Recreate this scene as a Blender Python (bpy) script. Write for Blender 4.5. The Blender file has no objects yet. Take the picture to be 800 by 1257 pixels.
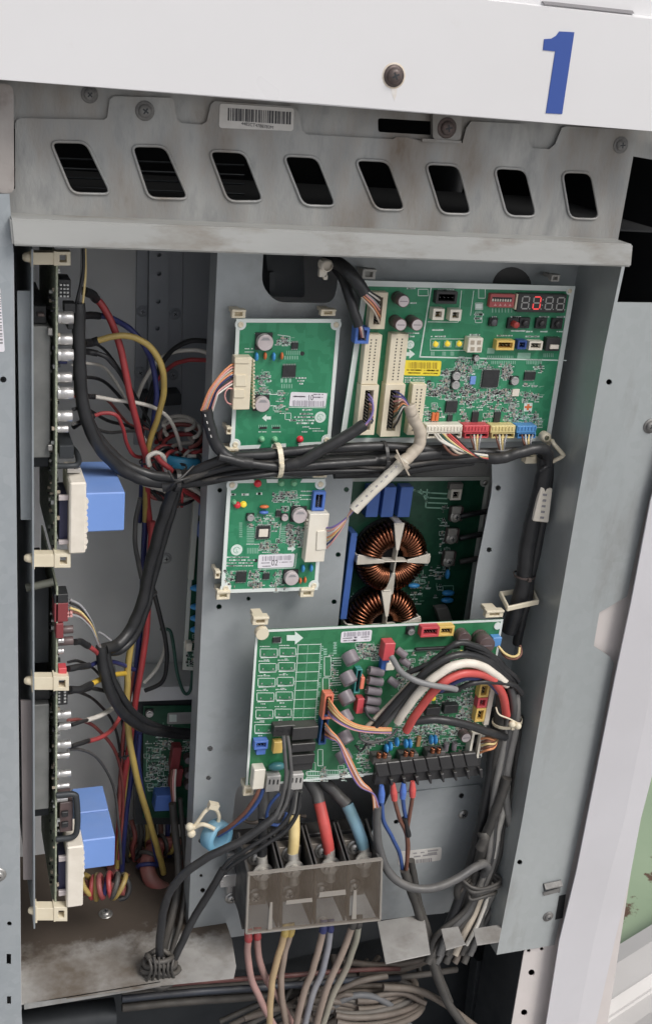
import bpy, bmesh, math, random
from mathutils import Vector as V, Matrix, noise
from mathutils.geometry import tessellate_polygon
random.seed(7)
S = bpy.context.scene
COL = S.collection
# ---------------------------------------------------------------- camera
W0, H0, F = 800.0, 1257.0, 1438.0
CAM = V((0.0, -1.05, 1.5))
rx = V((4670-400, 466-628.5, F)).normalized()
dd = V((52-400, 4230-628.5, F)); dd = (dd - rx*dd.dot(rx)).normalized()
yy = rx.cross(dd)
cam = bpy.data.objects.new('camera', bpy.data.cameras.new('camera')); COL.objects.link(cam)
R = Matrix(((rx[0], -rx[1], -rx[2]), (yy[0], -yy[1], -yy[2]), (-dd[0], dd[1], dd[2])))
cam.matrix_world = Matrix.Translation(CAM) @ R.to_4x4()
cam.data.sensor_fit = 'VERTICAL'; cam.data.sensor_height = 24.0; cam.data.lens = 24.0*F/H0
cam.data.clip_start = 0.02; cam.data.clip_end = 200.0
S.camera = cam
# ---------------------------------------------------------------- light
w = bpy.data.worlds.new('World'); S.world = w; w.use_nodes = True
nt = w.node_tree; bg = nt.nodes['Background']
sky = nt.nodes.new('ShaderNodeTexSky'); sky.sky_type = 'NISHITA'; sky.sun_disc = False
SUN_EL, SUN_AZ = math.radians(50), math.radians(148)      # azimuth from +Y, clockwise: behind the viewer, to the right
sky.sun_elevation = SUN_EL; sky.sun_rotation = SUN_AZ
sky.air_density = 0.7; sky.dust_density = 3.0; sky.ozone_density = 0.6
hs = nt.nodes.new('ShaderNodeHueSaturation'); hs.inputs['Saturation'].default_value = 0.35
nt.links.new(sky.outputs[0], hs.inputs['Color']); nt.links.new(hs.outputs[0], bg.inputs['Color'])
bg.inputs['Strength'].default_value = 0.122
sl = bpy.data.lights.new('sun', 'SUN'); sl.energy = 1.35; sl.angle = math.radians(24); sl.color = (1.0, 0.96, 0.91)
so = bpy.data.objects.new('sun', sl); COL.objects.link(so)
sd = V((math.sin(SUN_AZ)*math.cos(SUN_EL), math.cos(SUN_AZ)*math.cos(SUN_EL), math.sin(SUN_EL)))
so.rotation_euler = sd.to_track_quat('Z', 'Y').to_euler(); so.location = (0, -3, 6)
S.view_settings.view_transform = 'Standard'; S.view_settings.look = 'None'
S.view_settings.exposure = 0.20; S.view_settings.gamma = 1.0; S.view_settings.use_curve_mapping = False
S.render.engine = 'CYCLES'
S.cycles.max_bounces = 8; S.cycles.diffuse_bounces = 5; S.cycles.glossy_bounces = 3
S.cycles.transmission_bounces = 5; S.cycles.transparent_max_bounces = 6
S.cycles.caustics_reflective = False; S.cycles.caustics_refractive = False
S.cycles.use_denoising = True

# ---------------------------------------------------------------- projection: pixel of the photograph -> point on a real plane
def ray(px, py):
    c = V(((px-W0/2)/F, (py-H0/2)/F, 1.0))
    return V((c.dot(rx), c.dot(yy), -c.dot(dd)))
def U(px, py, Y=0.0):
    d = ray(px, py); return CAM + d*((Y-CAM.y)/d.y)
def UZ(px, py, Z):
    d = ray(px, py); return CAM + d*((Z-CAM.z)/d.z)
def UX(px, py, X):
    d = ray(px, py); return CAM + d*((X-CAM.x)/d.x)

# ---------------------------------------------------------------- mesh builder
def catmull(pts, n=6):
    if len(pts) < 3: return [V(p) for p in pts]
    P = [V(p) for p in pts]; P = [P[0]*2-P[1]] + P + [P[-1]*2-P[-2]]
    out = []
    for i in range(1, len(P)-2):
        a, b, c, d = P[i-1], P[i], P[i+1], P[i+2]
        for k in range(n):
            t = k/n
            out.append(0.5*((2*b) + (c-a)*t + (2*a-5*b+4*c-d)*t*t + (3*b-a-3*c+d)*t*t*t))
    out.append(P[-2]); return out

class MB:
    def __init__(s): s.v = []; s.f = []; s.m = []; s.s = []
    def add(s, vs, fs, mi=0, sm=False, M=None):
        o = len(s.v)
        s.v += [(M @ V(p)) if M is not None else V(p) for p in vs]
        for f in fs: s.f.append([i+o for i in f]); s.m.append(mi); s.s.append(sm)
        return s
    def box(s, c, d, mi=0, M=None, tp=(1, 1)):
        x, y, z = c; a, b, h = d[0]/2, d[1]/2, d[2]/2
        vs = [(x-a, y-b, z-h), (x+a, y-b, z-h), (x+a, y+b, z-h), (x-a, y+b, z-h),
              (x-a*tp[0], y-b*tp[1], z+h), (x+a*tp[0], y-b*tp[1], z+h), (x+a*tp[0], y+b*tp[1], z+h), (x-a*tp[0], y+b*tp[1], z+h)]
        return s.add(vs, [(0, 3, 2, 1), (4, 5, 6, 7), (0, 1, 5, 4), (1, 2, 6, 5), (2, 3, 7, 6), (3, 0, 4, 7)], mi, False, M)
    def hexa(s, q0, q1, mi=0, M=None):          # two quads, bottom and top
        return s.add(list(q0)+list(q1), [(0, 3, 2, 1), (4, 5, 6, 7), (0, 1, 5, 4), (1, 2, 6, 5), (2, 3, 7, 6), (3, 0, 4, 7)], mi, False, M)
    def cyl(s, p0, p1, r0, r1=None, n=16, mi=0, M=None, cap=True, capm=None):
        p0, p1 = V(p0), V(p1); r1 = r0 if r1 is None else r1
        q = (p1-p0).to_track_quat('Z', 'Y').to_matrix()
        ring = [q @ V((math.cos(2*math.pi*i/n), math.sin(2*math.pi*i/n), 0)) for i in range(n)]
        s.add([p0+r*r0 for r in ring]+[p1+r*r1 for r in ring], [(i, (i+1) % n, n+(i+1) % n, n+i) for i in range(n)], mi, True, M)
        if cap:
            s.add([p1+r*r1 for r in ring], [tuple(range(n))], mi if capm is None else capm, False, M)
            s.add([p0+r*r0 for r in ring], [tuple(reversed(range(n)))], mi, False, M)
        return s
    def lathe(s, prof, n=16, mi=0, M=None, sm=True):     # (r, z) profile about local z
        vs = []; fs = []; k = len(prof)
        for i in range(n):
            a = 2*math.pi*i/n
            vs += [(r*math.cos(a), r*math.sin(a), z) for r, z in prof]
        for i in range(n):
            j = (i+1) % n
            for t in range(k-1): fs.append((i*k+t, j*k+t, j*k+t+1, i*k+t+1))
        return s.add(vs, fs, mi, sm, M)
    def tube(s, pts, r, n=8, mi=0, closed=False, sub=6, cap=True, M=None, flat=1.0):
        P = catmull(pts, sub) if not closed else [V(p) for p in pts]
        L = len(P); vs = []; fs = []
        t = (P[1]-P[0]).normalized()
        up = V((0, 0, 1)) if abs(t.z) < .9 else V((1, 0, 0))
        nrm = (up - t*up.dot(t)).normalized()
        for i in range(L):
            if closed: t = (P[(i+1) % L]-P[i-1]).normalized()
            else: t = (P[min(i+1, L-1)]-P[max(i-1, 0)])
            if t.length < 1e-9: t = V((0, 0, 1))
            t.normalize()
            nrm = nrm - t*nrm.dot(t)
            if nrm.length < 1e-6: nrm = t.orthogonal()
            nrm.normalize(); b = t.cross(nrm)
            rr = r(i/(L-1)) if callable(r) else r
            for k in range(n):
                a = 2*math.pi*k/n
                vs.append(P[i] + (nrm*math.cos(a)*flat + b*math.sin(a))*rr)
        m = L if closed else L-1
        for i in range(m):
            j = (i+1) % L
            for k in range(n): fs.append((i*n+k, i*n+(k+1) % n, j*n+(k+1) % n, j*n+k))
        s.add(vs, fs, mi, True, M)
        if cap and not closed:
            s.add(vs[:n], [tuple(reversed(range(n)))], mi, False, M); s.add(vs[-n:], [tuple(range(n))], mi, False, M)
        return s
    def plate(s, outer, holes=(), z0=0.0, z1=0.001, mi=0, M=None):     # polygon with holes in xy, extruded z0..z1
        def area(p): return sum(p[i][0]*p[(i+1) % len(p)][1]-p[(i+1) % len(p)][0]*p[i][1] for i in range(len(p)))
        outer = [(p[0], p[1]) for p in outer]
        if area(outer) < 0: outer.reverse()
        hs_ = []
        for h in holes:
            h = [(p[0], p[1]) for p in h]
            if area(h) > 0: h.reverse()
            hs_.append(h)
        loops = [outer]+hs_
        flat = [p for l in loops for p in l]; N = len(flat)
        tris = tessellate_polygon([[V((p[0], p[1], 0)) for p in l] for l in loops])
        fs = []
        for t in tris:
            a, b, c = (flat[i] for i in t)
            if (b[0]-a[0])*(c[1]-a[1])-(b[1]-a[1])*(c[0]-a[0]) < 0: t = (t[0], t[2], t[1])
            fs.append(tuple(t)); fs.append((t[2]+N, t[1]+N, t[0]+N))
        o = 0
        for l in loops:
            k = len(l)
            for i in range(k):
                j = (i+1) % k; fs.append((o+j, o+i, o+i+N, o+j+N))
            o += k
        return s.add([(p[0], p[1], z1) for p in flat]+[(p[0], p[1], z0) for p in flat], fs, mi, False, M)
    def mesh(s, name, mats, bev=0.0, seg=1):
        me = bpy.data.meshes.new(name)
        me.from_pydata([tuple(v) for v in s.v], [], s.f)
        for m in (mats if isinstance(mats, (list, tuple)) else [mats]): me.materials.append(m)
        me.polygons.foreach_set('material_index', s.m); me.polygons.foreach_set('use_smooth', s.s)
        if bev:
            bm = bmesh.new(); bm.from_mesh(me)
            bmesh.ops.remove_doubles(bm, verts=bm.verts, dist=1e-6)
            es = [e for e in bm.edges if len(e.link_faces) == 2 and e.calc_face_angle(0) > .6]
            bmesh.ops.bevel(bm, geom=es, offset=bev, segments=seg, affect='EDGES', clamp_overlap=True)
            bm.to_mesh(me); bm.free()
        me.update(); return me
    def build(s, name, mats, parent=None, local=False, bev=0.0, seg=1, label=None):
        if parent is not None and not local:
            I = WM[parent.name].inverted(); s.v = [I @ p for p in s.v]
        return link(name, s.mesh(name, mats, bev, seg), parent, label=label)
WM = {}
def link(name, me, parent=None, M=None, label=None):
    o = bpy.data.objects.new(name, me); COL.objects.link(o)
    if parent is not None: o.parent = parent
    if M is not None: o.matrix_local = M
    WM[o.name] = (WM[parent.name] if parent is not None else Matrix()) @ (M if M is not None else Matrix())
    if label: o['label'] = label
    return o
def thing(name, label, cat, M=None, group=None):
    o = bpy.data.objects.new(name, None); COL.objects.link(o); o.empty_display_size = .02
    M = M if isinstance(M, Matrix) else Matrix.Translation(V(M) if M is not None else V((0, 0, 0)))
    o.matrix_world = M; WM[o.name] = M
    o['label'] = label; o['category'] = cat
    if group: o['group'] = group
    return o
def tag(o, label, cat, group=None):
    o['label'] = label; o['category'] = cat
    if group: o['group'] = group
    return o
_cache = {}
def inst(key, fn, name, parent, M, label=None):
    if key not in _cache: _cache[key] = fn()
    return link(name, _cache[key], parent, M, label)
def text_mesh(mb, txt, size, M, mi=0, bold=0.0, sx=1.0):
    cu = bpy.data.curves.new('t', 'FONT'); cu.body = txt; cu.size = size; cu.align_x = 'CENTER'; cu.align_y = 'CENTER'; cu.offset = bold
    ob = bpy.data.objects.new('t', cu); me = bpy.data.meshes.new_from_object(ob)
    mb.add([(v.co.x*sx, v.co.y, v.co.z) for v in me.vertices], [tuple(p.vertices) for p in me.polygons], mi, False, M)
    bpy.data.objects.remove(ob); bpy.data.curves.remove(cu); bpy.data.meshes.remove(me)
def rrect(quad, r, n=4):                        # rounded polygon (2-tuples)
    out = []; k = len(quad)
    for i in range(k):
        p, a, b = V(quad[i][:2]), V(quad[i-1][:2]), V(quad[(i+1) % k][:2])
        da, db = (a-p), (b-p); q = min(r, da.length*.45, db.length*.45)
        s0, s1 = p+da.normalized()*q, p+db.normalized()*q
        for j in range(n+1):
            t = j/n; out.append(tuple((1-t)**2*s0+2*t*(1-t)*p+t*t*s1))
    return out

# ---------------------------------------------------------------- materials
def mat(name, c, rough=.5, metal=0.0, c2=None, scale=40, detail=4, bump=0.0, bscale=300, dust=0.0, dustc=(.36, .33, .28), spec=.5,
        trans=0.0, alpha=1.0, emit=None, es=0.0, stain=None, stscale=6, stth=(.5, .7), coat=0.0, stretch=None, spang=0.0, scr=0.0):
    m = bpy.data.materials.new(name); m.use_nodes = True; T = m.node_tree; N = T.nodes; L = T.links
    b = N['Principled BSDF']; b.inputs['Roughness'].default_value = rough; b.inputs['Metallic'].default_value = metal
    b.inputs['Base Color'].default_value = (*c, 1); b.inputs['Specular IOR Level'].default_value = spec
    b.inputs['Coat Weight'].default_value = coat
    if trans: b.inputs['Transmission Weight'].default_value = trans
    if alpha < 1: b.inputs['Alpha'].default_value = alpha
    if emit: b.inputs['Emission Color'].default_value = (*emit, 1); b.inputs['Emission Strength'].default_value = es
    g = N.new('ShaderNodeNewGeometry'); pos = g.outputs['Position']
    if stretch:
        vm = N.new('ShaderNodeVectorMath'); vm.operation = 'MULTIPLY'; vm.inputs[1].default_value = stretch; L.new(pos, vm.inputs[0]); pos = vm.outputs[0]
    col = None
    def noi(sc, de=4, ro=.55):
        n = N.new('ShaderNodeTexNoise'); n.inputs['Scale'].default_value = sc; n.inputs['Detail'].default_value = de; n.inputs['Roughness'].default_value = ro
        L.new(pos, n.inputs['Vector']); return n.outputs['Fac']
    def ramp(f, a, bb):
        r = N.new('ShaderNodeMapRange'); r.inputs['From Min'].default_value = a; r.inputs['From Max'].default_value = bb; L.new(f, r.inputs['Value']); return r.outputs[0]
    def mix(f, A, B):
        x = N.new('ShaderNodeMix'); x.data_type = 'RGBA'
        if hasattr(f, 'links'): L.new(f, x.inputs[0])
        else: x.inputs[0].default_value = f
        for i, q in ((6, A), (7, B)):
            if isinstance(q, tuple): x.inputs[i].default_value = (*q, 1)
            else: L.new(q, x.inputs[i])
        return x.outputs[2]
    col = c
    if c2: col = mix(ramp(noi(scale, detail), .32, .68), c, c2)
    if stain: col = mix(ramp(noi(stscale, 7, .62), *stth), col, stain)
    if spang:
        v = N.new('ShaderNodeTexVoronoi'); v.inputs['Scale'].default_value = 110; L.new(g.outputs['Position'], v.inputs['Vector'])
        sc = N.new('ShaderNodeSeparateColor'); L.new(v.outputs['Color'], sc.inputs[0])
        f = N.new('ShaderNodeMath'); f.operation = 'MULTIPLY'; L.new(sc.outputs[0], f.inputs[0]); f.inputs[1].default_value = spang
        col = mix(f.outputs[0], col, (.62, .65, .67))
    if scr:
        vm2 = N.new('ShaderNodeMapping'); vm2.inputs['Rotation'].default_value = (.0, .35, .0); vm2.inputs['Scale'].default_value = (420, 60, 9); L.new(g.outputs['Position'], vm2.inputs['Vector'])
        n2 = N.new('ShaderNodeTexNoise'); n2.inputs['Scale'].default_value = 1.0; n2.inputs['Detail'].default_value = 2; L.new(vm2.outputs[0], n2.inputs['Vector'])
        f = N.new('ShaderNodeMath'); f.operation = 'MULTIPLY'; L.new(ramp(n2.outputs['Fac'], .70, .78), f.inputs[0]); L.new(ramp(noi(12, 3), .5, .62), f.inputs[1])
        f2 = N.new('ShaderNodeMath'); f2.operation = 'MULTIPLY'; L.new(f.outputs[0], f2.inputs[0]); f2.inputs[1].default_value = scr
        col = mix(f2.outputs[0], col, (.66, .68, .69))
    if dust:
        sp = N.new('ShaderNodeSeparateXYZ'); L.new(g.outputs['Normal'], sp.inputs[0])
        f = N.new('ShaderNodeMath'); f.operation = 'MULTIPLY'; L.new(ramp(sp.outputs['Z'], -.2, .9), f.inputs[0]); L.new(ramp(noi(25, 5), .25, .75), f.inputs[1])
        f2 = N.new('ShaderNodeMath'); f2.operation = 'MULTIPLY'; L.new(f.outputs[0], f2.inputs[0]); f2.inputs[1].default_value = dust
        col = mix(f2.outputs[0], col, dustc)
    if not isinstance(col, tuple):
        L.new(col, b.inputs['Base Color'])
        rr = ramp(noi(scale*1.7, 3), .3, .7)
        mr = N.new('ShaderNodeMapRange'); L.new(rr, mr.inputs[0]); mr.inputs['To Min'].default_value = max(.05, rough-.08); mr.inputs['To Max'].default_value = min(1, rough+.1)
        L.new(mr.outputs[0], b.inputs['Roughness'])
    if bump:
        bp = N.new('ShaderNodeBump'); bp.inputs['Strength'].default_value = bump; bp.inputs['Distance'].default_value = .001
        L.new(noi(bscale, 3), bp.inputs['Height']); L.new(bp.outputs[0], b.inputs['Normal'])
    return m
def pcb_mat(name, c, c2):
    m = mat(name, c, .38, 0, None)
    T = m.node_tree; N = T.nodes; L = T.links; b = N['Principled BSDF']
    tc = N.new('ShaderNodeTexCoord')
    def vor(sc, dist):
        v = N.new('ShaderNodeTexVoronoi'); v.feature = 'F1'; v.distance = dist; v.inputs['Scale'].default_value = sc; L.new(tc.outputs['Object'], v.inputs['Vector']); return v
    v1 = vor(110, 'CHEBYCHEV'); v2 = vor(320, 'MANHATTAN')
    n = N.new('ShaderNodeTexNoise'); n.inputs['Scale'].default_value = 35; L.new(tc.outputs['Object'], n.inputs['Vector'])
    wv = N.new('ShaderNodeTexWave'); wv.inputs['Scale'].default_value = 260; wv.inputs['Distortion'].default_value = 0; L.new(tc.outputs['Object'], wv.inputs['Vector'])
    def rmp(s, a, q):
        r = N.new('ShaderNodeMapRange'); r.inputs[1].default_value = a; r.inputs[2].default_value = q; L.new(s, r.inputs[0]); return r.outputs[0]
    s1 = N.new('ShaderNodeSeparateColor'); L.new(v1.outputs['Color'], s1.inputs[0])
    a = N.new('ShaderNodeMath'); a.operation = 'MULTIPLY'; L.new(rmp(s1.outputs[0], .45, .5), a.inputs[0]); a.inputs[1].default_value = .35
    t = N.new('ShaderNodeMath'); t.operation = 'MULTIPLY'; L.new(rmp(wv.outputs['Fac'], .75, .85), t.inputs[0]); L.new(rmp(s1.outputs[1], .6, .62), t.inputs[1])
    t2 = N.new('ShaderNodeMath'); t2.operation = 'MULTIPLY_ADD'; L.new(t.outputs[0], t2.inputs[0]); t2.inputs[1].default_value = .35; L.new(a.outputs[0], t2.inputs[2])
    t3 = N.new('ShaderNodeMath'); t3.operation = 'MULTIPLY_ADD'; L.new(rmp(v2.outputs['Distance'], .22, .17), t3.inputs[0]); t3.inputs[1].default_value = .18; L.new(t2.outputs[0], t3.inputs[2])
    t4 = N.new('ShaderNodeMath'); t4.operation = 'MULTIPLY_ADD'; L.new(n.outputs['Fac'], t4.inputs[0]); t4.inputs[1].default_value = .4; L.new(t3.outputs[0], t4.inputs[2])
    x = N.new('ShaderNodeMix'); x.data_type = 'RGBA'; L.new(t4.outputs[0], x.inputs[0]); x.inputs[6].default_value = (*c, 1); x.inputs[7].default_value = (*c2, 1)
    L.new(x.outputs[2], b.inputs['Base Color'])
    return m

GALV = mat('galvanised_steel', (.30, .335, .36), .48, .35, (.36, .39, .41), 22, 5, .10, 500, stain=(.26, .26, .25), stscale=9, stth=(.62, .8))
GALVP = mat('galvanised_steel_post', (.34, .375, .40), .5, .3, (.40, .43, .445), 9, 5, .06, 500, stain=(.50, .52, .53), stscale=30, stth=(.70, .78), stretch=(1, 1, .35), spang=.14, scr=.5)
GALVD = mat('galvanised_dirty', (.29, .295, .29), .5, .35, (.42, .42, .405), 80, 8, .35, 420, stain=(.15, .115, .085), stscale=20, stth=(.47, .76), stretch=(1, 1, .38))
GALVR = mat('galvanised_steel_wide', (.42, .453, .455), .42, .5, (.47, .50, .50), 9, 5, .06, 500, stain=(.25, .235, .215), stscale=16, stth=(.54, .84), stretch=(1, 1, .22), spang=.12, scr=.5)
SCREWG = mat('dull_grey_screw', (.17, .165, .16), .55, .3, (.24, .235, .225), 200)
GALVB = mat('galvanised_beam', (.40, .405, .39), .48, .35, (.46, .465, .45), 18, 5, .1, 420, stain=(.22, .18, .135), stscale=26, stth=(.52, .80), stretch=(.35, 1, 1))
PLATE = mat('mounting_plate_steel', (.385, .415, .428), .42, .35, (.435, .465, .478), 8, 4, .05, 600, stain=(.24, .24, .235), stscale=7, stth=(.56, .8), spang=.10, scr=.45)
INNER = mat('inner_wall_steel', (.62, .63, .64), .5, .06, (.69, .70, .71), 12, 5, .05, 500)
INNERB = mat('inner_rail_steel', (.33, .35, .385), .5, .08, (.38, .40, .435), 20, 5)
FLOORM = mat('dusty_base_steel', (.30, .29, .275), .75, .05, (.42, .41, .39), 22, 7, .2, 350, stain=(.15, .125, .10), stscale=5.0, stth=(.47, .60))
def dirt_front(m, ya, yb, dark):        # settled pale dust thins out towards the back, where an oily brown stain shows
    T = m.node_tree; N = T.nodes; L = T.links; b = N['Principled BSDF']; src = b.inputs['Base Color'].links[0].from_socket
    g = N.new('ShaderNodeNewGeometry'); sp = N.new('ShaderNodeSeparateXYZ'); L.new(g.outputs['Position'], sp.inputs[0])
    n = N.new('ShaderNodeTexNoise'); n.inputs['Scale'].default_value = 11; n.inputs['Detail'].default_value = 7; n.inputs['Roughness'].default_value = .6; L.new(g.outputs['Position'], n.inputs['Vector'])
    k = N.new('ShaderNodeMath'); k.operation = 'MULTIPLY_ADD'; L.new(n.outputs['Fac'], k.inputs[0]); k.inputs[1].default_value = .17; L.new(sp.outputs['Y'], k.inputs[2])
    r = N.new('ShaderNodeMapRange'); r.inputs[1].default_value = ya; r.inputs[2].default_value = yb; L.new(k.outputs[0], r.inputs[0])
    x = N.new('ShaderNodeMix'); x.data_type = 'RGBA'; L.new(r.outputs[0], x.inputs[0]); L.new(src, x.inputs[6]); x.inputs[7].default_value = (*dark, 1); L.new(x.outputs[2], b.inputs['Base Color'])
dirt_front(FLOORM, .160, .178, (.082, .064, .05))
WHITE = mat('white_paint', (.755, .75, .757), .35, 0, (.725, .718, .722), 5, 5, .02, 200, coat=.2, stain=(.66, .645, .62), stscale=22, stth=(.66, .88))
WHITEP = mat('pale_lilac_paint', (.61, .60, .625), .4, 0, (.57, .56, .58), 7, 5, .03, 200)
WHITET = mat('aged_white_paint', (.66, .61, .59), .45, 0, (.60, .56, .54), 14, 5, .03)
DARK = mat('dark_interior', (.010, .011, .012), .8)  # near-black tone carries the shade of the hollows behind the openings
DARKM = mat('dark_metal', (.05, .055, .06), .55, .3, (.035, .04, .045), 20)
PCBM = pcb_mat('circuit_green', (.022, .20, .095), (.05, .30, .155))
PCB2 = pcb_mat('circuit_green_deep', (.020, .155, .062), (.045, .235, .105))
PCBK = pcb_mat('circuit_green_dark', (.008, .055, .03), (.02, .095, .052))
PEDGE = mat('board_edge', (.20, .24, .16), .6, 0, (.44, .46, .36), 300)
BORD = mat('white_print', (.74, .79, .76), .45)
SILK = mat('silkscreen_white', (.70, .80, .74), .5)
SILKD = mat('silkscreen_faded', (.28, .50, .38), .5)
CREAM = mat('cream_nylon', (.78, .71, .55), .4, 0, (.72, .64, .48), 60, spec=.4)
CREAMW = mat('white_nylon', (.82, .78, .68), .4, 0, (.77, .72, .61), 50)
BLACKP = mat('black_plastic', (.022, .022, .024), .42, 0, dust=.16, c2=(.03, .03, .032))
BLACKR = mat('black_sleeve', (.014, .015, .017), .40, 0, (.022, .023, .026), 60, 4, .25, 130, dust=.10)
BLACKD = mat('dusty_black_sleeve', (.035, .034, .033), .55, 0, (.06, .057, .053), 60, 4, .3, 130, dust=.45, dustc=(.22, .195, .165))
GREYC = mat('grey_cable', (.075, .075, .078), .45, 0, (.10, .10, .10), 50, dust=.3)
TANC = mat('dusty_tan_cable', (.31, .24, .20), .55, 0, (.24, .19, .155), 45, 5, dust=.25, dustc=(.42, .36, .30))
TANP = mat('dusty_pink_cable', (.40, .23, .21), .55, 0, (.30, .20, .18), 45, 5, dust=.25, dustc=(.42, .36, .30))
DBROWN = mat('dusty_brown_cable', (.11, .09, .075), .6, 0, (.16, .13, .11), 45, 5, dust=.3)
TANW = mat('tan_wrap', (.56, .49, .40), .5, 0, (.48, .42, .34), 70, 4, .3, 140)
RED = mat('red_insulation', (.42, .05, .055), .42, 0, (.33, .045, .05), 60, dust=.15)
REDB = mat('bright_red_insulation', (.66, .095, .085), .42, 0, (.56, .085, .075), 60, dust=.12)
REDD = mat('dark_red_insulation', (.20, .045, .045), .5, 0, (.28, .07, .06), 60, dust=.3)
NAVY = mat('navy_insulation', (.025, .03, .12), .4, 0, (.035, .045, .16), 80)
BLUEW = mat('blue_insulation', (.05, .11, .34), .42, 0, (.04, .09, .27), 60, dust=.12)
YEL = mat('yellow_insulation', (.50, .365, .10), .45, 0, (.40, .29, .09), 60, dust=.15)
YELC = mat('pale_yellow_insulation', (.78, .62, .30), .4, 0, (.70, .54, .24), 80)
WHITEW = mat('white_insulation', (.72, .69, .63), .4, 0, (.62, .59, .53), 80)
CREAMC = mat('cream_insulation', (.84, .78, .68), .4, 0, (.76, .70, .60), 80)
BROWN = mat('brown_insulation', (.20, .085, .055), .42, 0, (.16, .07, .05), 80)
ORANGE = mat('orange_insulation', (.72, .30, .14), .42)
PINK = mat('pink_insulation', (.72, .36, .34), .42)
PURPLE = mat('purple_insulation', (.22, .17, .42), .42)
GREENW = mat('green_insulation', (.03, .09, .07), .42)
GREYW = mat('grey_insulation', (.33, .33, .34), .45)
TEALC = mat('teal_sleeve', (.20, .36, .42), .45, 0, (.24, .42, .55), 30)
BLUEC = mat('blue_component', (.09, .19, .56), .38, 0, (.08, .17, .50), 30)
BLUEL = mat('light_blue_component', (.20, .35, .76), .45, 0, (.17, .31, .69), 15, dust=.22, dustc=(.34, .38, .52))
BLUED = mat('disc_blue', (.06, .32, .68), .3)
FERR = mat('ferrite_blue', (.17, .42, .60), .4, 0, (.22, .47, .64), 30, dust=.3)
FERRD = mat('ferrite_teal', (.03, .20, .34), .4, 0, (.04, .24, .40), 40)
FERRR = mat('ferrite_red', (.30, .07, .06), .5, 0, (.22, .055, .05), 50, dust=.4)
ORC = mat('orange_component', (.70, .18, .06), .35)
REDC = mat('red_connector', (.62, .085, .10), .4)
REDCO = mat('coral_connector', (.80, .22, .14), .4)
YELC2 = mat('yellow_connector', (.80, .55, .16), .4)
REDDK = mat('maroon_connector', (.24, .045, .05), .45)
ALU = mat('aluminium_can', (.62, .61, .60), .32, .75, (.52, .51, .50), 60)
ALUD = mat('dusty_heat_sink', (.17, .175, .17), .6, .35, (.27, .275, .265), 22, 5)
CAPTOP = mat('capacitor_top', (.62, .56, .56), .45, .2, (.54, .48, .48), 80)
CAPB = mat('capacitor_brown', (.10, .07, .07), .35, 0, (.14, .10, .095), 60)
CAPG = mat('capacitor_mauve', (.25, .22, .24), .4, 0, (.20, .175, .19), 80)
CHIP = mat('chip_black', (.02, .021, .022), .45, 0, (.03, .031, .033), 200)
SOLD = mat('solder_grey', (.50, .51, .50), .35, .6)
SMDC = mat('ceramic_beige', (.42, .36, .28), .5)
COPPER = mat('copper_wire', (.29, .115, .062), .26, 1.0, (.16, .062, .036), 160)
COPDK = mat('lacquered_copper', (.045, .028, .022), .35, .3, (.07, .04, .03), 90)
STEELS = mat('screw_steel', (.50, .49, .47), .35, .8, (.40, .39, .37), 100)
STEELD = mat('weathered_screw', (.10, .085, .08), .5, .6, (.16, .12, .11), 300)
RUST = mat('rust_ring', (.62, .52, .40), .6, 0, (.72, .66, .58), 300)
LABEL = mat('label_white', (.80, .78, .82), .45)
LABELD = mat('label_aged', (.56, .54, .51), .5, 0, (.66, .64, .61), 60)
LABELY = mat('label_yellow', (.90, .72, .05), .45)
INK = mat('print_black', (.05, .05, .055), .6)
INKG = mat('print_grey', (.30, .29, .30), .6)
INKP = mat('print_mauve', (.36, .33, .38), .6)
INKB = mat('print_brown', (.45, .30, .02), .6)
BLUEP = mat('digit_blue', (.035, .085, .34), .45)
SEGOFF = mat('display_segment', (.42, .42, .40), .5)
SEGON = mat('display_segment_lit', (.9, .05, .05), .5, emit=(1, .10, .10), es=.55)
DISP = mat('display_black', (.035, .034, .034), .35)
CLEAR = mat('smoked_clear_plastic', (.15, .115, .085), .22, 0, c2=(.20, .165, .13), scale=30, alpha=.30, spec=.5)
CLEARE = mat('clear_plastic_edge', (.40, .37, .33), .35, 0, alpha=.65)
LEDG = mat('led_green', (.20, .50, .28), .3); LEDR = mat('led_red', (.75, .04, .06), .3); LEDY = mat('led_yellow', (.85, .65, .06), .3, emit=(1, .7, .05), es=.25)
DISCG = mat('varistor_teal', (.05, .18, .20), .35)
TEALP = mat('teal_plastic', (.05, .25, .24), .4)
GNDG = mat('grey_roof_slab', (.42, .415, .41), .8, 0, (.36, .355, .35), 1.2, 6)
GND = mat('green_floor_paint', (.29, .38, .25), .6, 0, (.34, .43, .29), 3, 6, .1, 60, stain=(.12, .07, .045), stscale=7, stth=(.60, .63))
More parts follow.
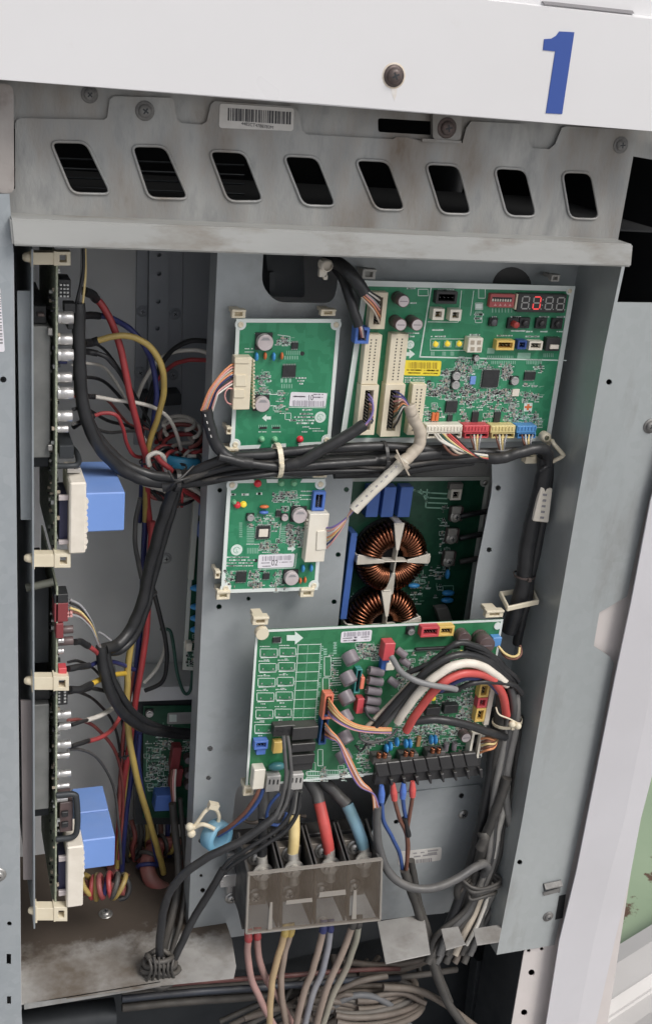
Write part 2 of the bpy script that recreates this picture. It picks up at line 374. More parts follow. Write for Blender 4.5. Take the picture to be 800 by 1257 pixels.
# ================================================================ the cabinet
MY = Matrix.Rotation(math.radians(90), 4, 'X')          # local x=X, y=Z, z=-Y
def P2(px, py, Y): p = U(px, py, Y); return (p.x, p.z)
def ysheet(mb, poly, Y0, Y1, holes=(), mi=0):             # pixel polygon on plane Y0, extruded back to Y1
    return mb.plate([P2(a, b, Y0) for a, b in poly], [[P2(a, b, Y0) for a, b in h] for h in holes], -Y1, -Y0, mi, MY)
def circ(px, py, r, n=14): return [(px+r*math.cos(2*math.pi*i/n), py+r*math.sin(2*math.pi*i/n)) for i in range(n)]
def screw_mb(R=.006, slot=True, flange=True):
    m = MB()
    if flange: m.lathe([(0, 0), (R*1.45, 0), (R*1.45, .0008), (R, .0011)], 20, 0)
    m.lathe([(R, 0), (R, R*.45), (R*.8, R*.72), (R*.45, R*.8), (0, R*.82)], 20, 0)
    if slot:
        m.box((0, 0, R*.815), (R*1.0, R*.22, R*.06), 1); m.box((0, 0, R*.817), (R*.22, R*1.0, R*.06), 1)
    return m
def screw(px, py, Y, R, parent, mt=None, name='screw', label=None):
    p = U(px, py, Y); M = WM[parent.name].inverted() @ Matrix.Translation(p) @ MY @ Matrix.Rotation(random.uniform(0, 1.5), 4, 'Z')
    mt = mt or STEELS
    return inst(('screw', R, mt.name), lambda: screw_mb(R).mesh('screw', [mt, DARKM]), name, parent, M, label)

# ---- ground
g = MB(); g.plate([(-60, -60), (60, -60), (60, 60), (-60, 60)], (), -.05, 0.0)
o = g.build('ground', GNDG); o['kind'] = 'structure'
g = MB(); g.plate([(.95, .35), (6, .35), (6, 5), (.95, 5)], (), .0001, .004)
o = g.build('painted_floor', GND); o['kind'] = 'structure'

YP = .085          # mounting plate
YB = .265          # back wall of the control box
cab = thing('equipment_cabinet', 'white outdoor cabinet with open galvanised control box and blue number 1 on top', 'cabinet', (.40, .05, 0.0))
# top white panel : folded sheet with a ridge near its top edge
m = MB()
Yt = -.045
ysheet(m, [(-120, 88.5), (0, 97.5), (400, 128), (800, 161), (900, 169), (900, 36), (800, 23.5), (560, -4), (200, -40), (-120, -70)], Yt, Yt+.0015)
def fl(a, b, Ya, Yb_, t=.0015, mi=0):          # a horizontal flange hanging back from the pixel line a-b on plane Ya
    p, q = U(*a, Ya), U(*b, Ya)
    d = V((0, Yb_-Ya, 0)); u = V((0, 0, t))
    m.hexa([p, q, q+d, p+d], [p+u, q+u, q+d+u, p+d+u], mi)
fl((-120, 88.5), (900, 169), Yt+.0016, .012)
# step at the top: the sheet folds back and goes on higher up
pa, pb = U(-120, -70, Yt), U(900, 36, Yt)
pa = V((pa.x, Yt, pb.z)) if False else pa
stp = V((0, .010, .004)); up = V((0, .002, .10)); b0 = V((0, .002, 0))
m.hexa([pa, pb, pb+b0, pa+b0], [pa+stp, pb+stp, pb+stp+b0, pa+stp+b0])
m.hexa([pa+stp, pb+stp, pb+stp+b0, pa+stp+b0], [pa+stp+up, pb+stp+up, pb+stp+up+b0, pa+stp+up+b0])
tp = m.build('top_panel', WHITE, cab)
m = MB()
ysheet(m, [(666, 1.5), (676, 2), (776, 13), (778, 16.5), (774, 17), (668, 5)], Yt+.0075, Yt+.012)
m.build('panel_step_shadow', INKG, tp)  # grey strip painted in for the soft shadow along the step
m = MB()
ysheet(m, [(686, 38.5), (704.5, 39.5), (689.5, 140), (669.5, 139), (681, 63), (666, 61.5), (667.5, 48), (676, 47.5), (682, 44)], Yt-.0006, Yt-.0001)
m.build('number_marking', BLUEP, tp, label='blue painted number 1')
screw(483, 93, Yt, .0064, tp, STEELD, label='dark rusty screw')
m = MB(); M_ = Matrix.Translation(U(483, 93, Yt)) @ MY; m.lathe([(0, .0003), (.0105, .0003), (.0108, 0)], 24, 0, M_); m.build('rust_ring', RUST, tp)
m = MB(); ysheet(m, [(478, 103), (488, 104), (486.5, 116), (484, 124), (481, 116)], Yt-.00015, Yt-.00002); m.build('rust_streak', mat('rust_wash', (.70, .655, .60), .5, 0, (.76, .74, .72), 300), tp)

# vent panel
YV = .018
HOLES = [[(64, 175), (106, 176), (135, 237), (89, 236)], [(163, 180), (203, 181), (230, 243), (183, 242)], [(258, 186), (300, 188), (322, 246), (280, 246)],
         [(349, 192), (389, 194), (411, 252), (372, 251)], [(437, 197), (476, 199), (496, 257), (461, 256)], [(523, 202), (562, 204), (577, 262), (541, 261)],
         [(607, 207), (644, 209), (657, 265), (622, 264)], [(690, 212), (724, 213), (734, 268), (699, 267)]]
HR = [rrect([(sum(p[0] for p in h)/4+(x-sum(p[0] for p in h)/4)*1.03, sum(p[1] for p in h)/4+(y-sum(p[1] for p in h)/4)*1.02) for x, y in h], 10, 4) for h in HOLES]
outl = [(19, 232), (19, 152), (21, 147), (26, 145), (128, 147), (132, 144), (135, 122), (140, 118), (210, 120), (214, 124), (217, 146), (222, 151), (248, 153), (254, 149), (259, 128), (264, 124),
        (360, 131), (367, 137), (371, 160), (376, 165), (482, 171), (486, 168), (500, 169), (512, 172), (567, 176), (572, 157), (578, 149), (641, 152), (647, 160), (649, 176), (654, 182), (674, 183), (681, 177), (689, 157),
        (695, 155), (784, 160), (777, 190), (756, 305), (-20, 275), (-20, 234)]
m = MB(); ysheet(m, outl, YV, YV+.0016, HR)
vp = m.build('vent_panel', GALVD, cab)
for h in HR:
    m = MB(); c = V((sum(p[0] for p in h)/len(h), sum(p[1] for p in h)/len(h)))
    pts = [U(c.x+(x-c.x)*1.03, c.y+(y-c.y)*1.03, YV-.0006) for x, y in h]
    pp = []
    for i, p in enumerate(pts):
        if (p-pts[i-1]).length > 1e-4: pp.append(p)
    m.tube(pp, .0014, 8, closed=True); m.build('vent_rim', GALVD, vp)
# rear rail seen through the notches of the vent panel
m = MB()
ysheet(m, [(-20, 85), (800, 140), (800, 196), (777, 192), (700, 200), (560, 185), (60, 160), (-20, 156)], YV+.004, YV+.0055, [rrect([(463.5, 145), (531, 149), (531, 166), (464, 162)], 3, 2)])
rr_ = m.build('upper_rail', GALVD, cab)
m = MB(); ysheet(m, rrect([(531, 138), (567, 140), (565, 172), (531, 171)], 4, 2), YV-.003, YV+.003); tb = m.build('screw_tab', GALVD, vp)
screw(548, 157, YV-.003, .0066, tb, STEELD)
m = MB(); ysheet(m, [(518, 170), (566, 173), (566, 176), (518, 174)], YV-.004, YV-.0005); m.build('tab_lip', GALVD, tb)
screw(178, 136, YV, .0058, vp, SCREWG); screw(761, 178, YV, .0056, vp, SCREWG); screw(110, 116, YV+.004, .005, vp, SCREWG)
# bar-code sticker
m = MB(); ysheet(m, rrect([(270, 127), (361, 133), (360, 161), (269, 157)], 4, 3), YV-.0005, YV-.0001); st = m.build('sticker', LABELD, vp, label='aged barcode sticker')
m = MB(); x = 280.0
while x < 355:
    ww = random.choice((.8, 1.2, 1.8, 2.4)); t0 = 132.5+(x-280)*.065
    ysheet(m, [(x, t0), (x+ww, t0+.06), (x+ww-.3, t0+15.5), (x-.3, t0+15.4)], YV-.0008, YV-.00055); x += ww+random.choice((.7, 1.0, 1.5))
def ink_text(mb, txt, px, py, Y, hpx, slope=0.0, bold=0.0, shear=0.0, sx=1.0, flip=False):
    p = U(px, py, Y); s = (U(px, py-1, Y)-p).length*hpx*1.35
    M = Matrix.Translation(p) @ MY @ Matrix.Rotation(-math.atan(slope)+(math.pi if flip else 0), 4, 'Z')
    text_mesh(mb, txt, s, M, 0, bold, sx)
ink_text(m, '4482CT4788783M', 316, 154.3, YV-.0008, 4.2, .055, .0)
m.build('barcode', INK, st)
# bracket at the far left of the vent panel
m = MB(); ysheet(m, rrect([(-30, 100), (17, 104), (18, 238), (-30, 234)], 10, 4), YV-.016, YV-.012); m.build('corner_bracket', mat('bracket_dusty', (.34, .31, .29), .6, .2, (.42, .39, .37), 25, 5, .2, stain=(.16, .12, .10), stscale=14), cab)
# dark space and coil bars behind the vent panel
m = MB()
for i, (Yr, yv0) in enumerate(((.10, 193), (.10, 216), (.14, 205), (.14, 228))):
    a, b = U(30, yv0, Yr), U(300, yv0+10, Yr); m.tube([a, (a+b)/2, b], .0010, 6)
m.build('fan_guard_bar', DARKM, cab)

# cross beam
m = MB(); Yb = -.014
TLb, TRb, BRb, BLb = U(12.5, 268, Yb), U(777, 300, Yb), U(774.5, 328, Yb), U(16, 302, Yb)
bk = V((0, .034, 0))
m.hexa([BLb, BRb, BRb+bk, BLb+bk], [TLb, TRb, TRb+bk, TLb+bk])
m.build('cross_beam', GALVB, cab, bev=.0016, seg=2)

# left corner post
YL = 0.0
m = MB()
ysheet(m, [(-60, 238), (12, 238), (17, 310), (26.5, 1240), (31, 1300), (-60, 1320)], YL, YL+.0016, [circ(4.5, 466, 4), circ(12, 1134, 3, 10), [(8.5, 1171), (14, 1171), (14, 1184), (8.5, 1184)], [(9, 1223), (14, 1223), (14, 1233), (9, 1233)]])
lp = m.build('corner_post', GALVP, cab, label='narrow galvanised post with a barcode strip')
m = MB(); ysheet(m, rrect([(-30, 352), (0.5, 352), (6.5, 432), (-24, 432)], 3, 3), YL-.0005, YL-.0001); st = m.build('sticker', LABEL, lp)
m = MB()
y = 360.0
while y < 424:
    h_ = random.choice((1, 1.5, 2.2)); ysheet(m, [(-20, y), (1+(y-360)*.05, y), (1+(y-360)*.05, y+h_), (-20, y+h_)], YL-.0008, YL-.00055); y += h_+random.choice((1.2, 1.8, 2.6))
m.build('barcode', INKG, st)
# return flange of the post (goes back from its inner edge), and dark slot plate
m = MB(); p, q = U(17.3, 310, YL+.0018), U(27, 1260, YL+.0018); d = V((0, .25, 0)); e = V((-.0015, 0, 0))
m.hexa([p+e, q+e, q, p], [p+e+d, q+e+d, q+d, p+d]); m.build('post_flange', INNER, lp)
screw(-2, 1074, YL, .006, lp)

# right corner post : wide front face with a notch, and an inner face running back to the mounting plate
YR = 0.0
front = [(763, 305), (762, 329), (741, 430), (711, 600), (680, 780), (640, 1010), (609, 1172), (680, 1160), (713, 1010), (733, 919), (753, 814), (748, 806), (728, 793), (735, 752), (769, 732), (787, 647), (803, 585), (842, 372), (757, 371), (766, 329), (768, 305)]
m = MB(); ysheet(m, front, YR, YR+.0016, [circ(747, 469, 3.6, 12), circ(637.5, 1058.5, 3.2, 12)])
rp = m.build('corner_post', GALVR, cab, label='wide galvanised post with two holes and a notch')
m = MB()
ins = front[:7]; P = [U(a, b, YR+.0017) for a, b in ins]; d = V((0, YP-YR, 0)); e = V((.0015, 0, 0))
for i in range(len(P)-1):
    m.hexa([P[i], P[i+1], P[i+1]+e, P[i]+e], [P[i]+d, P[i+1]+d, P[i+1]+e+d, P[i]+e+d])
m.build('post_inner_face', GALVR, rp)
m = MB(); ysheet(m, [(666, 1085), (688, 1080), (687, 1094), (686, 1096), (667, 1094)], YR-.0006, YR-.0001); m.build('tab_cutout', DARKM, rp)
m = MB(); p0 = [U(667, 1086, YR-.001), U(688, 1081.5, YR-.001)]; m.hexa([p0[0], p0[1], p0[1]+V((0, -.006, -.004)), p0[0]+V((0, -.006, -.004))], [p + V((0, 0, .0015)) for p in (p0[0], p0[1], p0[1]+V((0, -.006, -.004)), p0[0]+V((0, -.006, -.004)))])
ysheet(m, [(666, 1096), (687, 1090), (686.5, 1095), (667, 1100)], YR-.0016, YR-.0006)
m.build('bent_tab', SCREWG, rp)
screw(672, 1125, YR, .0052, rp, SCREWG); screw(797, 523, YR, .0058, rp, SCREWG)
m = MB(); ysheet(m, [(686, 1100), (694, 1098), (690, 1127), (681, 1129)], YR-.0006, YR-.0001); m.build('slot', DARK, rp)
# white column behind the galvanised post, with punched holes
YW = .006
m = MB(); ysheet(m, [(870, 372), (800, 372), (740, 720), (700, 900), (642, 1172), (627, 1260), (600, 1420), (720, 1420), (745, 1257), (800, 900), (870, 600)], YW, YW+.0016,
       [circ(652, 1194, 4, 12), circ(643, 1243, 4, 12), circ(648.5, 1167, 2.4, 8), circ(664.5, 1165, 2.4, 8)])
wc = m.build('white_column', WHITET, cab)
m = MB(); p, q = U(642, 1172, YW+.002), U(600, 1420, YW+.002); d = V((0, .10, 0)); e = V((.0015, 0, 0)); m.hexa([p, q, q+e, p+e], [p+d, q+d, q+d+e, p+d+e]); m.build('column_flange', DARKM, wc)

# mounting plate, with its openings
TOPH = rrect([(324, 296), (413, 296), (415, 345), (409, 372), (338, 371), (321, 350)], 14, 4)
WIN = rrect([(436, 560), (603, 560), (604, 600), (584, 700), (575, 770), (560, 860), (405, 860), (432, 600)], 12, 4)
LOWW = rrect([(289, 968), (330, 940), (480, 935), (478, 985), (468, 1028), (330, 1042), (283, 1040)], 10, 4)
holes_px = [(270, 602, 3), (269, 745, 3.4), (425, 601, 3.2), (415, 681, 3.2), (410, 739, 3.2), (611, 599, 3.4), (600, 675, 3.2), (258, 919, 3.4), (256, 955, 3), (249, 1093, 3.0), (566, 977, 3.2), (486, 1009, 3), (305, 735, 2.6), (247, 1095-20, 2.0)]
m = MB()
ysheet(m, [(268, 290), (232, 1118), (230, 1158), (296, 1149), (540, 1121), (610, 1110), (650, 900), (690, 600), (720, 420), (735, 290)], YP, YP+.0016, [TOPH, WIN, LOWW]+[circ(a, b, r, 12) for a, b, r in holes_px])
mp = m.build('mounting_plate', PLATE, cab)
m = MB(); p, q = U(268, 290, YP+.0018), U(230, 1158, YP+.0018); d = V((0, .03, 0)); e = V((.0012, 0, 0)); m.hexa([p, q, q+e, p+e], [p+d, q+d, q+d+e, p+d+e]); m.build('plate_flange', PLATE, mp)
screw(252, 1152, YP, .0062, mp); screw(567, 998, YP, .0068, mp); screw(395, 1130, YP, .005, mp)
# dark round hole at the top behind the main board
m = MB(); ysheet(m, circ(628, 352, 24, 24), YP-.0008, YP-.0001); m.build('grommet_plug', BLACKP, mp)
# step line low on the plate (overlapping sheet)
m = MB(); ysheet(m, [(478, 975), (587, 963), (596, 975), (575, 1085), (545, 1121), (420, 1133), (452, 1030)], YP-.0022, YP-.0006, [circ(566, 977, 3.2, 12), circ(486, 1009, 3, 12)]); lowp = m.build('overlap_sheet', PLATE, mp)
m = MB(); ysheet(m, rrect([(488, 1046), (542, 1040), (541, 1056), (489, 1063)], 3, 2), YP-.0030, YP-.0024); st = m.build('sticker', LABELD, mp, label='white part label')
m = MB()
for (xa, xb, ya, hh) in ((507, 513, 1047, 1.4), (516, 521, 1046, 1.4), (525, 538, 1044, 1.6), (525, 537, 1047, 1.4), (508, 516, 1051, 1.6), (519, 538, 1049.5, 1.6)):
    for k in range(int((xb-xa)/1.6)): ysheet(m, [(xa+k*1.6, ya-k*.18), (xa+k*1.6+1.2, ya-k*.18), (xa+k*1.6+1.2, ya+hh-k*.18), (xa+k*1.6, ya+hh-k*.18)], YP-.0034, YP-.0031)
x = 508.0
while x < 530:
    ww = random.choice((.7, 1.1, 1.6)); ysheet(m, [(x, 1055.5-(x-508)*.11), (x+ww, 1055.5-(x-508)*.11), (x+ww, 1060-(x-508)*.11), (x, 1060-(x-508)*.11)], YP-.0034, YP-.0031); x += ww+random.choice((.6, 1))
m.build('barcode', INKG, st)

# back wall of the box with its riveted rail
m = MB(); ysheet(m, [(-40, 250), (400, 265), (700, 275), (640, 1180), (20, 1180)], YB, YB+.0016, [])
bw = m.build('back_wall', INNER, cab)
m = MB(); ysheet(m, [(169, 270), (225, 272), (221, 548), (165, 546)], YB-.004, YB-.0005); rail = m.build('back_rail', INNERB, bw)
m = MB(); ysheet(m, [(184, 270), (208, 271), (205, 548), (181, 547)], YB-.012, YB-.0042, [circ(195.5, 313, 2.6, 10), circ(195.5, 336, 3, 10), circ(194.5, 370, 3, 10), circ(193.5, 403, 3, 10)]); m.build('rail_web', INNERB, rail)
for a, b in ((175, 382), (215, 385), (172, 457), (212, 460)): screw(a, b, YB-.004, .0046, rail, INNERB, 'rivet')
screw(204, 685, YB, .005, bw, INNER, 'rivet')
m = MB(); ysheet(m, rrect([(178, 485), (223, 483), (223, 497), (176, 500)], 2, 2), YB-.030, YB-.0042); m.build('cable_guide', DARKM, bw)
m = MB(); ysheet(m, [(226, 270), (300, 272), (290, 560), (222, 556)], YB-.003, YB-.0005); m.build('inner_sheet', INNERB, bw)
# lower bay divider: a shelf edge across the left bay behind the boards
m = MB(); ysheet(m, [(150, 845), (250, 842), (250, 858), (150, 862)], .20, .26); m.build('bay_shelf', INNER, cab)

# floor of the box
ZF = U(30, 1232, 0.006).z
def FZ(px, py, dz=0.0): return UZ(px, py, ZF+dz)
def zsheet(mb, poly, z0, z1, holes=(), mi=0): return mb.plate([tuple(UZ(a, b, z1)[:2]) for a, b in poly], [[tuple(UZ(a, b, z1)[:2]) for a, b in h] for h in holes], z0, z1, mi)
m = MB()
fl0 = UZ(30, 1232, ZF); fr0 = UZ(198, 1209, ZF)
pl = [fl0, fr0, UZ(287, 1200, ZF), UZ(290, 1186, ZF), UZ(285, 1154, ZF)]
m.plate([(p.x, p.y) for p in pl]+[(pl[-1].x, YB), (fl0.x-.03, YB), (fl0.x-.03, fl0.y)], (), ZF-.0016, ZF)
bp_ = m.build('base_plate', FLOORM, cab)
screw_M = lambda p, R: Matrix.Translation(p) @ Matrix.Rotation(random.random(), 4, 'Z')
p = FZ(130, 1122); inst(('screwz',), lambda: screw_mb(.0062).mesh('screw', [STEELS, DARKM]), 'screw', bp_, WM[bp_.name].inverted() @ screw_M(p, .0062))
# front lip of the floor, folded down, worn bright
m = MB(); p, q = fl0+V((0, -.0018, 0)), V((fr0.x, fl0.y-.0018, ZF)); e = V((0, .0015, 0)); dn = V((0, 0, -.007)); m.hexa([p+dn, q+dn, q+dn+e, p+dn+e], [p, q, q+e, p+e]); m.build('floor_lip', GALVD, bp_)
def tab(poly, name='floor_tab'):
    m = MB(); zsheet(m, poly, ZF-.0016, ZF)
    return m.build(name, FLOORM, cab, bev=.0004)
tab([(463, 1131), (520, 1122), (528, 1171), (473, 1183)])
tab([(541, 1140), (562, 1137), (571, 1159), (547, 1166)])
tab([(580, 1140), (616, 1134), (612, 1156), (585, 1160)])
# lower compartment: dark liner behind the wiring
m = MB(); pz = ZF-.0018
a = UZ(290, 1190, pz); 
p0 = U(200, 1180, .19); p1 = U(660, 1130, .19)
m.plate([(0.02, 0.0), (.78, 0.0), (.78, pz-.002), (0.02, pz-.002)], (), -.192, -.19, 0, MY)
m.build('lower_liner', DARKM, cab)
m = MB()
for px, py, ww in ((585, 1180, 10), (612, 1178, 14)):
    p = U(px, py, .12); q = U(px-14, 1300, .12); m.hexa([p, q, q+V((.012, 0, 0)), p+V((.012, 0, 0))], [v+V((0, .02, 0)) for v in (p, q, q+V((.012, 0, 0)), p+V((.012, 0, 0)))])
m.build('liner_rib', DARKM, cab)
# cross member just under the plate at the front (grey, behind the terminal block)
m = MB(); ysheet(m, [(232, 1150), (470, 1118), (470, 1150), (300, 1190), (232, 1190)], YP+.012, YP+.02); m.build('lower_crossmember', DARKM, cab)
# outer shell so that the space behind is closed
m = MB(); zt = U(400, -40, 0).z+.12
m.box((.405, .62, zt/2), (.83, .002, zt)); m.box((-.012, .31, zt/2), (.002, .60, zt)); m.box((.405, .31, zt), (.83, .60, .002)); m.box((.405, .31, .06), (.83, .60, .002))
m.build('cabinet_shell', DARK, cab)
m = MB(); p = U(803, 585, .01); m.box((.775, .32, zt/2), (.002, .58, zt)); m.build('side_wall', DARK, cab)  # wall coloured near-black so the gap beside it reads as deep shade
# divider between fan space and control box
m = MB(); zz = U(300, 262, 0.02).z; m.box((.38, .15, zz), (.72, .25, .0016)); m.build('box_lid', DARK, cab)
# boss seen in the top opening
m = MB(); 
ysheet(m, rrect([(325, 300), (372, 300), (374, 365), (332, 364)], 4, 2), .12, .16); ysheet(m, rrect([(331, 334), (338, 334), (338, 358), (331, 358)], 2, 2), .113, .119)
m.build('duct_cover', DARKM, cab)

# ---- the pale side panel, its own sheet
sp_ = thing('side_panel', 'long pale lilac side panel with a lengthwise fold leaning beside the galvanised post', 'panel', U(735, 1257, -.012))
m = MB(); Ys = -.012
edge = [(860, 400), (798, 614), (774, 740), (755, 829), (737, 920), (719, 1010), (707, 1070), (686, 1155), (670, 1257), (640, 1420)]
fold = [(930, 400), (865, 614), (826, 740), (803, 829), (783, 920), (766, 1005), (750, 1065), (728, 1155), (708, 1257), (673, 1420)]
rim_ = [(975, 400), (900, 614), (860, 740), (835, 829), (808, 920), (786, 1005), (772, 1080), (754, 1155), (731, 1257), (695, 1420)]
th = V((0, .0018, 0))
A = [U(a, b, Ys) for a, b in edge]; B_ = [U(a, b, Ys) for a, b in fold]; C_ = [U(a, b, Ys+.006) for a, b in rim_]
for i in range(len(A)-1):
    m.hexa([A[i+1], B_[i+1], B_[i], A[i]], [p+th for p in (A[i+1], B_[i+1], B_[i], A[i])])
    m.hexa([B_[i+1], C_[i+1], C_[i], B_[i]], [p+th for p in (B_[i+1], C_[i+1], C_[i], B_[i])])
m.build('panel_sheet', WHITEP, sp_)
# ---- white ribbed cover lying on the green floor
cv = thing('removed_cover', 'white ribbed metal cover lying on the green floor', 'cover', UZ(790, 1210, .0))
m = MB()
zz = .05
L0, L1 = UZ(700, 1196, zz), UZ(840, 1110, zz)
u = (L1-L0).normalized(); v = V((u.y, -u.x, 0)); 
if v.y > 0: v = -v
prof = [(0, 0), (0, .05), (.035, .062), (.085, .062), (.10, .044), (.13, .044), (.16, .054), (.9, .056), (.9, 0)]
a0 = L0-u*.4; a1 = L1+u*.9
vs = []; fs = []
for a in (a0, a1):
    for s_, h in prof: vs.append(V((a.x, a.y, 0))+v*s_+V((0, 0, h)))
k = len(prof)
for i in range(k-1): fs.append((i, i+1, k+i+1, k+i))
fs += [tuple(range(k)), tuple(reversed(range(k, 2*k)))]
m.add(vs, fs); m.build('cover_sheet', mat('scuffed_white_cover', (.62, .60, .58), .5, 0, (.56, .54, .52), 6, 6, .03, stain=(.40, .38, .36), stscale=5, stth=(.62, .8)), cv, bev=.004, seg=2)
# ================================================================ circuit boards
RZ = lambda a: Matrix.Rotation(a, 4, 'Z')
TR = lambda *p: Matrix.Translation(V(p))
class Board:
    """Circuit board: local x to its right, y up, z out of its face; pixel positions are dropped onto its plane."""
    def __init__(s, name, label, quad, Y, mt, group=None, th=.0016, M=None, cat='circuit board'):
        if M is None:
            P = [U(a, b, Y) for a, b in quad]; c = sum(P, V((0, 0, 0)))/4; d = P[1]-P[0]
            M = Matrix.Translation(c) @ MY @ RZ(math.atan2(d.z, d.x))
        s.M = M; s.I = M.inverted(); s.I3 = s.I.to_3x3(); s.root = thing(name, label, cat, M, group)
        s.q = [s.at(a, b)[:2] for a, b in quad]
        cx, cy = sum(p[0] for p in quad)/4, sum(p[1] for p in quad)/4
        s.k = abs(s.at(cx+5, cy)[0]-s.at(cx-5, cy)[0])/10
        m = MB(); m.plate(s.q, (), -th, 0); m.build('board', [mt], s.root, True, bev=.0002); s.silk = MB(); s.smd = MB(); s.occ = []
    def at(s, px, py, h=0.0):
        o = s.I @ CAM; d = s.I3 @ ray(px, py); t = (h-o.z)/d.z; return o+d*t
    def quad(s, poly, h): return [tuple(s.at(a, b, h)[:2]) for a, b in poly]
    def add(s, mb, name, mats, bev=0.0, parent=None, label=None, seg=1): return mb.build(name, mats, parent or s.root, True, bev, seg, label)
    def box(s, name, x0, y0, x1, y1, h, mt, bev=.0003, z0=0.0, label=None):     # pixel rectangle of the top face at height h
        m = MB(); q = s.quad([(x0, y1), (x1, y1), (x1, y0), (x0, y0)], h); s.occ.append((x0, y0, x1, y1))
        a, b = s.at((x0+x1)/2, y0, h), s.at((x0+x1)/2, y1, h); c, d = s.at(x0, (y0+y1)/2, h), s.at(x1, (y0+y1)/2, h)
        m.box(((c.x+d.x)/2, (a.y+b.y)/2, (h+z0)/2), (abs(d.x-c.x), abs(a.y-b.y), h-z0))
        return s.add(m, name, [mt], bev, label=label)
    def border(s, wpx, mt=None, h=.0005, pads=True, gaps=()):
        w_ = wpx*s.k; q = [V(p) for p in s.q]; n = 4; m = MB(); c = sum(q, V((0, 0)))/4
        inn = []
        def strip(P_):
            m = MB(); m.plate(P_, (), .00005, h); s.add(m, 'white_border', [mt or BORD])
        for i in range(4):
            p, a, b = q[i], q[i-1], q[(i+1) % 4]
            inn.append(p+((a-p).normalized()+(b-p).normalized())*w_)
        for i in range(4):
            j = (i+1) % 4
            if i in gaps:
                for (t0, t1) in gaps[i] if isinstance(gaps, dict) else ((0, 1),):
                    strip([tuple(q[i].lerp(q[j], t0)), tuple(q[i].lerp(q[j], t1)), tuple(inn[i].lerp(inn[j], t1)), tuple(inn[i].lerp(inn[j], t0))])
            else: strip([tuple(q[i]), tuple(q[j]), tuple(inn[j]), tuple(inn[i])])
        if pads:
            for i in range(4):
                p = q[i]+(c-q[i]).normalized()*w_*1.9; m = MB()
                m.lathe([(0, h+.0003), (w_*1.45, h+.0003), (w_*1.5, 0)], 20, 0, TR(p.x, p.y, 0), False); m.lathe([(w_*.75, h+.0003), (w_*.75, h+.0012), (w_*.55, h+.0016), (0, h+.0010)], 16, 1, TR(p.x, p.y, 0), False)
                s.add(m, 'mounting_pad', [mt or BORD, CREAM])
    def can(s, x, y, rpx, h, top=CAPTOP, side=CAPTOP, base=True, n=22, name='capacitor'):    # x,y : centre of its top
        r = rpx*s.k; p = s.at(x, y, h); s.occ.append((x-rpx*1.5, y-rpx*1.5, x+rpx, y+rpx))
        def f():
            m = MB(); z = 0
            if base: m.box((0, 0, .0012), (2.1*r, 2.1*r, .0024), 2)
            m.lathe([(r*.97, 0), (r, .002), (r, .0035), (r*.93, .0042), (r, .005), (r, h-.0006), (r*.94, h), (r*.86, h-.0002)], n, 1); m.lathe([(r*.86, h-.0002), (0, h-.0002)], n, 0)
            m.plate([(-r*.62, r*.30), (-r*.3, r*.66), (r*.3, r*.66), (r*.62, r*.30)], (), h-.00018, h-.0001, 3) if base else m.box((0, 0, h-.0001), (r*1.3, r*.12, .0002), 3)
            return m.mesh(name, [top, side, CHIP, INKG if base else CAPG])
        return inst(('can', round(r, 5), round(h, 4), top.name, side.name, base, name), f, name, s.root, TR(p.x, p.y, 0))
    def disc(s, x, y, rpx, mt, h=.006, ang=0.0, name='disc_capacitor', el=1.25):
        r = rpx*s.k; p = s.at(x, y, h*.6)
        def f():
            m = MB(); Q = TR(0, 0, h*.55) @ Matrix.Rotation(math.radians(90), 4, 'Y')
            m.lathe([(0, -r*.45), (r*.6, -r*.42), (r*.95, -r*.2), (r, 0), (r*.95, r*.2), (r*.6, r*.42), (0, r*.45)], 16, 0, Q @ Matrix.Diagonal((h*.5/r, el, 1, 1)))
            for q in (-.5, .5): m.cyl((0, q*r, 0), (0, q*r, h*.3), .0003, n=6, mi=1)
            return m.mesh(name, [mt, SOLD])
        return inst(('disc', round(r, 5), round(h, 4), mt.name, el), f, name, s.root, TR(p.x, p.y, 0) @ RZ(ang))
    def led(s, x, y, rpx, mt, name='indicator_light', flat=False):
        r = rpx*s.k; p = s.at(x, y, .003)
        def f():
            m = MB(); m.lathe([(r*1.12, 0), (r*1.12, .0006), (r, .0007), (r, .0025), (r*.8, .0034), (r*.4, .0040), (0, .0042)], 14, 0); return m.mesh(name, [mt])
        return inst(('led', round(r, 5), mt.name), f, name, s.root, TR(p.x, p.y, 0))
    def chip(s, x0, y0, x1, y1, h=.0018, quad=False, name='chip', mt=None):
        m = MB(); c = s.at((x0+x1)/2, (y0+y1)/2, h); wx, wy = (x1-x0)*s.k, (y1-y0)*s.k; s.occ.append((x0-3, y0-3, x1+3, y1+3))
        m.box((c.x, c.y, h/2+.0002), (wx, wy, h), 0)
        def pins(horizontal):
            L = wx if horizontal else wy; n = max(3, int(L/.0016))
            for i in range(n):
                t = -L/2+L*(i+.5)/n
                for sg in (-1, 1):
                    if horizontal: m.box((c.x+t, c.y+sg*(wy/2+.0007), .0003), (L/n*.5, .0018, .0005), 1)
                    else: m.box((c.x+sg*(wx/2+.0007), c.y+t, .0003), (.0018, L/n*.5, .0005), 1)
        pins(True)
        if quad: pins(False)
        return s.add(m, name, [mt or CHIP, SOLD])
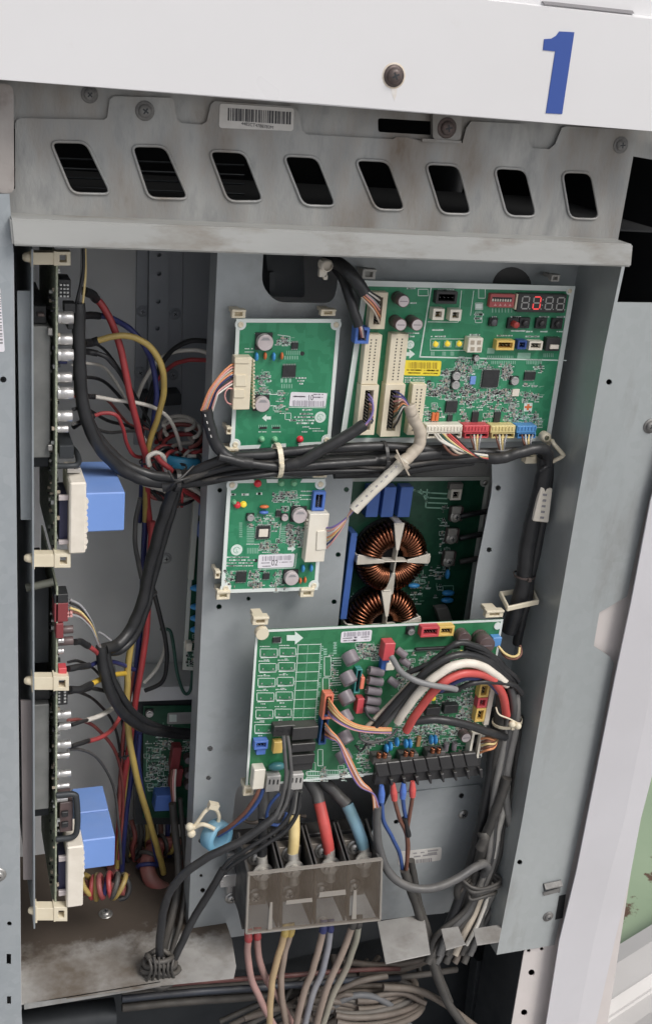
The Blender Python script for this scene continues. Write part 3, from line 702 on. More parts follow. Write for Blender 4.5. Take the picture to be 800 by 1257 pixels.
    def header(s, name, x0, y0, x1, y1, h, mt, n=6, cav=.7, vertical=None, pins=True, wall=.22, cavm=None, rows=1, z0=0.0, label=None):   # open shroud with pins in it
        s.occ.append((x0, y0, x1, y1))
        a, b = s.at((x0+x1)/2, y0, h), s.at((x0+x1)/2, y1, h); c, d = s.at(x0, (y0+y1)/2, h), s.at(x1, (y0+y1)/2, h)
        cx, cy, wx, wy = (c.x+d.x)/2, (a.y+b.y)/2, abs(d.x-c.x), abs(a.y-b.y); t = min(wx, wy)*wall; m = MB()
        vertical = wy > wx if vertical is None else vertical
        o = [(cx-wx/2, cy-wy/2), (cx+wx/2, cy-wy/2), (cx+wx/2, cy+wy/2), (cx-wx/2, cy+wy/2)]
        i_ = [(cx-wx/2+t, cy-wy/2+t), (cx+wx/2-t, cy-wy/2+t), (cx+wx/2-t, cy+wy/2-t), (cx-wx/2+t, cy+wy/2-t)]
        zc = h*(1-cav)
        m.plate(o, [i_], zc, h, 0); m.plate(o, (), z0, zc-.00001, 0)
        m.plate(i_, (), zc, zc+.0002, 2)
        if pins:
            L = (wy if vertical else wx)-2*t
            for r_ in range(rows):
                off = 0 if rows == 1 else (r_-.5)*(min(wx, wy)-2*t)*.5
                for k in range(n):
                    q = -L/2+L*(k+.5)/n
                    m.box((cx+(off if vertical else q), cy+(q if vertical else off), (zc+h*.9)/2), (.0008, .0008, h*.9-zc), 1)
        return s.add(m, name, [mt, SOLD, cavm or CHIP], 0.0002, label=label)
    def socket(s, name, x0, y0, x1, y1, h, mt, n=10, rows=2, hole=.4):        # closed face with rows of small holes
        s.occ.append((x0, y0, x1, y1))
        o = s.box(name, x0, y0, x1, y1, h, mt, .0005)
        m = MB(); a, b = s.at((x0+x1)/2, y0, h), s.at((x0+x1)/2, y1, h); c, d = s.at(x0, (y0+y1)/2, h), s.at(x1, (y0+y1)/2, h)
        vert = abs(a.y-b.y) > abs(d.x-c.x); cx, cy = (c.x+d.x)/2, (a.y+b.y)/2; L = (abs(a.y-b.y) if vert else abs(d.x-c.x))*.86; Wd = (abs(d.x-c.x) if vert else abs(a.y-b.y))
        for k in range(n):
            for r_ in range(rows):
                q = -L/2+L*(k+.5)/n; off = (r_-(rows-1)/2)*Wd*.30; z = L/n*hole
                m.box((cx+(off if vert else q), cy+(q if vert else off), h+.0001), (z, z, .0003))
        ob = s.add(m, 'contact_hole', [CHIP], parent=o); ob['kind'] = 'stuff'
        return o
    def clip(s, x, y, wpx, hpx, zh=.006, mt=None, foot=True, depth=.018, name='standoff_clip'):   # nylon standoff gripping the board's edge
        mt = mt or CREAM; p = s.at(x, y, zh); a, b = wpx*s.k/2, hpx*s.k/2; m = MB()
        o = [(p.x-a, p.y-b), (p.x+a, p.y-b), (p.x+a, p.y+b), (p.x-a, p.y+b)]; i_ = [(p.x+(q[0]-p.x)*.55, p.y+(q[1]-p.y)*.55) for q in o]
        m.plate(o, [i_], -.004, zh*.55)
        m.box((p.x, p.y, -depth/2-.002), (a*1.3, b*1.1, depth)); m.box((p.x, p.y+b*.72, zh*.4), (a*2.05, b*.5, zh*.8))
        return s.add(m, name, [mt], .0004)
    # flat prints
    def line(s, pts, w=.8, h=.00012, mb=None, mi=0):
        mb = mb or s.silk
        for (a, b) in zip(pts[:-1], pts[1:]):
            p, q = V(s.at(*a)[:2]), V(s.at(*b)[:2]); d = (q-p); 
            if d.length < 1e-7: continue
            d.normalize(); n_ = V((-d.y, d.x))*w*s.k/2; p -= d*w*s.k/2; q += d*w*s.k/2
            mb.add([(*(p-n_), h), (*(q-n_), h), (*(q+n_), h), (*(p+n_), h)], [(0, 1, 2, 3)], mi)
    def rect(s, x0, y0, x1, y1, w=.7, mi=0): s.line([(x0, y0), (x1, y0), (x1, y1), (x0, y1), (x0, y0)], w, mi=mi)
    def fillp(s, poly, h=.00012, mi=0, mb=None):
        q = s.quad(poly, 0); (mb or s.silk).plate(q, (), h*.3, h, mi)
    def arrow(s, x, y, L=13, dirn=1):
        d = dirn*L/2; t = L*.17
        s.fillp([(x-d, y-t), (x, y-t), (x, y-t*2.4), (x+d, y), (x, y+t*2.4), (x, y+t), (x-d, y+t)], .00018)
    def words(s, x0, y, x1, hpx=2.0, mi=0, up=1.0):
        x = x0
        while x < x1:
            ww = random.uniform(.5, 1.4)
            if random.random() > .14: s.line([(x, y), (x+ww, y)], hpx*random.uniform(.6, 1.0), mi=mi)
            x += ww+random.uniform(.45, .7)
    def pads(s, x0, y, n, dx, L, w=1.0, vertical=True, mi=1):
        for k in range(n):
            if vertical: s.line([(x0+k*dx, y), (x0+k*dx, y+L)], w, mi=mi)
            else: s.line([(x0, y+k*dx), (x0+L, y+k*dx)], w, mi=mi)
    def logo(s, x, y, rpx):
        p = s.at(x, y); r = rpx*s.k; m = MB(); m.lathe([(0, .00025), (r, .00025), (r, 0)], 26, 0, TR(p.x, p.y, 0), False)
        def arc(cx, cy, rr, a0, a1, w_): m.tube([(p.x+cx*r+rr*r*math.cos(a0+(a1-a0)*i/8), p.y+cy*r+rr*r*math.sin(a0+(a1-a0)*i/8), .0003) for i in range(9)], w_*r, 4, 1, sub=1)
        arc(0, 0, .55, .3, 5.4, .05); m.box((p.x-.02*r, p.y-.05*r, .0003), (.08*r, .55*r, .0001), 1); m.box((p.x+.12*r, p.y-.3*r, .0003), (.3*r, .08*r, .0001), 1); m.box((p.x-.28*r, p.y+.2*r, .0003), (.14*r, .14*r, .0001), 1)
        s.add(m, 'emblem', [SILK, SILKD])
    def sticker(s, poly, mt=LABEL, big=None, bigpos=None, bigh=8, flip=False, ink=INKP, bars=None, rows=(), name='sticker', label=None, bigink=INK):
        m = MB(); m.plate(rrect(s.quad(poly, 0), 2*s.k, 2), (), .0001, .0003); o = s.add(m, name, [mt], label=label); m = MB(); s.occ.append((min(p[0] for p in poly), min(p[1] for p in poly), max(p[0] for p in poly), max(p[1] for p in poly)))
        if bars:
            x0, y0, x1, y1, sl = bars; x = x0
            while x < x1:
                ww = random.choice((.5, .8, 1.2, 1.6)); s.line([(x+ww/2, y0+sl*(x-x0)), (x+ww/2-.2, y1+sl*(x-x0))], ww, .00036, m); x += ww+random.choice((.5, .7, 1.1))
        for (x0, y, x1, hh, sl) in rows:
            x = x0
            while x < x1:
                ww = random.uniform(.6, 1.2)
                if random.random() > .12: s.line([(x, y+sl*(x-x0)), (x+ww, y+sl*(x-x0))], hh*random.uniform(.55, 1), .00036, m)
                x += ww+random.uniform(.4, .7)
        s.add(m, 'print', [ink], parent=o)
        if big:
            m = MB(); p = s.at(*bigpos); text_mesh(m, big, bigh*s.k*1.38, TR(p.x, p.y, .0004) @ RZ(math.pi if flip else 0), 0, .0, .8); s.add(m, 'print', [bigink], parent=o)
        return o
    def scatter(s, x0, y0, x1, y1, n, big=1.0):        # tiny surface parts, too small to pick apart
        for _ in range(int(n*1.7)):
            x, y = random.uniform(x0, x1), random.uniform(y0, y1)
            if any(a-1 < x < c+1 and b-1 < y < d+1 for a, b, c, d in s.occ): continue
            p = s.at(x, y); r_ = random.random(); hor = random.random() < .5; L, Wd = random.choice(((3.0, 1.6), (2.4, 1.3), (3.6, 2.2), (2, 1)))
            L *= s.k*big; Wd *= s.k*big
            if not hor: L, Wd = Wd, L
            if r_ < .30: s.smd.box((p.x, p.y, .0004), (L, Wd, .0008), 0); e = 1
            elif r_ < .55: s.smd.box((p.x, p.y, .0004), (L, Wd, .0008), 1); e = 1
            elif r_ < .72: s.smd.box((p.x, p.y, .0003), (L*.9, Wd*.9, .0006), 2); e = 0
            else:
                for k in range(random.randint(2, 4)): s.smd.box((p.x+(k*1.5*s.k if hor else 0), p.y+(0 if hor else k*1.5*s.k), .0001), (.9*s.k*big, .9*s.k*big, .0002), 3)
                e = 0
            if e:
                for sg in (-1, 1): s.smd.box((p.x+(sg*L*.42 if hor else 0), p.y+(0 if hor else sg*Wd*.42), .00042), (L*.22 if hor else Wd*.0+L*1.02, Wd*1.02 if hor else Wd*.22, .00086), 2)
            if random.random() < .6: s.words(x-2, y+2.6, x+random.uniform(2, 5), 1.5)
            if random.random() < .10: s.rect(x-3, y-2.2, x+4, y+2.4, .5)
            if random.random() < .12: s.line([(x, y), (x+random.uniform(-8, 8), y), (x+random.uniform(-8, 8), y+random.uniform(-5, 5))], .5, mi=1)
    def finish(s):
        if s.silk.v: o = s.add(s.silk, 'silkscreen_print', [SILK, SILKD]); o['kind'] = 'stuff'
        if s.smd.v: o = s.add(s.smd, 'surface_component', [CHIP, SMDC, SOLD, SILKD]); o['kind'] = 'stuff'

# ---------------------------------------------------------------- small board 01
b = Board('circuit_board', 'small green board marked 01 upside down, below the dark oval opening', [(290, 391), (418, 391.5), (405, 546), (283, 552)], .064, PCBM, 'small control boards'); b1 = b
b.border(4.5, gaps={2: ((0, .05), (.06, .32), (.45, .60), (.72, 1))})
b.can(326, 421, 9.5, .0085); b.can(322.5, 497, 9, .0085)
b.disc(315, 438, 4.2, BLUED, .007); b.disc(336, 438, 4.2, BLUED, .007); b.disc(325.5, 437, 3.6, ORC, .006); b.disc(346, 437, 3.6, ORC, .006)
b.chip(347, 449, 363, 462.5); b.chip(358, 421, 366, 428)
b.line([(341, 411), (356, 413), (356, 424)], .7)
m = MB(); p = b.at(371, 434); m.lathe([(0, .0001), (2.7*b.k, .0001)], 14, 0, TR(p.x, p.y, 0)); b.add(m, 'board_hole', [CHIP])
o = b.box('plug', 287, 439, 308, 503, .013, CREAM, .0006, label='cream plug at the left edge')
m = MB()
for k in range(14):
    p = b.at(310.5, 442+k*4.4, .005); m.box((p.x, p.y, .005), (2.0*b.k, 2.4*b.k, .009), 0)
b.add(m, 'plug_rib', [CREAM], .0002, parent=o)['kind'] = 'stuff'
for (a0, c0, a1, c1) in ((288, 440, 306, 446), (289, 460, 302, 474), (287, 478, 300, 488)):
    m = MB(); q = b.quad([(a0, c1), (a1, c1), (a1, c0), (a0, c0)], .0135); m.plate(q, (), .0128, .0142); b.add(m, 'plug_latch', [CREAM], .0003, parent=o)
b.sticker([(357, 481), (401, 482.5), (398.5, 499.5), (354.5, 498.5)], LABEL, '01', (381, 487.5), 7, True, INKP, (359, 492, 397, 497.5, .02), ((360, 486.5, 374, 1.8, .02), (385, 484, 397, 1.4, .02), (385, 487.5, 397, 1.6, .02)))
b.line([(401.5, 482.5), (399, 500.6), (354.5, 499.8)], .8)
b.logo(393, 512, 7); b.rect(350, 507, 357, 515); b.arrow(327, 513, 11, -1)
for y, x0, x1 in ((503, 372, 383), (508, 369, 383), (512, 362, 384), (516, 356, 384), (519.5, 365, 383), (524, 372, 378), (530, 371, 376)): b.words(x0, y, x1, 2.2)
for y, x0, x1 in ((526, 380, 396), (529, 384, 397), (440, 301, 309), (432, 301, 310), (428, 301, 310)): b.words(x0, y, x1, 1.5)
b.led(322, 540, 3.3, LEDG); b.led(338, 540, 3.3, LEDG); b.led(369, 540, 3.8, LEDR)
for x in (318, 334):
    b.smd.box((*b.at(x+5, 525)[:2], .0004), (9*b.k, 2.5*b.k, .0008), 0); b.pads(x, 522, 5, 2.4, 3, 1); b.words(x, 530, x+9, 1.6)
b.pads(352, 431, 7, 2.6, 4, 1); b.pads(350, 437.5, 6, 3, 3, 1.4); b.pads(346, 472, 5, 3, 4, 1.2); b.pads(346, 466, 3, 5, 2, 3); b.words(364, 464, 374, 2); b.words(364, 467.5, 373, 2); b.words(366, 471, 373, 2)
b.scatter(314, 458, 330, 484, 30); b.scatter(340, 414, 360, 422, 16); b.scatter(338, 480, 352, 505, 8)
b.line([(331, 484), (346, 484.3)], .9); b.line([(331, 498), (350, 498.5)], .9); b.line([(313, 409.5), (334, 409.5)], .6)
b.clip(294, 386, 16, 10); b.clip(404, 384.5, 18, 8); b.clip(285, 557, 16, 12); b.clip(282, 530, 6, 9)
b.finish()

# ---------------------------------------------------------------- small board 02
b = Board('circuit_board', 'small green board marked 02 below the black cable trunk', [(279.5, 588.5), (399, 587.5), (389.5, 724), (271, 728)], .064, PCBM, 'small control boards'); b2 = b
b.border(4.5, gaps={0: ((0, .26), (.39, .51), (.76, 1)), 1: ((0, .03), (.70, 1))})
b.led(317, 594.5, 4, LEDR); b.led(346, 594, 3.4, LEDG); b.led(361.5, 594, 3.4, LEDG)
b.led(292, 621, 3.6, LEDR); b.led(299.5, 620, 3.4, LEDY); b.led(288, 617, 2.6, LEDG)
b.header('pin_header', 384, 604, 399, 627, .006, BLUEC, 7, .7, True)
o = b.box('plug', 377, 631, 401, 690, .013, CREAMW, .0006, label='cream plug at the right edge')
m = MB()
for k in range(13):
    p = b.at(376.5, 636+k*4.2, .005); m.box((p.x, p.y, .0055), (4*b.k, 2.4*b.k, .010), 0)
b.add(m, 'plug_rib', [CREAMW], .0002, parent=o)['kind'] = 'stuff'
m = MB(); q = b.quad([(388, 675), (400, 674), (401, 651), (389, 652)], .0135); m.plate(q, (), .0128, .0145); b.add(m, 'plug_latch', [CREAMW], .0003, parent=o)
b.can(368.5, 634, 9, .0085); b.can(358.5, 711, 8.6, .0085); b.can(308, 636, 4.2, .005, ALU, ALU); b.can(350, 636, 4.0, .005, CAPTOP, CAPTOP)
b.disc(324.5, 622, 4, ORC, .006, 1.57, el=1.4); b.disc(324, 629, 4, BLUEC, .006, 1.57, el=1.4)
b.chip(315.5, 646, 331, 661.5, .002, True); b.box('chip_label', 318, 649.5, 329, 659, .0024, CREAMC, 0, .0021)
b.chip(290, 702, 302.5, 715); b.chip(323, 704, 331, 711); b.chip(339, 627, 345, 634)
b.disc(372, 698, 4, BLUED, .007); b.disc(382, 697.5, 4, BLUED, .007); b.disc(368.5, 713, 3.2, ORC, .006); b.disc(374.5, 712, 3.2, ORC, .006)
b.sticker([(317.5, 681), (362, 679.5), (360, 696), (316, 697.5)], LABEL, '02', (337, 691), 7.5, False, INKP, (322, 683.5, 358, 688, -.04), ((321, 691, 330, 1.5, -.03), (343, 690, 358, 1.4, -.03), (322, 695, 331, 1.5, -.03)))
b.line([(317, 698.8), (362, 697), (364, 679.5)], .8)
m = MB(); p = b.at(314, 688); m.lathe([(0, .0001), (2.4*b.k, .0001)], 14, 0, TR(p.x, p.y, 0)); b.add(m, 'board_hole', [CHIP])
b.logo(290.5, 675, 7); b.arrow(358, 673.5, 10, 1)
for y in (684, 687.5, 691, 694.5): b.words(279, y, 279+random.randint(24, 32), 1.9)
b.pads(303.5, 644, 12, 2.1, 8, 1, False); b.pads(294, 642, 8, 2.4, 3, 1, False)
b.pads(304, 673, 7, 2.1, 6, 1); b.pads(328, 672, 7, 2.1, 6, 1)
b.line([(345, 642), (342, 667)], .8); b.pads(343, 646, 10, 2.2, 9, 1, False)
for x, y in ((284, 607), (298, 607), (316, 606)): b.words(x, y, x+5, 3)
b.words(370, 603, 383, 1.6); b.words(369, 608, 382, 1.6); b.words(369, 613, 380, 1.6); b.words(303, 668, 340, 1.4)
b.scatter(335, 604, 366, 614, 24); b.scatter(344, 618, 366, 640, 22); b.scatter(352, 643, 374, 670, 60); b.scatter(304, 698, 322, 724, 36); b.scatter(332, 700, 350, 724, 30); b.scatter(308, 640, 342, 650, 10); b.scatter(318, 662, 344, 678, 24); b.scatter(276, 700, 290, 722, 14); b.scatter(304, 630, 344, 645, 20)
b.clip(287, 585, 16, 8); b.clip(394, 583.5, 17, 8); b.clip(275, 732, 16, 12); b.clip(378, 729, 17, 12); b.clip(268, 707, 6, 10)
b.finish()

# ---------------------------------------------------------------- main control board (upper right)
b = Board('circuit_board', 'large upper green board with four digit display, yellow sticker and long cream sockets', [(446, 344), (705, 351), (674, 541), (416, 544)], .060, PCBM); bm_ = b
b.border(6.0, pads=False, h=.0012)
m = MB()
for (x, y, r) in ((698, 357, 4.4), (668, 534, 4.6)):
    p = b.at(x, y); m = MB(); m.lathe([(0, .0016), (r*b.k, .0016), (r*b.k, 0)], 18, 0, TR(p.x, p.y, 0), False); m.lathe([(r*.62*b.k, .0016), (r*.5*b.k, .0026), (0, .002)], 14, 1, TR(p.x, p.y, 0)); b.add(m, 'mounting_pad', [BORD, CREAM])
for x, y in ((495.5, 370), (492, 399), (512, 399)): b.can(x, y, 6.8, .020, CAPTOP, CAPB, base=False)
b.header('cable_connector', 454, 359, 474, 404, .010, CREAM, 9, .75, True, wall=.28)
b.header('cable_connector', 436, 402, 453, 422, .012, BLUEC, 4, .6, True, wall=.2)
b.socket('edge_socket', 446, 411, 466, 472, .011, CREAM, 14, 2); b.socket('edge_socket', 477, 410, 498, 472, .011, CREAM, 14, 2); b.socket('edge_socket', 503, 472, 520, 534, .011, CREAM, 14, 2)
b.header('cable_connector', 440, 473, 462, 534, .013, CREAM, 13, .75, True, wall=.27); b.header('cable_connector', 470, 472, 494, 536, .013, CREAM, 13, .75, True, wall=.27)
o = b.header('jumper_block', 535, 358, 561, 373, .008, BLACKP, 4, .6, False)
for x0, y0 in ((531, 379), (552, 380)):
    o = b.header('plug_housing', x0, y0, x0+14, y0+14, .010, CREAMW, 2, .7, False, wall=.24, cavm=YELC2)
for x, y in ((535, 423), (549.5, 422.5), (564, 422.5)):
    b.box('lamp_base', x-5, y-3.6, x+4.5, y+4, .0012, SILKD, .0001); b.led(x, y, 3.0, LEDY)
# white four-way connector
o = b.box('plug_housing', 574, 415, 592, 433, .011, CREAMW, .0006)
m = MB()
for dx in (-1, 1):
    for dy in (-1, 1): p = b.at(583.5+dx*4, 424.5+dy*4, .011); m.box((p.x, p.y, .0111), (4.6*b.k, 4.6*b.k, .0004))
b.add(m, 'contact_hole', [SMDC], parent=o)['kind'] = 'stuff'
# DIP switch and display
o = b.box('switch_bank', 601, 361, 631, 377.5, .006, mat('switch_red', (.46, .10, .10), .45), .0003)
b.box('switch_recess', 604, 365, 628, 370.5, .0063, CHIP, 0, .0060)
for k in range(8):
    x = 604.6+k*3.1; m = MB(); p = b.at(x, 368.4+k*.08, .0075); m.box((p.x, p.y, .0069), (1.5*b.k, 2.6*b.k, .0014)); b.add(m, 'switch_lever', [CREAMC], parent=o)
for k in range(4): m = MB(); p = b.at(607.5+k*6, 374+k*.12, .0063); m.plate([(p.x-1.8*b.k, p.y-1.4*b.k), (p.x+1.8*b.k, p.y-1.4*b.k), (p.x, p.y+1.6*b.k)], (), .006, .0064); b.add(m, 'switch_mark', [PINK], parent=o)
b.pads(604, 379, 7, 3.9, 4, 1.2)
dp = b.box('digit_display', 635, 361, 694, 383.5, .007, DISP, .0003, label='four digit display with one digit lit red'); b.box('display_edge', 632.5, 361, 634.5, 380, .006, CREAM, .0001)
for d_, x in enumerate((644.5, 658.5, 673.5, 687.5)):
    y = 371.5+(x-644)*.03; hw, hh = 4.2, 7.4; sk = 1.1
    def pt(u_, v_): return (x+u_*hw-v_*sk, y+v_*hh)
    segs = [((-1, -1), (1, -1)), ((1, -1), (1, 0)), ((1, 0), (1, 1)), ((-1, 1), (1, 1)), ((-1, 0), (-1, 1)), ((-1, -1), (-1, 0)), ((-1, 0), (1, 0))]
    for i_, (a, c) in enumerate(segs):
        A_, C_2 = V(pt(*a)), V(pt(*c)); dv = (C_2-A_)*.10; m = MB()
        p, q = V(b.at(*(A_+dv), .0072)[:2]), V(b.at(*(C_2-dv), .0072)[:2]); n_ = (q-p).normalized(); n_ = V((-n_.y, n_.x))*.75*b.k
        m.add([(*(p-n_), .0072), (*(q-n_), .0072), (*(q+n_), .0072), (*(p+n_), .0072)], [(0, 1, 2, 3)])
        lit = d_ == 1 and i_ in (0, 1, 2, 3, 4)
        b.add(m, 'digit_segment', [SEGON if lit else SEGOFF], parent=dp)
    p = b.at(x+hw+.8, y+hh, .0072); m = MB(); m.box((p.x, p.y, .0072), (1.3*b.k, 1.3*b.k, .0002)); b.add(m, 'decimal_point', [SEGOFF], parent=dp)
p = b.at(666, 368, .0072); m = MB(); m.box((p.x, p.y, .0072), (1.3*b.k, 1.3*b.k, .0002)); m.box((p.x, p.y-6*b.k, .0072), (1.3*b.k, 1.3*b.k, .0002)); b.add(m, 'decimal_point', [SEGOFF], parent=dp)
# push buttons
for (x, y, cap_, hh) in ((607, 396.5, mat('button_grey', (.10, .10, .11), .4), .006), (631, 398, mat('button_red', (.40, .05, .045), .4), .012), (645, 397.5, BLACKP, .007), (665.5, 398, BLACKP, .007), (685, 398.5, BLACKP, .007)):
    sz = 5 if x == 607 else 6.5
    x_, y_ = x-1.5, y-1; o = b.box('push_button', x_-sz, y_-sz, x_+sz, y_+sz, .004, CHIP, .0003)
    m = MB(); p = b.at(x_, y_, .004); r = 3.6*b.k; m.lathe([(r, .0038), (r, hh), (r*.85, hh+.0005), (0, hh+.0005)], 16, 0, TR(p.x, p.y, 0)); b.add(m, 'button_cap', [cap_], parent=o)
b.header('plug_housing', 609, 418, 631, 430, .009, YELC2, 4, .7, False, wall=.22, cavm=ORC); b.header('plug_housing', 635, 418, 646, 429, .009, mat('plug_navy', (.03, .07, .26), .4), 2, .7, False)
b.header('plug_housing', 649, 419, 665.5, 430, .009, CREAMW, 3, .7, False, cavm=SMDC)
o = b.box('slide_switch', 670, 415, 687, 431, .008, BLACKP, .0004); b.box('slide_lever', 675, 423.5, 685.5, 428.5, .0105, CREAMC, .0003, .0082)
b.pads(669, 413, 5, 4, 2, 1); b.pads(667, 434, 6, 2.2, 4, 1)
b.sticker([(496, 442), (541.5, 443), (539.5, 461.5), (494.5, 460.5)], LABELY, None, None, 8, False, INKB, (501, 445, 536, 451.5, .02), ((499, 454, 517, 1.8, .02), (520, 454.5, 537, 2, .02), (498, 457.5, 514, 1.6, .02), (519, 458, 536, 1.8, .02)), label='yellow sticker')
m = MB(); p = b.at(526, 469.5); m.lathe([(0, .0001), (2.8*b.k, .0001)], 14, 0, TR(p.x, p.y, 0)); b.add(m, 'board_hole', [CHIP])
b.chip(592, 455, 612, 475, .0022, True); b.chip(547, 493, 561, 506, .0022); b.chip(643, 457, 657, 466); b.chip(579, 506, 587, 518); b.chip(606, 506, 614, 518); b.chip(549, 510, 555, 517)
for x, y, r in ((560.5, 462, 4.8), (559.5, 473, 4.8), (632, 468, 4.8), (585, 440, 3.2)): b.can(x, y, r, .005, ALU, ALU)
for x in (532, 536.5): b.box('resistor', x-1.9, 507, x+1.9, 517, .003, ORC, .0003)
b.box('filter_block', 577, 462, 583.5, 472, .002, BLUEL, .0002); b.box('crystal', 628.5, 478, 637, 486.5, .002, CREAMC, .0002)
b.fillp([(643, 494.5), (653, 494.5), (652, 505), (642, 505)], .0002, 0); 
o = b.box('fuse_mark', 646.3, 496, 649, 503.5, .0004, ORC, 0); b.box('fuse_mark', 643.5, 498.5, 652, 501, .00045, ORC, 0)
b.logo(503, 423, 4.8); b.arrow(502, 434.5, 14, 1)
b.line([(529, 352), (515, 438), (694, 442.5)], 1.5); b.line([(525, 395), (562, 395.5), (566, 357)], .8); b.rect(513, 355, 525, 363, .8)
b.line([(581, 357), (577, 387)], .7); b.rect(587, 354, 595, 366, .7); b.rect(583, 372, 592, 380, .7); b.rect(583, 383, 591, 396, .6)
b.fillp([(583, 373), (592, 373), (592, 379), (583, 379)]); b.words(582, 386, 592, 2.4); b.words(582, 391, 590, 2.4)
b.rect(528, 416, 571, 430, .6); b.pads(529, 432, 3, 1.6, 4, 1); b.pads(543, 432, 3, 1.6, 4, 1); b.pads(553, 432, 3, 1.6, 4, 1)
for x, y, L in ((531, 405, 14), (529, 413, 17), (575, 411, 12), (610, 412, 18), (645, 413, 16), (604, 389, 5), (627, 389, 10), (662, 389, 10), (682, 389, 10), (627, 406, 16), (646, 407, 6), (662, 407, 8), (683, 407, 8), (500, 354, 8), (504, 372, 6), (497, 409, 16), (499, 413, 8), (538, 356, 18)): b.words(x, y, x+L, 2)
for y in (463.5, 466.5, 469): b.words(497, y, 520, 1.6)
for (x0, y0, n, dx, L) in ((598, 437, 15, 2.2, 3), (603, 443.5, 14, 2.2, 3), (646, 441.5, 10, 2, 5), (566, 443, 10, 2.4, 3), (580, 448, 6, 2.2, 5)): b.pads(x0, y0, n, dx, L, 1)
b.fillp([(598, 427), (607, 427), (606, 434), (597, 434)], mi=1); b.fillp([(635, 433), (651, 433), (650, 440), (634, 440)], mi=1)
b.scatter(540, 452, 580, 480, 80); b.scatter(535, 478, 640, 492, 110); b.scatter(562, 492, 640, 520, 110); b.scatter(612, 446, 628, 464, 36); b.scatter(640, 470, 662, 492, 16); b.scatter(520, 495, 546, 520, 22); b.scatter(640, 505, 662, 522, 20); b.scatter(520, 472, 545, 485, 20); b.scatter(560, 440, 600, 452, 24); b.scatter(655, 444, 664, 456, 6)
for i_, (x0, x1, mt, nm) in enumerate(((523, 567, CREAMW, 'white'), (569, 600, REDC, 'red'), (602, 632, mat('plug_straw', (.72, .60, .28), .4), 'yellow'), (634, 658, mat('plug_blue', (.10, .30, .62), .4), 'blue'))):
    o = b.box('plug_housing', x0, 522+i_*.3, x1, 531+i_*.2, .013, mt, .0006); b.header('plug_housing', x0+1, 531+i_*.2, x1-1, 538+i_*.1, .012, mt, 5, .5, False, pins=False, wall=.2)
    m = MB()
    for k in range(int((x1-x0)/4)): p = b.at(x0+3+k*4, 526, .0135); m.box((p.x, p.y, .0135), (1.5*b.k, 4*b.k, .001))
    b.add(m, 'plug_rib', [mt], .0001, parent=o)['kind'] = 'stuff'
b.clip(454, 337, 15, 11, mt=mat('clip_dim', (.42, .41, .38), .5)); b.clip(683, 342, 10, 8, mt=bpy.data.materials['clip_dim']); b.clip(428, 550, 18, 6)
b.finish()
# ---------------------------------------------------------------- lower relay board
b = Board('circuit_board', 'large lower green board with black terminal strip, printed white boxes and mauve capacitors', [(314, 773.5), (617, 760), (589, 937.5), (301.5, 966)], .040, PCB2); bl = b
b.border(2.6, pads=False, h=.0006)
for c_ in range(2):
    for r_ in range(6):
        if c_ == 1 and r_ == 5: continue
        x0 = (319.5 if c_ == 0 else 343)-r_*1.35; y0 = 796.5+r_*18.0-(0 if c_ == 0 else 1.2)+(r_ > 3)*3; hh = 10.5; ww = 21 if c_ == 0 else 20
        b.rect(x0, y0, x0+ww, y0+hh-1.0, .8); b.line([(x0+1.5, y0+hh), (x0+ww-1, y0+hh-.8)], 2.0)
        for q in (4.5, ww-4): p = b.at(x0+q, y0+hh-4); b.smd.box((p.x, p.y, .0003), (1.6*b.k, 1.6*b.k, .0006), 2)
        b.words(x0, y0-3, x0+ww*.6, 1.3); b.words(x0+5, y0+hh+3, x0+9, 1.4)
for r_ in range(9):
    y = 791.5+r_*11.2; xa, xb = 365-r_*.75, 394-r_*.85; b.line([(xa, y), (xb, y-.8)], .8); b.pads(xb-1, y+2, 3, 2.4, 3, 1.3, False)
b.line([(366, 791), (359, 893)], .7); b.line([(394, 790), (386, 893)], .7); b.line([(378, 791), (371, 893)], .5, mi=1)
b.rect(398, 806, 406, 830, .8); b.rect(396, 832, 404, 852, .8); b.rect(390, 920, 396, 940, .8); b.rect(387, 946, 381, 936, .5)
for y in (808, 811, 814, 817, 832, 835, 838, 841, 853, 856, 859, 909, 912, 915, 918, 921): b.line([(408, y), (418, y-.4)], .9, mi=0)
b.pads(410, 789, 5, 3.2, 2, 2, False); b.pads(398, 797, 3, 3, 2, 2, False)
b.arrow(362, 783, 20, 1)
m = MB(); p = b.at(340, 786, .002); m.box((p.x, p.y, .001), (9*b.k, 6*b.k, .002)); b.add(m, 'sensor_chip', [CHIP]); b.rect(335, 782, 345, 789, .7)
b.sticker([(419, 775.5), (456.5, 773), (455, 787), (417.5, 789)], LABEL, None, None, 8, False, INKP, (422, 777, 453, 781, -.06), ((421, 783.5, 431, 1.5, -.06), (432, 782.5, 437, 2.6, -.06), (443, 782, 452, 1.5, -.06), (420, 786.5, 428, 1.5, -.06), (431, 786, 437, 2.4, -.06), (447, 785, 452, 1.4, -.06)), label='white sticker with rounded corners')
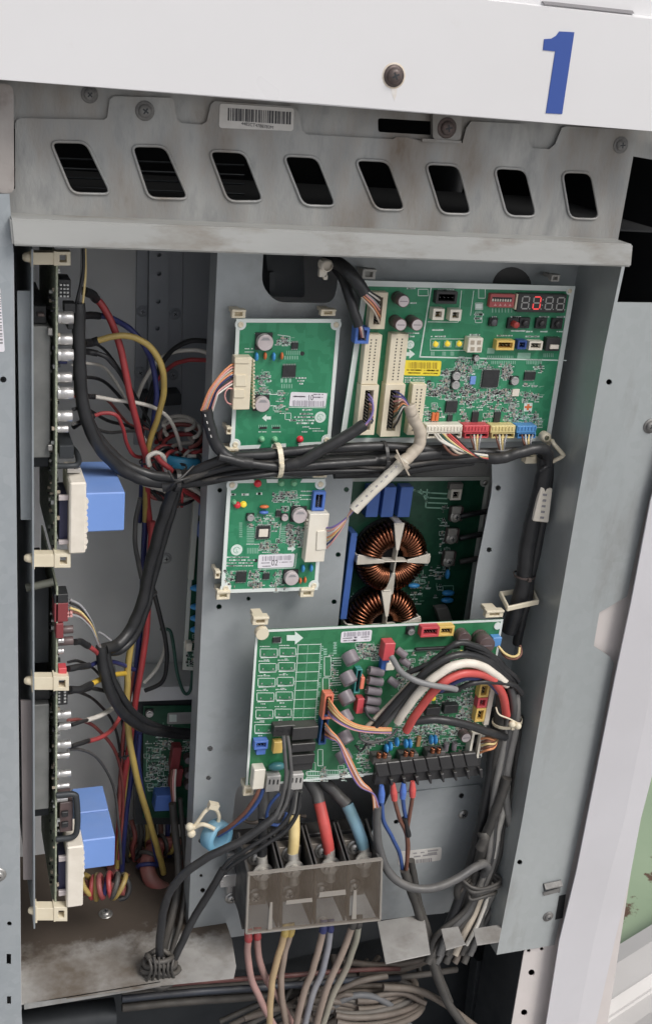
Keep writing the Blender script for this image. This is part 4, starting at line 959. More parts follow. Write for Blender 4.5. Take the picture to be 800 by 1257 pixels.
# black relays bottom left
o = b.box('relay_socket', 336, 891, 362, 904, .011, BLACKP, .0006)
m = MB()
for k in range(3): p = b.at(341+k*7, 897, .0113); m.box((p.x, p.y, .0112), (3*b.k, 3*b.k, .0006))
b.add(m, 'contact_hole', [CHIP], parent=o)['kind'] = 'stuff'
for (x0, y0, x1, y1, h) in ((359, 893, 390, 908, .016), (358, 913, 387, 923, .013), (357, 927, 386, 938, .010), (357, 931, 384, 946, .006)): b.box('relay', x0, y0, x1, y1, h, BLACKP, .0006)
o = b.header('plug_housing', 312.5, 910, 329, 920, .009, BLUEC, 3, .6, False); b.box('plug_lip', 315, 920, 326, 926.5, .006, BLUEC, .0003)
b.box('plug_housing', 336, 911, 347, 925, .009, YELC2, .0006)
b.disc(340, 941, 10, DISCG, .010, 1.57, 'varistor', 1.0)
for x0 in (327, 355):
    o = b.box('spade_terminal', x0, 953-(x0-327)*.08, x0+17, 972-(x0-327)*.08, .012, mat('terminal_clear', (.42, .41, .39), .35) if x0 == 327 else bpy.data.materials['terminal_clear'], .0008)
    m = MB()
    for k in range(3): p = b.at(x0+4+k*5, 960-(x0-327)*.08, .0123); m.box((p.x, p.y, .0123), (1.4*b.k, 6*b.k, .0008))
    b.add(m, 'terminal_slot', [CHIP], parent=o)['kind'] = 'stuff'
for (x0, y0) in ((376, 947), (376, 954), (400, 945.5)): b.rect(x0, y0, x0+17, y0+5, 1.0); b.pads(x0+2, y0+1, 5, 3, 3, 1.3)
b.fillp([(400, 952), (417, 951), (416, 956), (400, 957)]); b.fillp([(424, 950), (447, 948.5), (446, 953.5), (423, 955)]); b.rect(424, 943.5, 445, 948, .9)
b.scatter(394, 942, 400, 958, 12); b.scatter(418, 941, 424, 956, 10)
# tall connectors, mauve capacitors
b.header('pin_header', 393, 879, 402, 914, .010, mat('plug_dark_blue', (.03, .09, .26), .4), 9, .5, True, pins=False)
b.header('pin_header', 397, 853, 408, 883, .012, REDCO, 8, .5, True, pins=False)
# film capacitors : drum shapes tipped towards the lower right
def drum(x, y, r, L, mt, dx=.35, dy=-.65):
    p = b.at(x, y, .004); def_ = (round(r, 2), round(L, 4), mt.name, dx)
    def f():
        m = MB(); R_ = r*b.k; a = V((0, 0, R_*.75)); e = a+V((dx*L, dy*L, L*.75)); m.cyl(a, e, R_, n=18, mi=0); m.cyl(e, e+(e-a).normalized()*.0008, R_*.9, n=18, mi=1)
        m.cyl(a-(e-a).normalized()*.0008, a, R_*.82, R_, n=18, mi=0)
        return m.mesh('film_capacitor', [mt, mt, CHIP])
    return inst(('drum',)+def_, f, 'film_capacitor', b.root, TR(p.x, p.y, 0))
b.occ += [(412, 792, 438, 940), (440, 810, 480, 885), (455, 915, 560, 960)]
for x, y in ((426, 800), (423, 825), (421, 849), (419, 873), (419, 898), (418, 921)): drum(x, y, 8.6, .012, CAPG)
for x, y in ((488, 798), (492, 809), (478, 834)): drum(x, y, 4.3, .010, CAPG, .8, -.45)
for i_, (x, y) in enumerate(((461, 824), (460, 836), (458, 848), (457, 860), (455, 871))): 
    p = b.at(x, y, .006)
    def f():
        m = MB(); R_ = 4.9*b.k; L = 17*b.k
        m.cyl((-L/2, L*.12, R_+.001), (L/2, -L*.12, R_+.001), R_, n=16)
        for sg in (-1, 1): m.cyl((sg*L/2, -sg*L*.12, R_+.001), (sg*L*.62, -sg*L*.15, R_+.001), .0004, n=6, mi=1)
        return m.mesh('electrolytic_capacitor', [CAPG, SOLD])
    inst(('axial',), f, 'electrolytic_capacitor', b.root, TR(p.x, p.y, 0))
b.header('pin_header', 436, 822, 443, 851, .009, TEALP, 7, .5, True, pins=False); b.box('plug_housing', 442.5, 832, 447, 846, .012, REDCO, .0004); b.box('plug_housing', 438, 858, 446, 876, .010, REDC, .0004)
o = b.box('plug_housing', 471, 790, 484, 811, .014, REDC, .0006); b.box('plug_housing', 468, 807, 477, 824, .008, mat('plug_deep_blue', (.04, .12, .40), .4), .0004); b.box('plug_housing', 474, 814, 484, 823, .010, CREAMW, .0005)
b.header('plug_housing', 517, 770, 539, 782, .010, REDC, 5, .6, False); b.header('plug_housing', 538.5, 769, 557, 781, .010, YELC2, 4, .6, False)
b.can(570, 785, 8.2, .014, CAPB, CAPB, base=False); b.can(597, 793, 10.5, .022, CAPB, CAPB, base=False); b.can(505, 776, 4.6, .006, ALU, CHIP)
b.box('plug_housing', 604, 783, 615, 794, .010, mat('plug_sky', (.12, .32, .66), .4), .0006)
b.line([(455, 800), (560, 797)], 2.4, mi=1); b.line([(410, 795), (412, 789)], .8)
m = MB(); p = b.at(510, 798, .004); q = b.at(565, 795, .004); m.hexa([(p.x, p.y-.0015, 0), (q.x, q.y-.0015, 0), (q.x, q.y+.0015, 0), (p.x, p.y+.0015, 0)], [(p.x, p.y-.0015, .004), (q.x, q.y-.0015, .004), (q.x, q.y+.0015, .004), (p.x, p.y+.0015, .004)]); b.add(m, 'bus_strip', [CHIP], .0003)
# right edge connectors
rb = b.box('edge_rail', 598, 840, 604, 890, .006, CREAMC, .0004)
for (x0, y0, x1, y1, mt) in ((588, 840, 600, 856, YELC2), (586, 857, 597.5, 869, REDC), (583.5, 870, 595, 886, YELC2)): b.header('plug_housing', x0, y0, x1, y1, .010, mt, 3, .6, True, pins=True)
b.header('plug_housing', 577, 899, 590, 931, .012, CREAMW, 6, .5, True, pins=False)
b.box('edge_rail', 574, 932, 588, 944, .004, CREAMC, .0004)
b.can(572, 906, 6.5, .012, CAPTOP, CAPB, base=False)
b.led(566.5, 803, 3, LEDY); b.led(532, 858, 3, LEDY)
for x0, y0 in ((523, 869), (545, 866)): b.box('relay', x0, y0, x0+17, y0+10, .009, CHIP, .0004)
b.box('relay', 536, 844, 566, 851, .004, CHIP, .0003)
# scattered parts
b.scatter(432, 790, 470, 815, 50); b.scatter(486, 820, 590, 900, 260); b.scatter(440, 812, 455, 880, 30); b.scatter(430, 890, 580, 925, 170); b.scatter(500, 800, 600, 830, 80); b.scatter(405, 800, 420, 850, 20); b.scatter(430, 900, 458, 950, 50); b.scatter(560, 855, 584, 895, 70)
# screw terminal strip
ts = b.box('terminal_strip', 462, 935, 588, 958, .010, BLACKP, .0008, label='black eight way terminal strip')
for k in range(8):
    x0 = 460+k*15.6; y0 = 938-k*1.75
    q0 = b.quad([(x0+4, y0+16), (x0+18.5, y0+14.5), (x0+15, y0-1.5), (x0, y0)], .0175)
    m = MB(); z = .0175; m.plate(q0, (), .0102, z); b.add(m, 'terminal_cover', [BLACKP], .0009, parent=ts)
    m = MB(); q0 = b.quad([(x0+17, y0+17), (x0+21.0, y0+16.5), (x0+21.5, y0+27), (x0+19.5, y0+27.5)], .014); m.plate(q0, (), .002, .018); b.add(m, 'terminal_fin', [BLACKP], .0005, parent=ts)
for x, y in ((469, 931), (502, 929), (535, 925)):
    base = b.box('choke_base', x-11, y-2, x+11, y+7, .0145, CAPB if False else mat('choke_base_grey', (.10, .095, .09), .5) if 'choke_base_grey' not in bpy.data.materials else bpy.data.materials['choke_base_grey'], .0006)
    for dx in (-3.6, 3.6):
        p = b.at(x+dx, y-3, .019); m = MB()
        for t in range(3): m.lathe([(2.2*b.k, -.0014), (3.1*b.k, -.0008), (3.2*b.k, 0), (3.1*b.k, .0008), (2.2*b.k, .0014)], 12, 0, TR(p.x, p.y+(t-1)*.0022, .0175) @ Matrix.Rotation(math.radians(90), 4, 'X'))
        b.add(m, 'choke_coil', [COPPER], parent=base)
for x, y in ((479, 916), (474, 919), (498, 913), (503, 913), (529, 908), (534, 908), (487, 911)): b.disc(x, y, 4.6, BLUED, .011)
for x in (514,): b.box('resistor', x-2.2, 905, x+2.2, 917, .004, mat('resistor_tan', (.42, .22, .10), .5), .0005)
for x, y in ((548, 918), (558, 917)):
    p = b.at(x, y, .006); m = MB(); m.cyl((0, -.005, .004), (0, .005, .004), 3.2*b.k, n=14); b_ = inst(('gas',), lambda: m.mesh('arrester', [CAPG]), 'arrester', b.root, TR(p.x, p.y, 0))
b.clip(321, 764, 17, 10, .008); b.clip(608, 755, 22, 9, .006); b.clip(306, 972, 12, 13, .004)
m = MB(); p = b.at(322, 778, .006); m.lathe([(0, .007), (7*b.k, .007), (7.5*b.k, .004), (7.5*b.k, 0)], 18, 0, TR(p.x, p.y, 0), False); b.add(m, 'standoff_foot', [CREAM])
o = b.box('plug', 311, 945, 325, 969, .014, CREAMW, .0008, label='cream plug with brown and blue leads')
m = MB(); p = b.at(610, 768); m.lathe([(0, .0012), (4.5*b.k, .0012), (4.5*b.k, 0)], 18, 0, TR(p.x, p.y, 0), False); b.add(m, 'mounting_pad', [BORD])
b.finish()

# ---------------------------------------------------------------- filter board behind the plate, seen through the window
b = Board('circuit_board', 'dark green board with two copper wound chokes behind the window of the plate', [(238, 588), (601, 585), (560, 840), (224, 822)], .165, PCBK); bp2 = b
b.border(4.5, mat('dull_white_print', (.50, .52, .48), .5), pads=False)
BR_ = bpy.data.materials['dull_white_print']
for x, y in ((594, 592),):
    p = b.at(x, y); m = MB(); m.lathe([(0, .001), (5.5*b.k, .001), (5.5*b.k, 0)], 18, 0, TR(p.x, p.y, 0), False); m.lathe([(3*b.k, .001), (3*b.k, .003), (0, .0035)], 14, 1, TR(p.x, p.y, 0)); b.add(m, 'board_screw', [BR_, STEELS])
for x in (458, 477, 497.5): b.box('film_capacitor', x-7.5, 598, x+7.5, 635, .014, BLUEC, .0006)
def choke(x, y, rpx, rot):
    p = b.at(x, y, .016); Rm, rr = rpx*.66*b.k, rpx*.31*b.k; zc = rr+.003
    rt = link('choke', None, b.root, TR(p.x, p.y, 0) @ RZ(rot)) if False else None
    o = bpy.data.objects.new('choke', None); COL.objects.link(o); o.parent = b.root; o.matrix_local = TR(p.x, p.y, 0) @ RZ(rot); WM[o.name] = b.M @ o.matrix_local
    m = MB(); m.lathe([(Rm+rr*.86*math.cos(t), zc+rr*.86*math.sin(t)) for t in [2*math.pi*i/12 for i in range(13)]], 40, 0); link('choke_core', m.mesh('choke_core', [CHIP]), o)
    m = MB(); wr = rr*.13
    for sct in range(4):
        for k in range(10):
            a = sct*math.pi/2+.25+k*(math.pi/2-.50)/9
            for layer in (0, 1):
                q = rr*(1.0+layer*.0); 
            pts = []
            for i in range(14):
                t = 2*math.pi*i/14; sp = .03*math.sin(t)
                rad = Rm+(rr+wr)*math.cos(t); pts.append((rad*math.cos(a+sp), rad*math.sin(a+sp), zc+(rr+wr)*math.sin(t)))
            m.tube(pts, wr*1.15, 6, 0, closed=True)
    ob = link('copper_winding', m.mesh('copper_winding', [COPPER]), o); ob['kind'] = 'stuff'
    m = MB()
    for k in range(4):
        a = k*math.pi/2; Q = RZ(a)
        ra, rb_, z0, z1 = Rm-rr*1.05, Rm+rr*1.3, zc+rr*1.08, zc+rr*1.26; m.hexa([Q @ V(p) for p in ((ra, -rr*.14, z0), (rb_, -rr*.50, z0-rr*.5), (rb_, rr*.50, z0-rr*.5), (ra, rr*.14, z0))], [Q @ V(p) for p in ((ra, -rr*.14, z1), (rb_, -rr*.50, z1-rr*.5), (rb_, rr*.50, z1-rr*.5), (ra, rr*.14, z1))]); m.box((Rm+rr*1.25, 0, zc), (rr*.18, rr*.7, rr*1.7), 0, Q); m.box((ra*.5, 0, zc+rr*.8), (ra*1.05, rr*.12, rr*.9), 0, Q)
    link('separator_cross', m.mesh('separator_cross', [CREAMC], .0006), o)
    m = MB(); m.cyl((0, 0, 0), (0, 0, .003), Rm+rr*1.1, n=32); link('choke_base', m.mesh('choke_base', [CHIP]), o)
choke(479, 682, 42, -.02); choke(467, 762, 43, .06)
BRKT = mat('tinned_bracket', (.52, .50, .46), .4, .4, (.42, .40, .37), 120)
for x, y in ((561, 632), (556, 659), (552, 687)):
    base = b.box('power_terminal', x-8, y-9, x+7, y+8, .007, CAPB, .0005)
    m = MB(); p = b.at(x-1, y-6, .010); m.box((p.x, p.y, .010), (11*b.k, 9*b.k, .003), 0); b.add(m, 'terminal_bracket', [BRKT], .0005, parent=base)
    p = b.at(x-1, y+3, .012); I_ = TR(p.x, p.y, .0095) @ RZ(x); inst(('bscrew',), lambda: screw_mb(.0052).mesh('terminal_screw', [BRKT, DARKM]), 'terminal_screw', base, I_)
for yy_ in (634, 661, 690):
    m = MB(); p0 = b.at(564, yy_, .010); p1 = b.at(584, yy_-4, .012); p2 = b.at(640, yy_-14, .004); m.tube([p0, p1, p2], .0036, 8); b.add(m, 'power_lead', [BLACKR if yy_ < 690 else BLACKD])
b.header('plug_housing', 553, 601, 566, 614, .009, CREAMW, 2, .6, False); b.box('terminal_block', 552, 594, 568, 602, .008, mat('block_grey', (.22, .21, .19), .5), .0004)
b.disc(549, 705, 5, BLUED, .009); b.disc(550, 728, 6.5, BLUED, .010, 1.57); b.disc(549, 737, 6.5, BLUED, .010, 1.57); b.disc(508, 719, 6, BLUED, .008, 1.57)
b.rect(543, 719, 556, 731, .8, 1)
m = MB(); q0 = b.quad([(535, 748), (550, 746), (556, 764), (541, 766)], .012); m.plate(q0, (), 0, .012); b.add(m, 'cement_resistor', [mat('cement_grey', (.24, .225, .205), .7)], .0006)
for (x0, y0, x1, y1) in ((246, 619, 258, 635), (244, 645, 256, 660)): b.box('film_capacitor', x0, y0, x1, y1, .014, BLUEC, .0006)
for y in (722, 745, 759, 773): b.disc(243, y, 7, BLUED, .012, 1.57)
b.box('white_rail', 235, 612, 242, 712, .008, BR_, .0008); b.box('plug_housing', 229, 790, 236, 800, .010, CREAMW, .0006)
b.box('film_capacitor', 424, 655, 432, 760, .022, BLUEC, .0006)
for i_, t in enumerate((.0, .33, .66, 1.0)): b.line([(500+8*i_, 601), (528-2*i_, 605+6*i_), (548, 606+6*i_)], 1.6, mi=1)
b.scatter(500, 690, 545, 740, 26); b.scatter(540, 620, 548, 700, 16); b.scatter(228, 780, 248, 815, 26); b.scatter(430, 700, 520, 730, 14)
b.finish()

# ---------------------------------------------------------------- board low in the left bay
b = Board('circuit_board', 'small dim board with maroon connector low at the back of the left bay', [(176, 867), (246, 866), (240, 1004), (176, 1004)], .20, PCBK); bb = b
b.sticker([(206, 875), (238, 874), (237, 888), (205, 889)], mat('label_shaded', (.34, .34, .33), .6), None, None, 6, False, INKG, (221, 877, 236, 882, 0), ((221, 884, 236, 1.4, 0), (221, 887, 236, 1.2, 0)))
b.fillp([(208, 877), (217, 877), (217, 886), (208, 886)], .0004); b.can(184, 877, 4.5, .006, ALU, ALU)
b.box('plug_housing', 211, 918, 222, 945, .014, REDDK, .0008); b.box('plug_housing', 209, 945, 224, 966, .010, REDDK, .0008)
b.box('transformer_block', 191, 977, 212, 996, .020, BLUEC, .001)
for y in (934, 952, 966): b.can(232, y, 5, .012, CAPG, CAPB, base=False)
b.rect(180, 918, 197, 946, .7, 1)
for y in (922, 928, 934, 940): b.words(183, y, 200, 1.8, 1)
b.scatter(180, 890, 212, 975, 90); b.scatter(224, 895, 240, 930, 16)
b.finish()
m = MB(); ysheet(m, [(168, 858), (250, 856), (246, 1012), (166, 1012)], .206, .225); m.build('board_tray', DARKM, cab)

# ---------------------------------------------------------------- inverter boards on edge at the left
MX = Matrix(((0, 0, 1, 0), (1, 0, 0, 0), (0, 1, 0, 0), (0, 0, 0, 1)))      # local x -> Y (depth), y -> Z, z -> X
YE = .040
def edge_board(label, px, y0, y1, cans, name='circuit_board'):
    a = U(px, y0, YE); c = U(px, y1, YE); X = (a.x+c.x)/2
    M = Matrix.Translation((X, YE, c.z)) @ MX; rt = thing(name, label, 'circuit board', M, 'inverter boards standing on edge')
    H = a.z-c.z; D = .16
    m = MB(); m.box((D/2, H/2, 0), (D, H, .002)); m.build('board', [PEDGE], rt, True, .0002)
    kz = abs(U(px, 600, YE).z-U(px, 601, YE).z)
    zl = lambda py: U(px, py, YE).z-c.z
    hx = lambda p1, py: U(p1, py, YE).x-X
    for (py, x1, rpx, mt, dp) in cans:
        r = rpx*kz; h = hx(x1, py); m = MB(); m.lathe([(r*.96, .001), (r, .0016), (r, .0030), (r*.92, .0036), (r, .0044), (r, h-.0006), (r*.92, h), (0, h-.0002)], 18, 0, TR(dp, zl(py), 0)); m.build('capacitor', [mt], rt, True)
    # small parts along the visible edge, both sides
    m = MB()
    for _ in range(170):
        z = random.uniform(.004, H-.004); d = random.uniform(.000, .05); hh = random.uniform(.001, .0035); sg = random.choice((1, 1, -1)); m.box((d, z, sg*(.001+hh/2)), (.003, random.uniform(.001, .004), hh), random.choice((0, 0, 1, 2)))
    o = m.build('surface_component', [CHIP, SMDC, SOLD], rt, True); o['kind'] = 'stuff'
    return rt, X, c.z, H, zl, hx, kz
def pbox(rt, name, zl, hx, x0, y0, x1, y1, d0, d1, mt, bev=.0006, label=None):    # box by its front-edge pixels, depth d0..d1
    m = MB(); h0, h1 = hx(x0, (y0+y1)/2), hx(x1, (y0+y1)/2); za, zb = zl(y1), zl(y0)
    m.box(((d0+d1)/2, (za+zb)/2, (h0+h1)/2), (d1-d0, zb-za, h1-h0)); return m.build(name, [mt], rt, True, bev, 1, label)
rt, X, zb_, H, zl, hx, kz = edge_board('upper board on edge at far left with one blue transformer', 69.5, 312, 690,
    [(391, 91, 7, ALU, .004), (420, 90.5, 7, ALU, .010), (437, 91, 7, ALU, .004), (467, 90, 6.6, ALU, .010), (484, 91, 7, ALU, .004), (513, 90, 6.6, ALU, .006), (529, 85, 4.6, ALU, .006)])
o = pbox(rt, 'transformer', zl, hx, 104, 604, 152, 652, -.006, .085, BLUEL, .0012, 'light blue transformer')
pbox(rt, 'transformer_base', zl, hx, 84, 588, 104, 675, -.012, .05, CREAMC, .0015); 
m = MB()
for k in range(9): m.cyl((-.011, zl(612+k*7), hx(104, 640)-.001), (.01, zl(612+k*7), hx(104, 640)-.001), random.uniform(.0022, .0036), n=10)
m.build('potting_bead', [CREAMC], rt, True)['kind'] = 'stuff'
pbox(rt, 'transformer_core', zl, hx, 73, 612, 84, 665, .002, .045, mat('core_dark', (.03, .03, .07), .5)); pbox(rt, 'core_pin', zl, hx, 72, 607, 84, 613, -.004, .0, CAPTOP, .0004); pbox(rt, 'core_pin', zl, hx, 72, 662, 84, 667, -.004, .0, CAPTOP, .0004)
pbox(rt, 'module', zl, hx, 74, 550, 92, 566, .006, .05, DARKM); 
m = MB(); m.tube([(.004, zl(574), 0), (.004, zl(573), hx(95, 573)), (.03, zl(572), hx(100, 573)), (.06, zl(573), hx(96, 573))], .0030, 8, cap=True); m.build('clamp_bar', [DARKM], rt, True)
pbox(rt, 'terminal_post', zl, hx, 84, 580, 101, 586, .01, .02, ALU)
pbox(rt, 'heat_sink', zl, hx, 41, 405, 64, 567, .012, .13, ALUD, .001, 'dusty grey heat sink'); pbox(rt, 'heat_sink_foot', zl, hx, 42, 568, 64, 586, .03, .13, DARKM); pbox(rt, 'heat_sink_cap', zl, hx, 40, 382, 60, 404, .02, .13, CHIP); pbox(rt, 'sensor', zl, hx, 48, 389, 57, 393, .012, .019, STEELD)
pbox(rt, 'sink_screw', zl, hx, 60, 405, 66, 414, .006, .013, STEELS); pbox(rt, 'sink_screw', zl, hx, 60, 549, 66, 556, .006, .013, STEELS)
pbox(rt, 'pin_header', zl, hx, 72, 344, 88, 366, .004, .03, CHIP)
for r_ in range(4):
    for q in (75, 79.5, 83.5): pbox(rt, 'pin', zl, hx, q-1.1, 350+r_*4.6-1, q+1.6, 350+r_*4.6+1.2, .001, .0038, SOLD, .0001)
pbox(rt, 'plug_housing', zl, hx, 80, 374, 94, 386, .006, .02, CHIP); pbox(rt, 'plug_housing', zl, hx, 85, 398, 97, 408, .012, .03, CHIP); pbox(rt, 'plug_housing', zl, hx, 75, 446, 86, 454, .02, .03, NAVY)
up_rt = rt
rt, X, zb_, H, zl, hx, kz = edge_board('lower board on edge at far left with two blue transformers and maroon plugs', 69.5, 720, 1124,
    [(880, 88, 5.4, ALU, .004), (896, 88, 5.4, ALU, .006), (917, 88, 5.4, ALU, .004), (933, 87, 4.4, ALU, .008), (953, 88, 5, ALU, .004), (968, 86, 4, ALU, .004), (984, 84, 4, ALU, .004), (787, 79, 3.2, ALU, .001), (800, 79, 3.6, ALU, .001), (777, 91, 5, CAPB, .006), (791, 91, 5.5, CAPB, .006)])
pbox(rt, 'transformer', zl, hx, 101, 1036, 141, 1072, .0, .05, BLUEL, .0012, 'front light blue transformer'); pbox(rt, 'transformer', zl, hx, 101, 1036, 141, 1074, .0515, .10, BLUEL, .0012, 'rear light blue transformer')
pbox(rt, 'transformer_base', zl, hx, 81, 1034, 101, 1108, -.012, .04, CREAMC, .0015)
m = MB()
for k in range(5): m.cyl((-.011, zl(1044+k*7), hx(101, 1060)-.001), (.01, zl(1044+k*7), hx(101, 1060)-.001), random.uniform(.0020, .0032), n=10)
m.build('potting_bead', [CREAMC], rt, True)['kind'] = 'stuff'
pbox(rt, 'transformer_core', zl, hx, 72, 1052, 82, 1096, .002, .045, bpy.data.materials['core_dark']); pbox(rt, 'core_pin', zl, hx, 72, 1050, 82, 1056, -.004, .0, CAPTOP, .0004); pbox(rt, 'core_pin', zl, hx, 72, 1092, 82, 1098, -.004, .0, CAPTOP, .0004)
m = MB(); m.tube([(-.002, zl(975), 0), (-.002, zl(976), hx(90, 976)), (-.002, zl(984), hx(94, 984)), (-.002, zl(1015), hx(95, 1015)), (-.002, zl(1028), hx(90, 1028)), (-.002, zl(1029), 0)], .0034, 8); m.build('clamp_bar', [DARKM], rt, True)
pbox(rt, 'module', zl, hx, 74, 988, 90, 1024, .002, .04, CAPB); 
for y in (1000, 1013): pbox(rt, 'module_screw', zl, hx, 76, y-3, 84, y+3, -.002, .002, CHIP)
pbox(rt, 'plug_housing', zl, hx, 67, 730, 84, 741, .0, .02, CHIP); pbox(rt, 'plug_housing', zl, hx, 67, 741, 84, 764, .0, .02, REDDK, label='maroon plug'); pbox(rt, 'plug_housing', zl, hx, 69, 765, 78, 783, -.002, .015, REDDK)
pbox(rt, 'plug_housing', zl, hx, 72, 820, 82, 831, -.002, .01, REDC); 
for q in (84, 88): 
    for r_ in range(2): pbox(rt, 'pin', zl, hx, q-1.5, 753+r_*4, q+1.5, 755+r_*4, .0, .004, PINK, .0002)
pbox(rt, 'pin_header', zl, hx, 71, 848, 84, 868, .003, .02, CHIP)
for r_ in range(4):
    for q in (73, 80): pbox(rt, 'pin', zl, hx, q-1.2, 851+r_*4-.8, q+1.5, 851+r_*4+1, .0005, .003, SOLD, .0001)
pbox(rt, 'heat_sink', zl, hx, 43, 871, 62, 1000, .012, .13, ALUD, .001, 'dusty dark heat sink'); pbox(rt, 'heat_sink_foot', zl, hx, 44, 1001, 64, 1020, .03, .13, DARKM); pbox(rt, 'heat_sink_cap', zl, hx, 42, 848, 64, 870, .02, .13, CHIP)
pbox(rt, 'heat_sink_cap', zl, hx, 41, 735, 64, 830, .03, .13, DARKM)
low_rt = rt
# carrier sheet on edge (part of the cabinet) and the strip beside it
m = MB(); a, c = U(39, 306, .03), U(43.5, 1140, .03); Xc = (a.x+c.x)/2; m.box((Xc, .14, (a.z+c.z)/2), (.0016, .22, a.z-c.z)); m.build('carrier_sheet', GALV, cab)
m = MB(); ysheet(m, [(21.5, 357), (37.5, 357), (39, 638), (26, 638)], .045, .047); m.build('carrier_flange', GALV, cab)
m = MB(); ysheet(m, [(26, 860), (39, 860), (41, 1080), (29, 1080)], .045, .047); m.build('carrier_flange', mat('flange_brown', (.24, .215, .215), .55, .1, (.30, .27, .27), 12), cab)
# nylon standoffs holding both boards on edge: front view shows barb, shank and square loop
def standoff(rt, py, x0=31, x1=87):
    Yf = YE-.008; I = WM[rt.name].inverted(); 
    def W(px, py_, dY=0.0): p = U(px, py_, Yf); return V((p.x, p.y+dY, p.z))
    m = MB(); k = (x1-x0)/56
    def bx(xa, xb, ya, yb, d0, d1): m.hexa([W(xa, yb, d0), W(xb, yb, d0), W(xb, yb, d1), W(xa, yb, d1)], [W(xa, ya, d0), W(xb, ya, d0), W(xb, ya, d1), W(xa, ya, d1)])
    bx(x0+10*k, x0+38*k, py-7, py+8, .0, .012); bx(x0+9*k, x0+12*k, py-9.5, py+10.5, -.001, .013); bx(x0+36*k, x0+38.5*k, py-9, py+9, -.001, .013)
    m.cyl(W(x0+9*k, py, .006), W(x0+2*k, py, .006), .0052, .0040, 10); m.cyl(W(x0+2*k, py, .006), W(x0-.5*k, py, .006), .0040, .0022, 10)
    # loop
    ls = [(x0+38*k, py-8), (x1, py-8), (x1, py+9), (x0+38*k, py+9)]; inn = [(x0+43*k, py-4), (x1-4.5*k, py-4), (x1-4.5*k, py+5), (x0+43*k, py+5)]
    m.plate([P2(a, b_, Yf-.001) for a, b_ in ls], [[P2(a, b_, Yf-.001) for a, b_ in inn]], -(Yf+.010), -(Yf-.001), 0, MY)
    return m.build('standoff', [CREAM], rt, bev=.0003)
standoff(up_rt, 317, 29, 87); standoff(up_rt, 688); standoff(low_rt, 839, 31, 85); standoff(low_rt, 1122, 36, 83)
m = MB(); p, q = U(32, 722, .05), U(66, 714, .05); m.tube([p, q], .0042, 8, mi=0); m.build('standoff', [mat('standoff_dim', (.13, .135, .11), .6)], low_rt)
# ================================================================ cables
def W(pts): return [U(a, b, c) for a, b, c in pts]
PXM = .00078
def wire(root, pts, wpx, mt, name='wire', n=8, wr=0.0, flat=1.0, sub=6, seed=None, label=None):
    """one insulated wire or sleeve through pixel/depth points; wpx = its width in photograph pixels"""
    P = W(pts); q = P[len(P)//2]; r = wpx/2*((q-CAM).dot(V((rx[2], yy[2], -dd[2]))))/F
    P = catmull(P, sub)
    if wr:
        sd_ = random.uniform(0, 50); fr = .9/(r*8)
        P = [p+V((noise.noise((i*.30+sd_, 0, 0)), noise.noise((i*.30+sd_, 5, 0)), noise.noise((i*.30+sd_, 9, 0))))*r*wr for i, p in enumerate(P)]
        L = len(P); rr = lambda t: r*(1+wr*.7*noise.noise((t*L*.45+sd_, 3, 1)))
    else:
        sd_ = random.uniform(0, 50); P = [p+V((noise.noise((i*.22+sd_, 0, 0)), noise.noise((i*.22+sd_, 5, 0)), noise.noise((i*.22+sd_, 9, 0))))*r*.22 for i, p in enumerate(P)]
        rr = r
    m = MB(); m.tube(P, rr, n, 0, sub=1, flat=flat); return m.build(name, [mt], root, label=label)
def loom(name, label, cat, at, group=None): return thing(name, label, cat, U(*at), group)
def fan(root, a, b, mts, wpx, sa, sb, mid=None, bulge=(0, 0, 0), name='wire'):     # several wires side by side from a to b
    n = len(mts)
    for i, mt in enumerate(mts):
        t = (i-(n-1)/2)
        A = (a[0]+sa[0]*t, a[1]+sa[1]*t, a[2]); Bq = (b[0]+sb[0]*t, b[1]+sb[1]*t, b[2]+.002*math.sin(i*2.4))
        M_ = mid if mid else ((a[0]+b[0])/2+bulge[0], (a[1]+b[1])/2+bulge[1], (a[2]+b[2])/2+bulge[2])
        sm = ((sa[0]+sb[0])/2, (sa[1]+sb[1])/2)
        wire(root, [A, (M_[0]+sm[0]*t+random.uniform(-.5, .5), M_[1]+sm[1]*t+random.uniform(-.5, .5), M_[2]+random.uniform(-.003, .001)), Bq], wpx, mt, name, 6)
def tie(root, px, py, Y, rpx, ang=0.0, mt=None, tail=None, wd=.0022, squash=1.0, name='cable_tie'):     # loop round a bundle; ang: direction of the bundle in the picture
    mt = mt or BLACKP; c = U(px, py, Y); k = (U(px+1, py, Y)-c).length; r = rpx*k
    d = V((math.cos(ang), 0, -math.sin(ang))); u = V((-d.z, 0, d.x)); v = V((0, 1, 0)); m = MB(); n = 20
    ring = [c+u*r*math.cos(2*math.pi*i/n)+v*r*squash*math.sin(2*math.pi*i/n) for i in range(n)]
    vs = []; fs = []
    for i in range(n):
        o_ = (ring[i]-c).normalized()
        vs += [ring[i]-d*wd/2, ring[i]+d*wd/2, ring[i]+d*wd/2+o_*.0011, ring[i]-d*wd/2+o_*.0011]
    for i in range(n):
        j = (i+1) % n
        for q in range(4): fs.append((i*4+q, i*4+(q+1) % 4, j*4+(q+1) % 4, j*4+q))
    m.add(vs, fs, 0, False); h = c-v*r*squash; m.box((h.x, h.y-.001, h.z), (.0045, .004, .0045))
    if tail: m.tube(W(tail), .0011, 6)
    return m.build(name, [mt], root, bev=.0003)

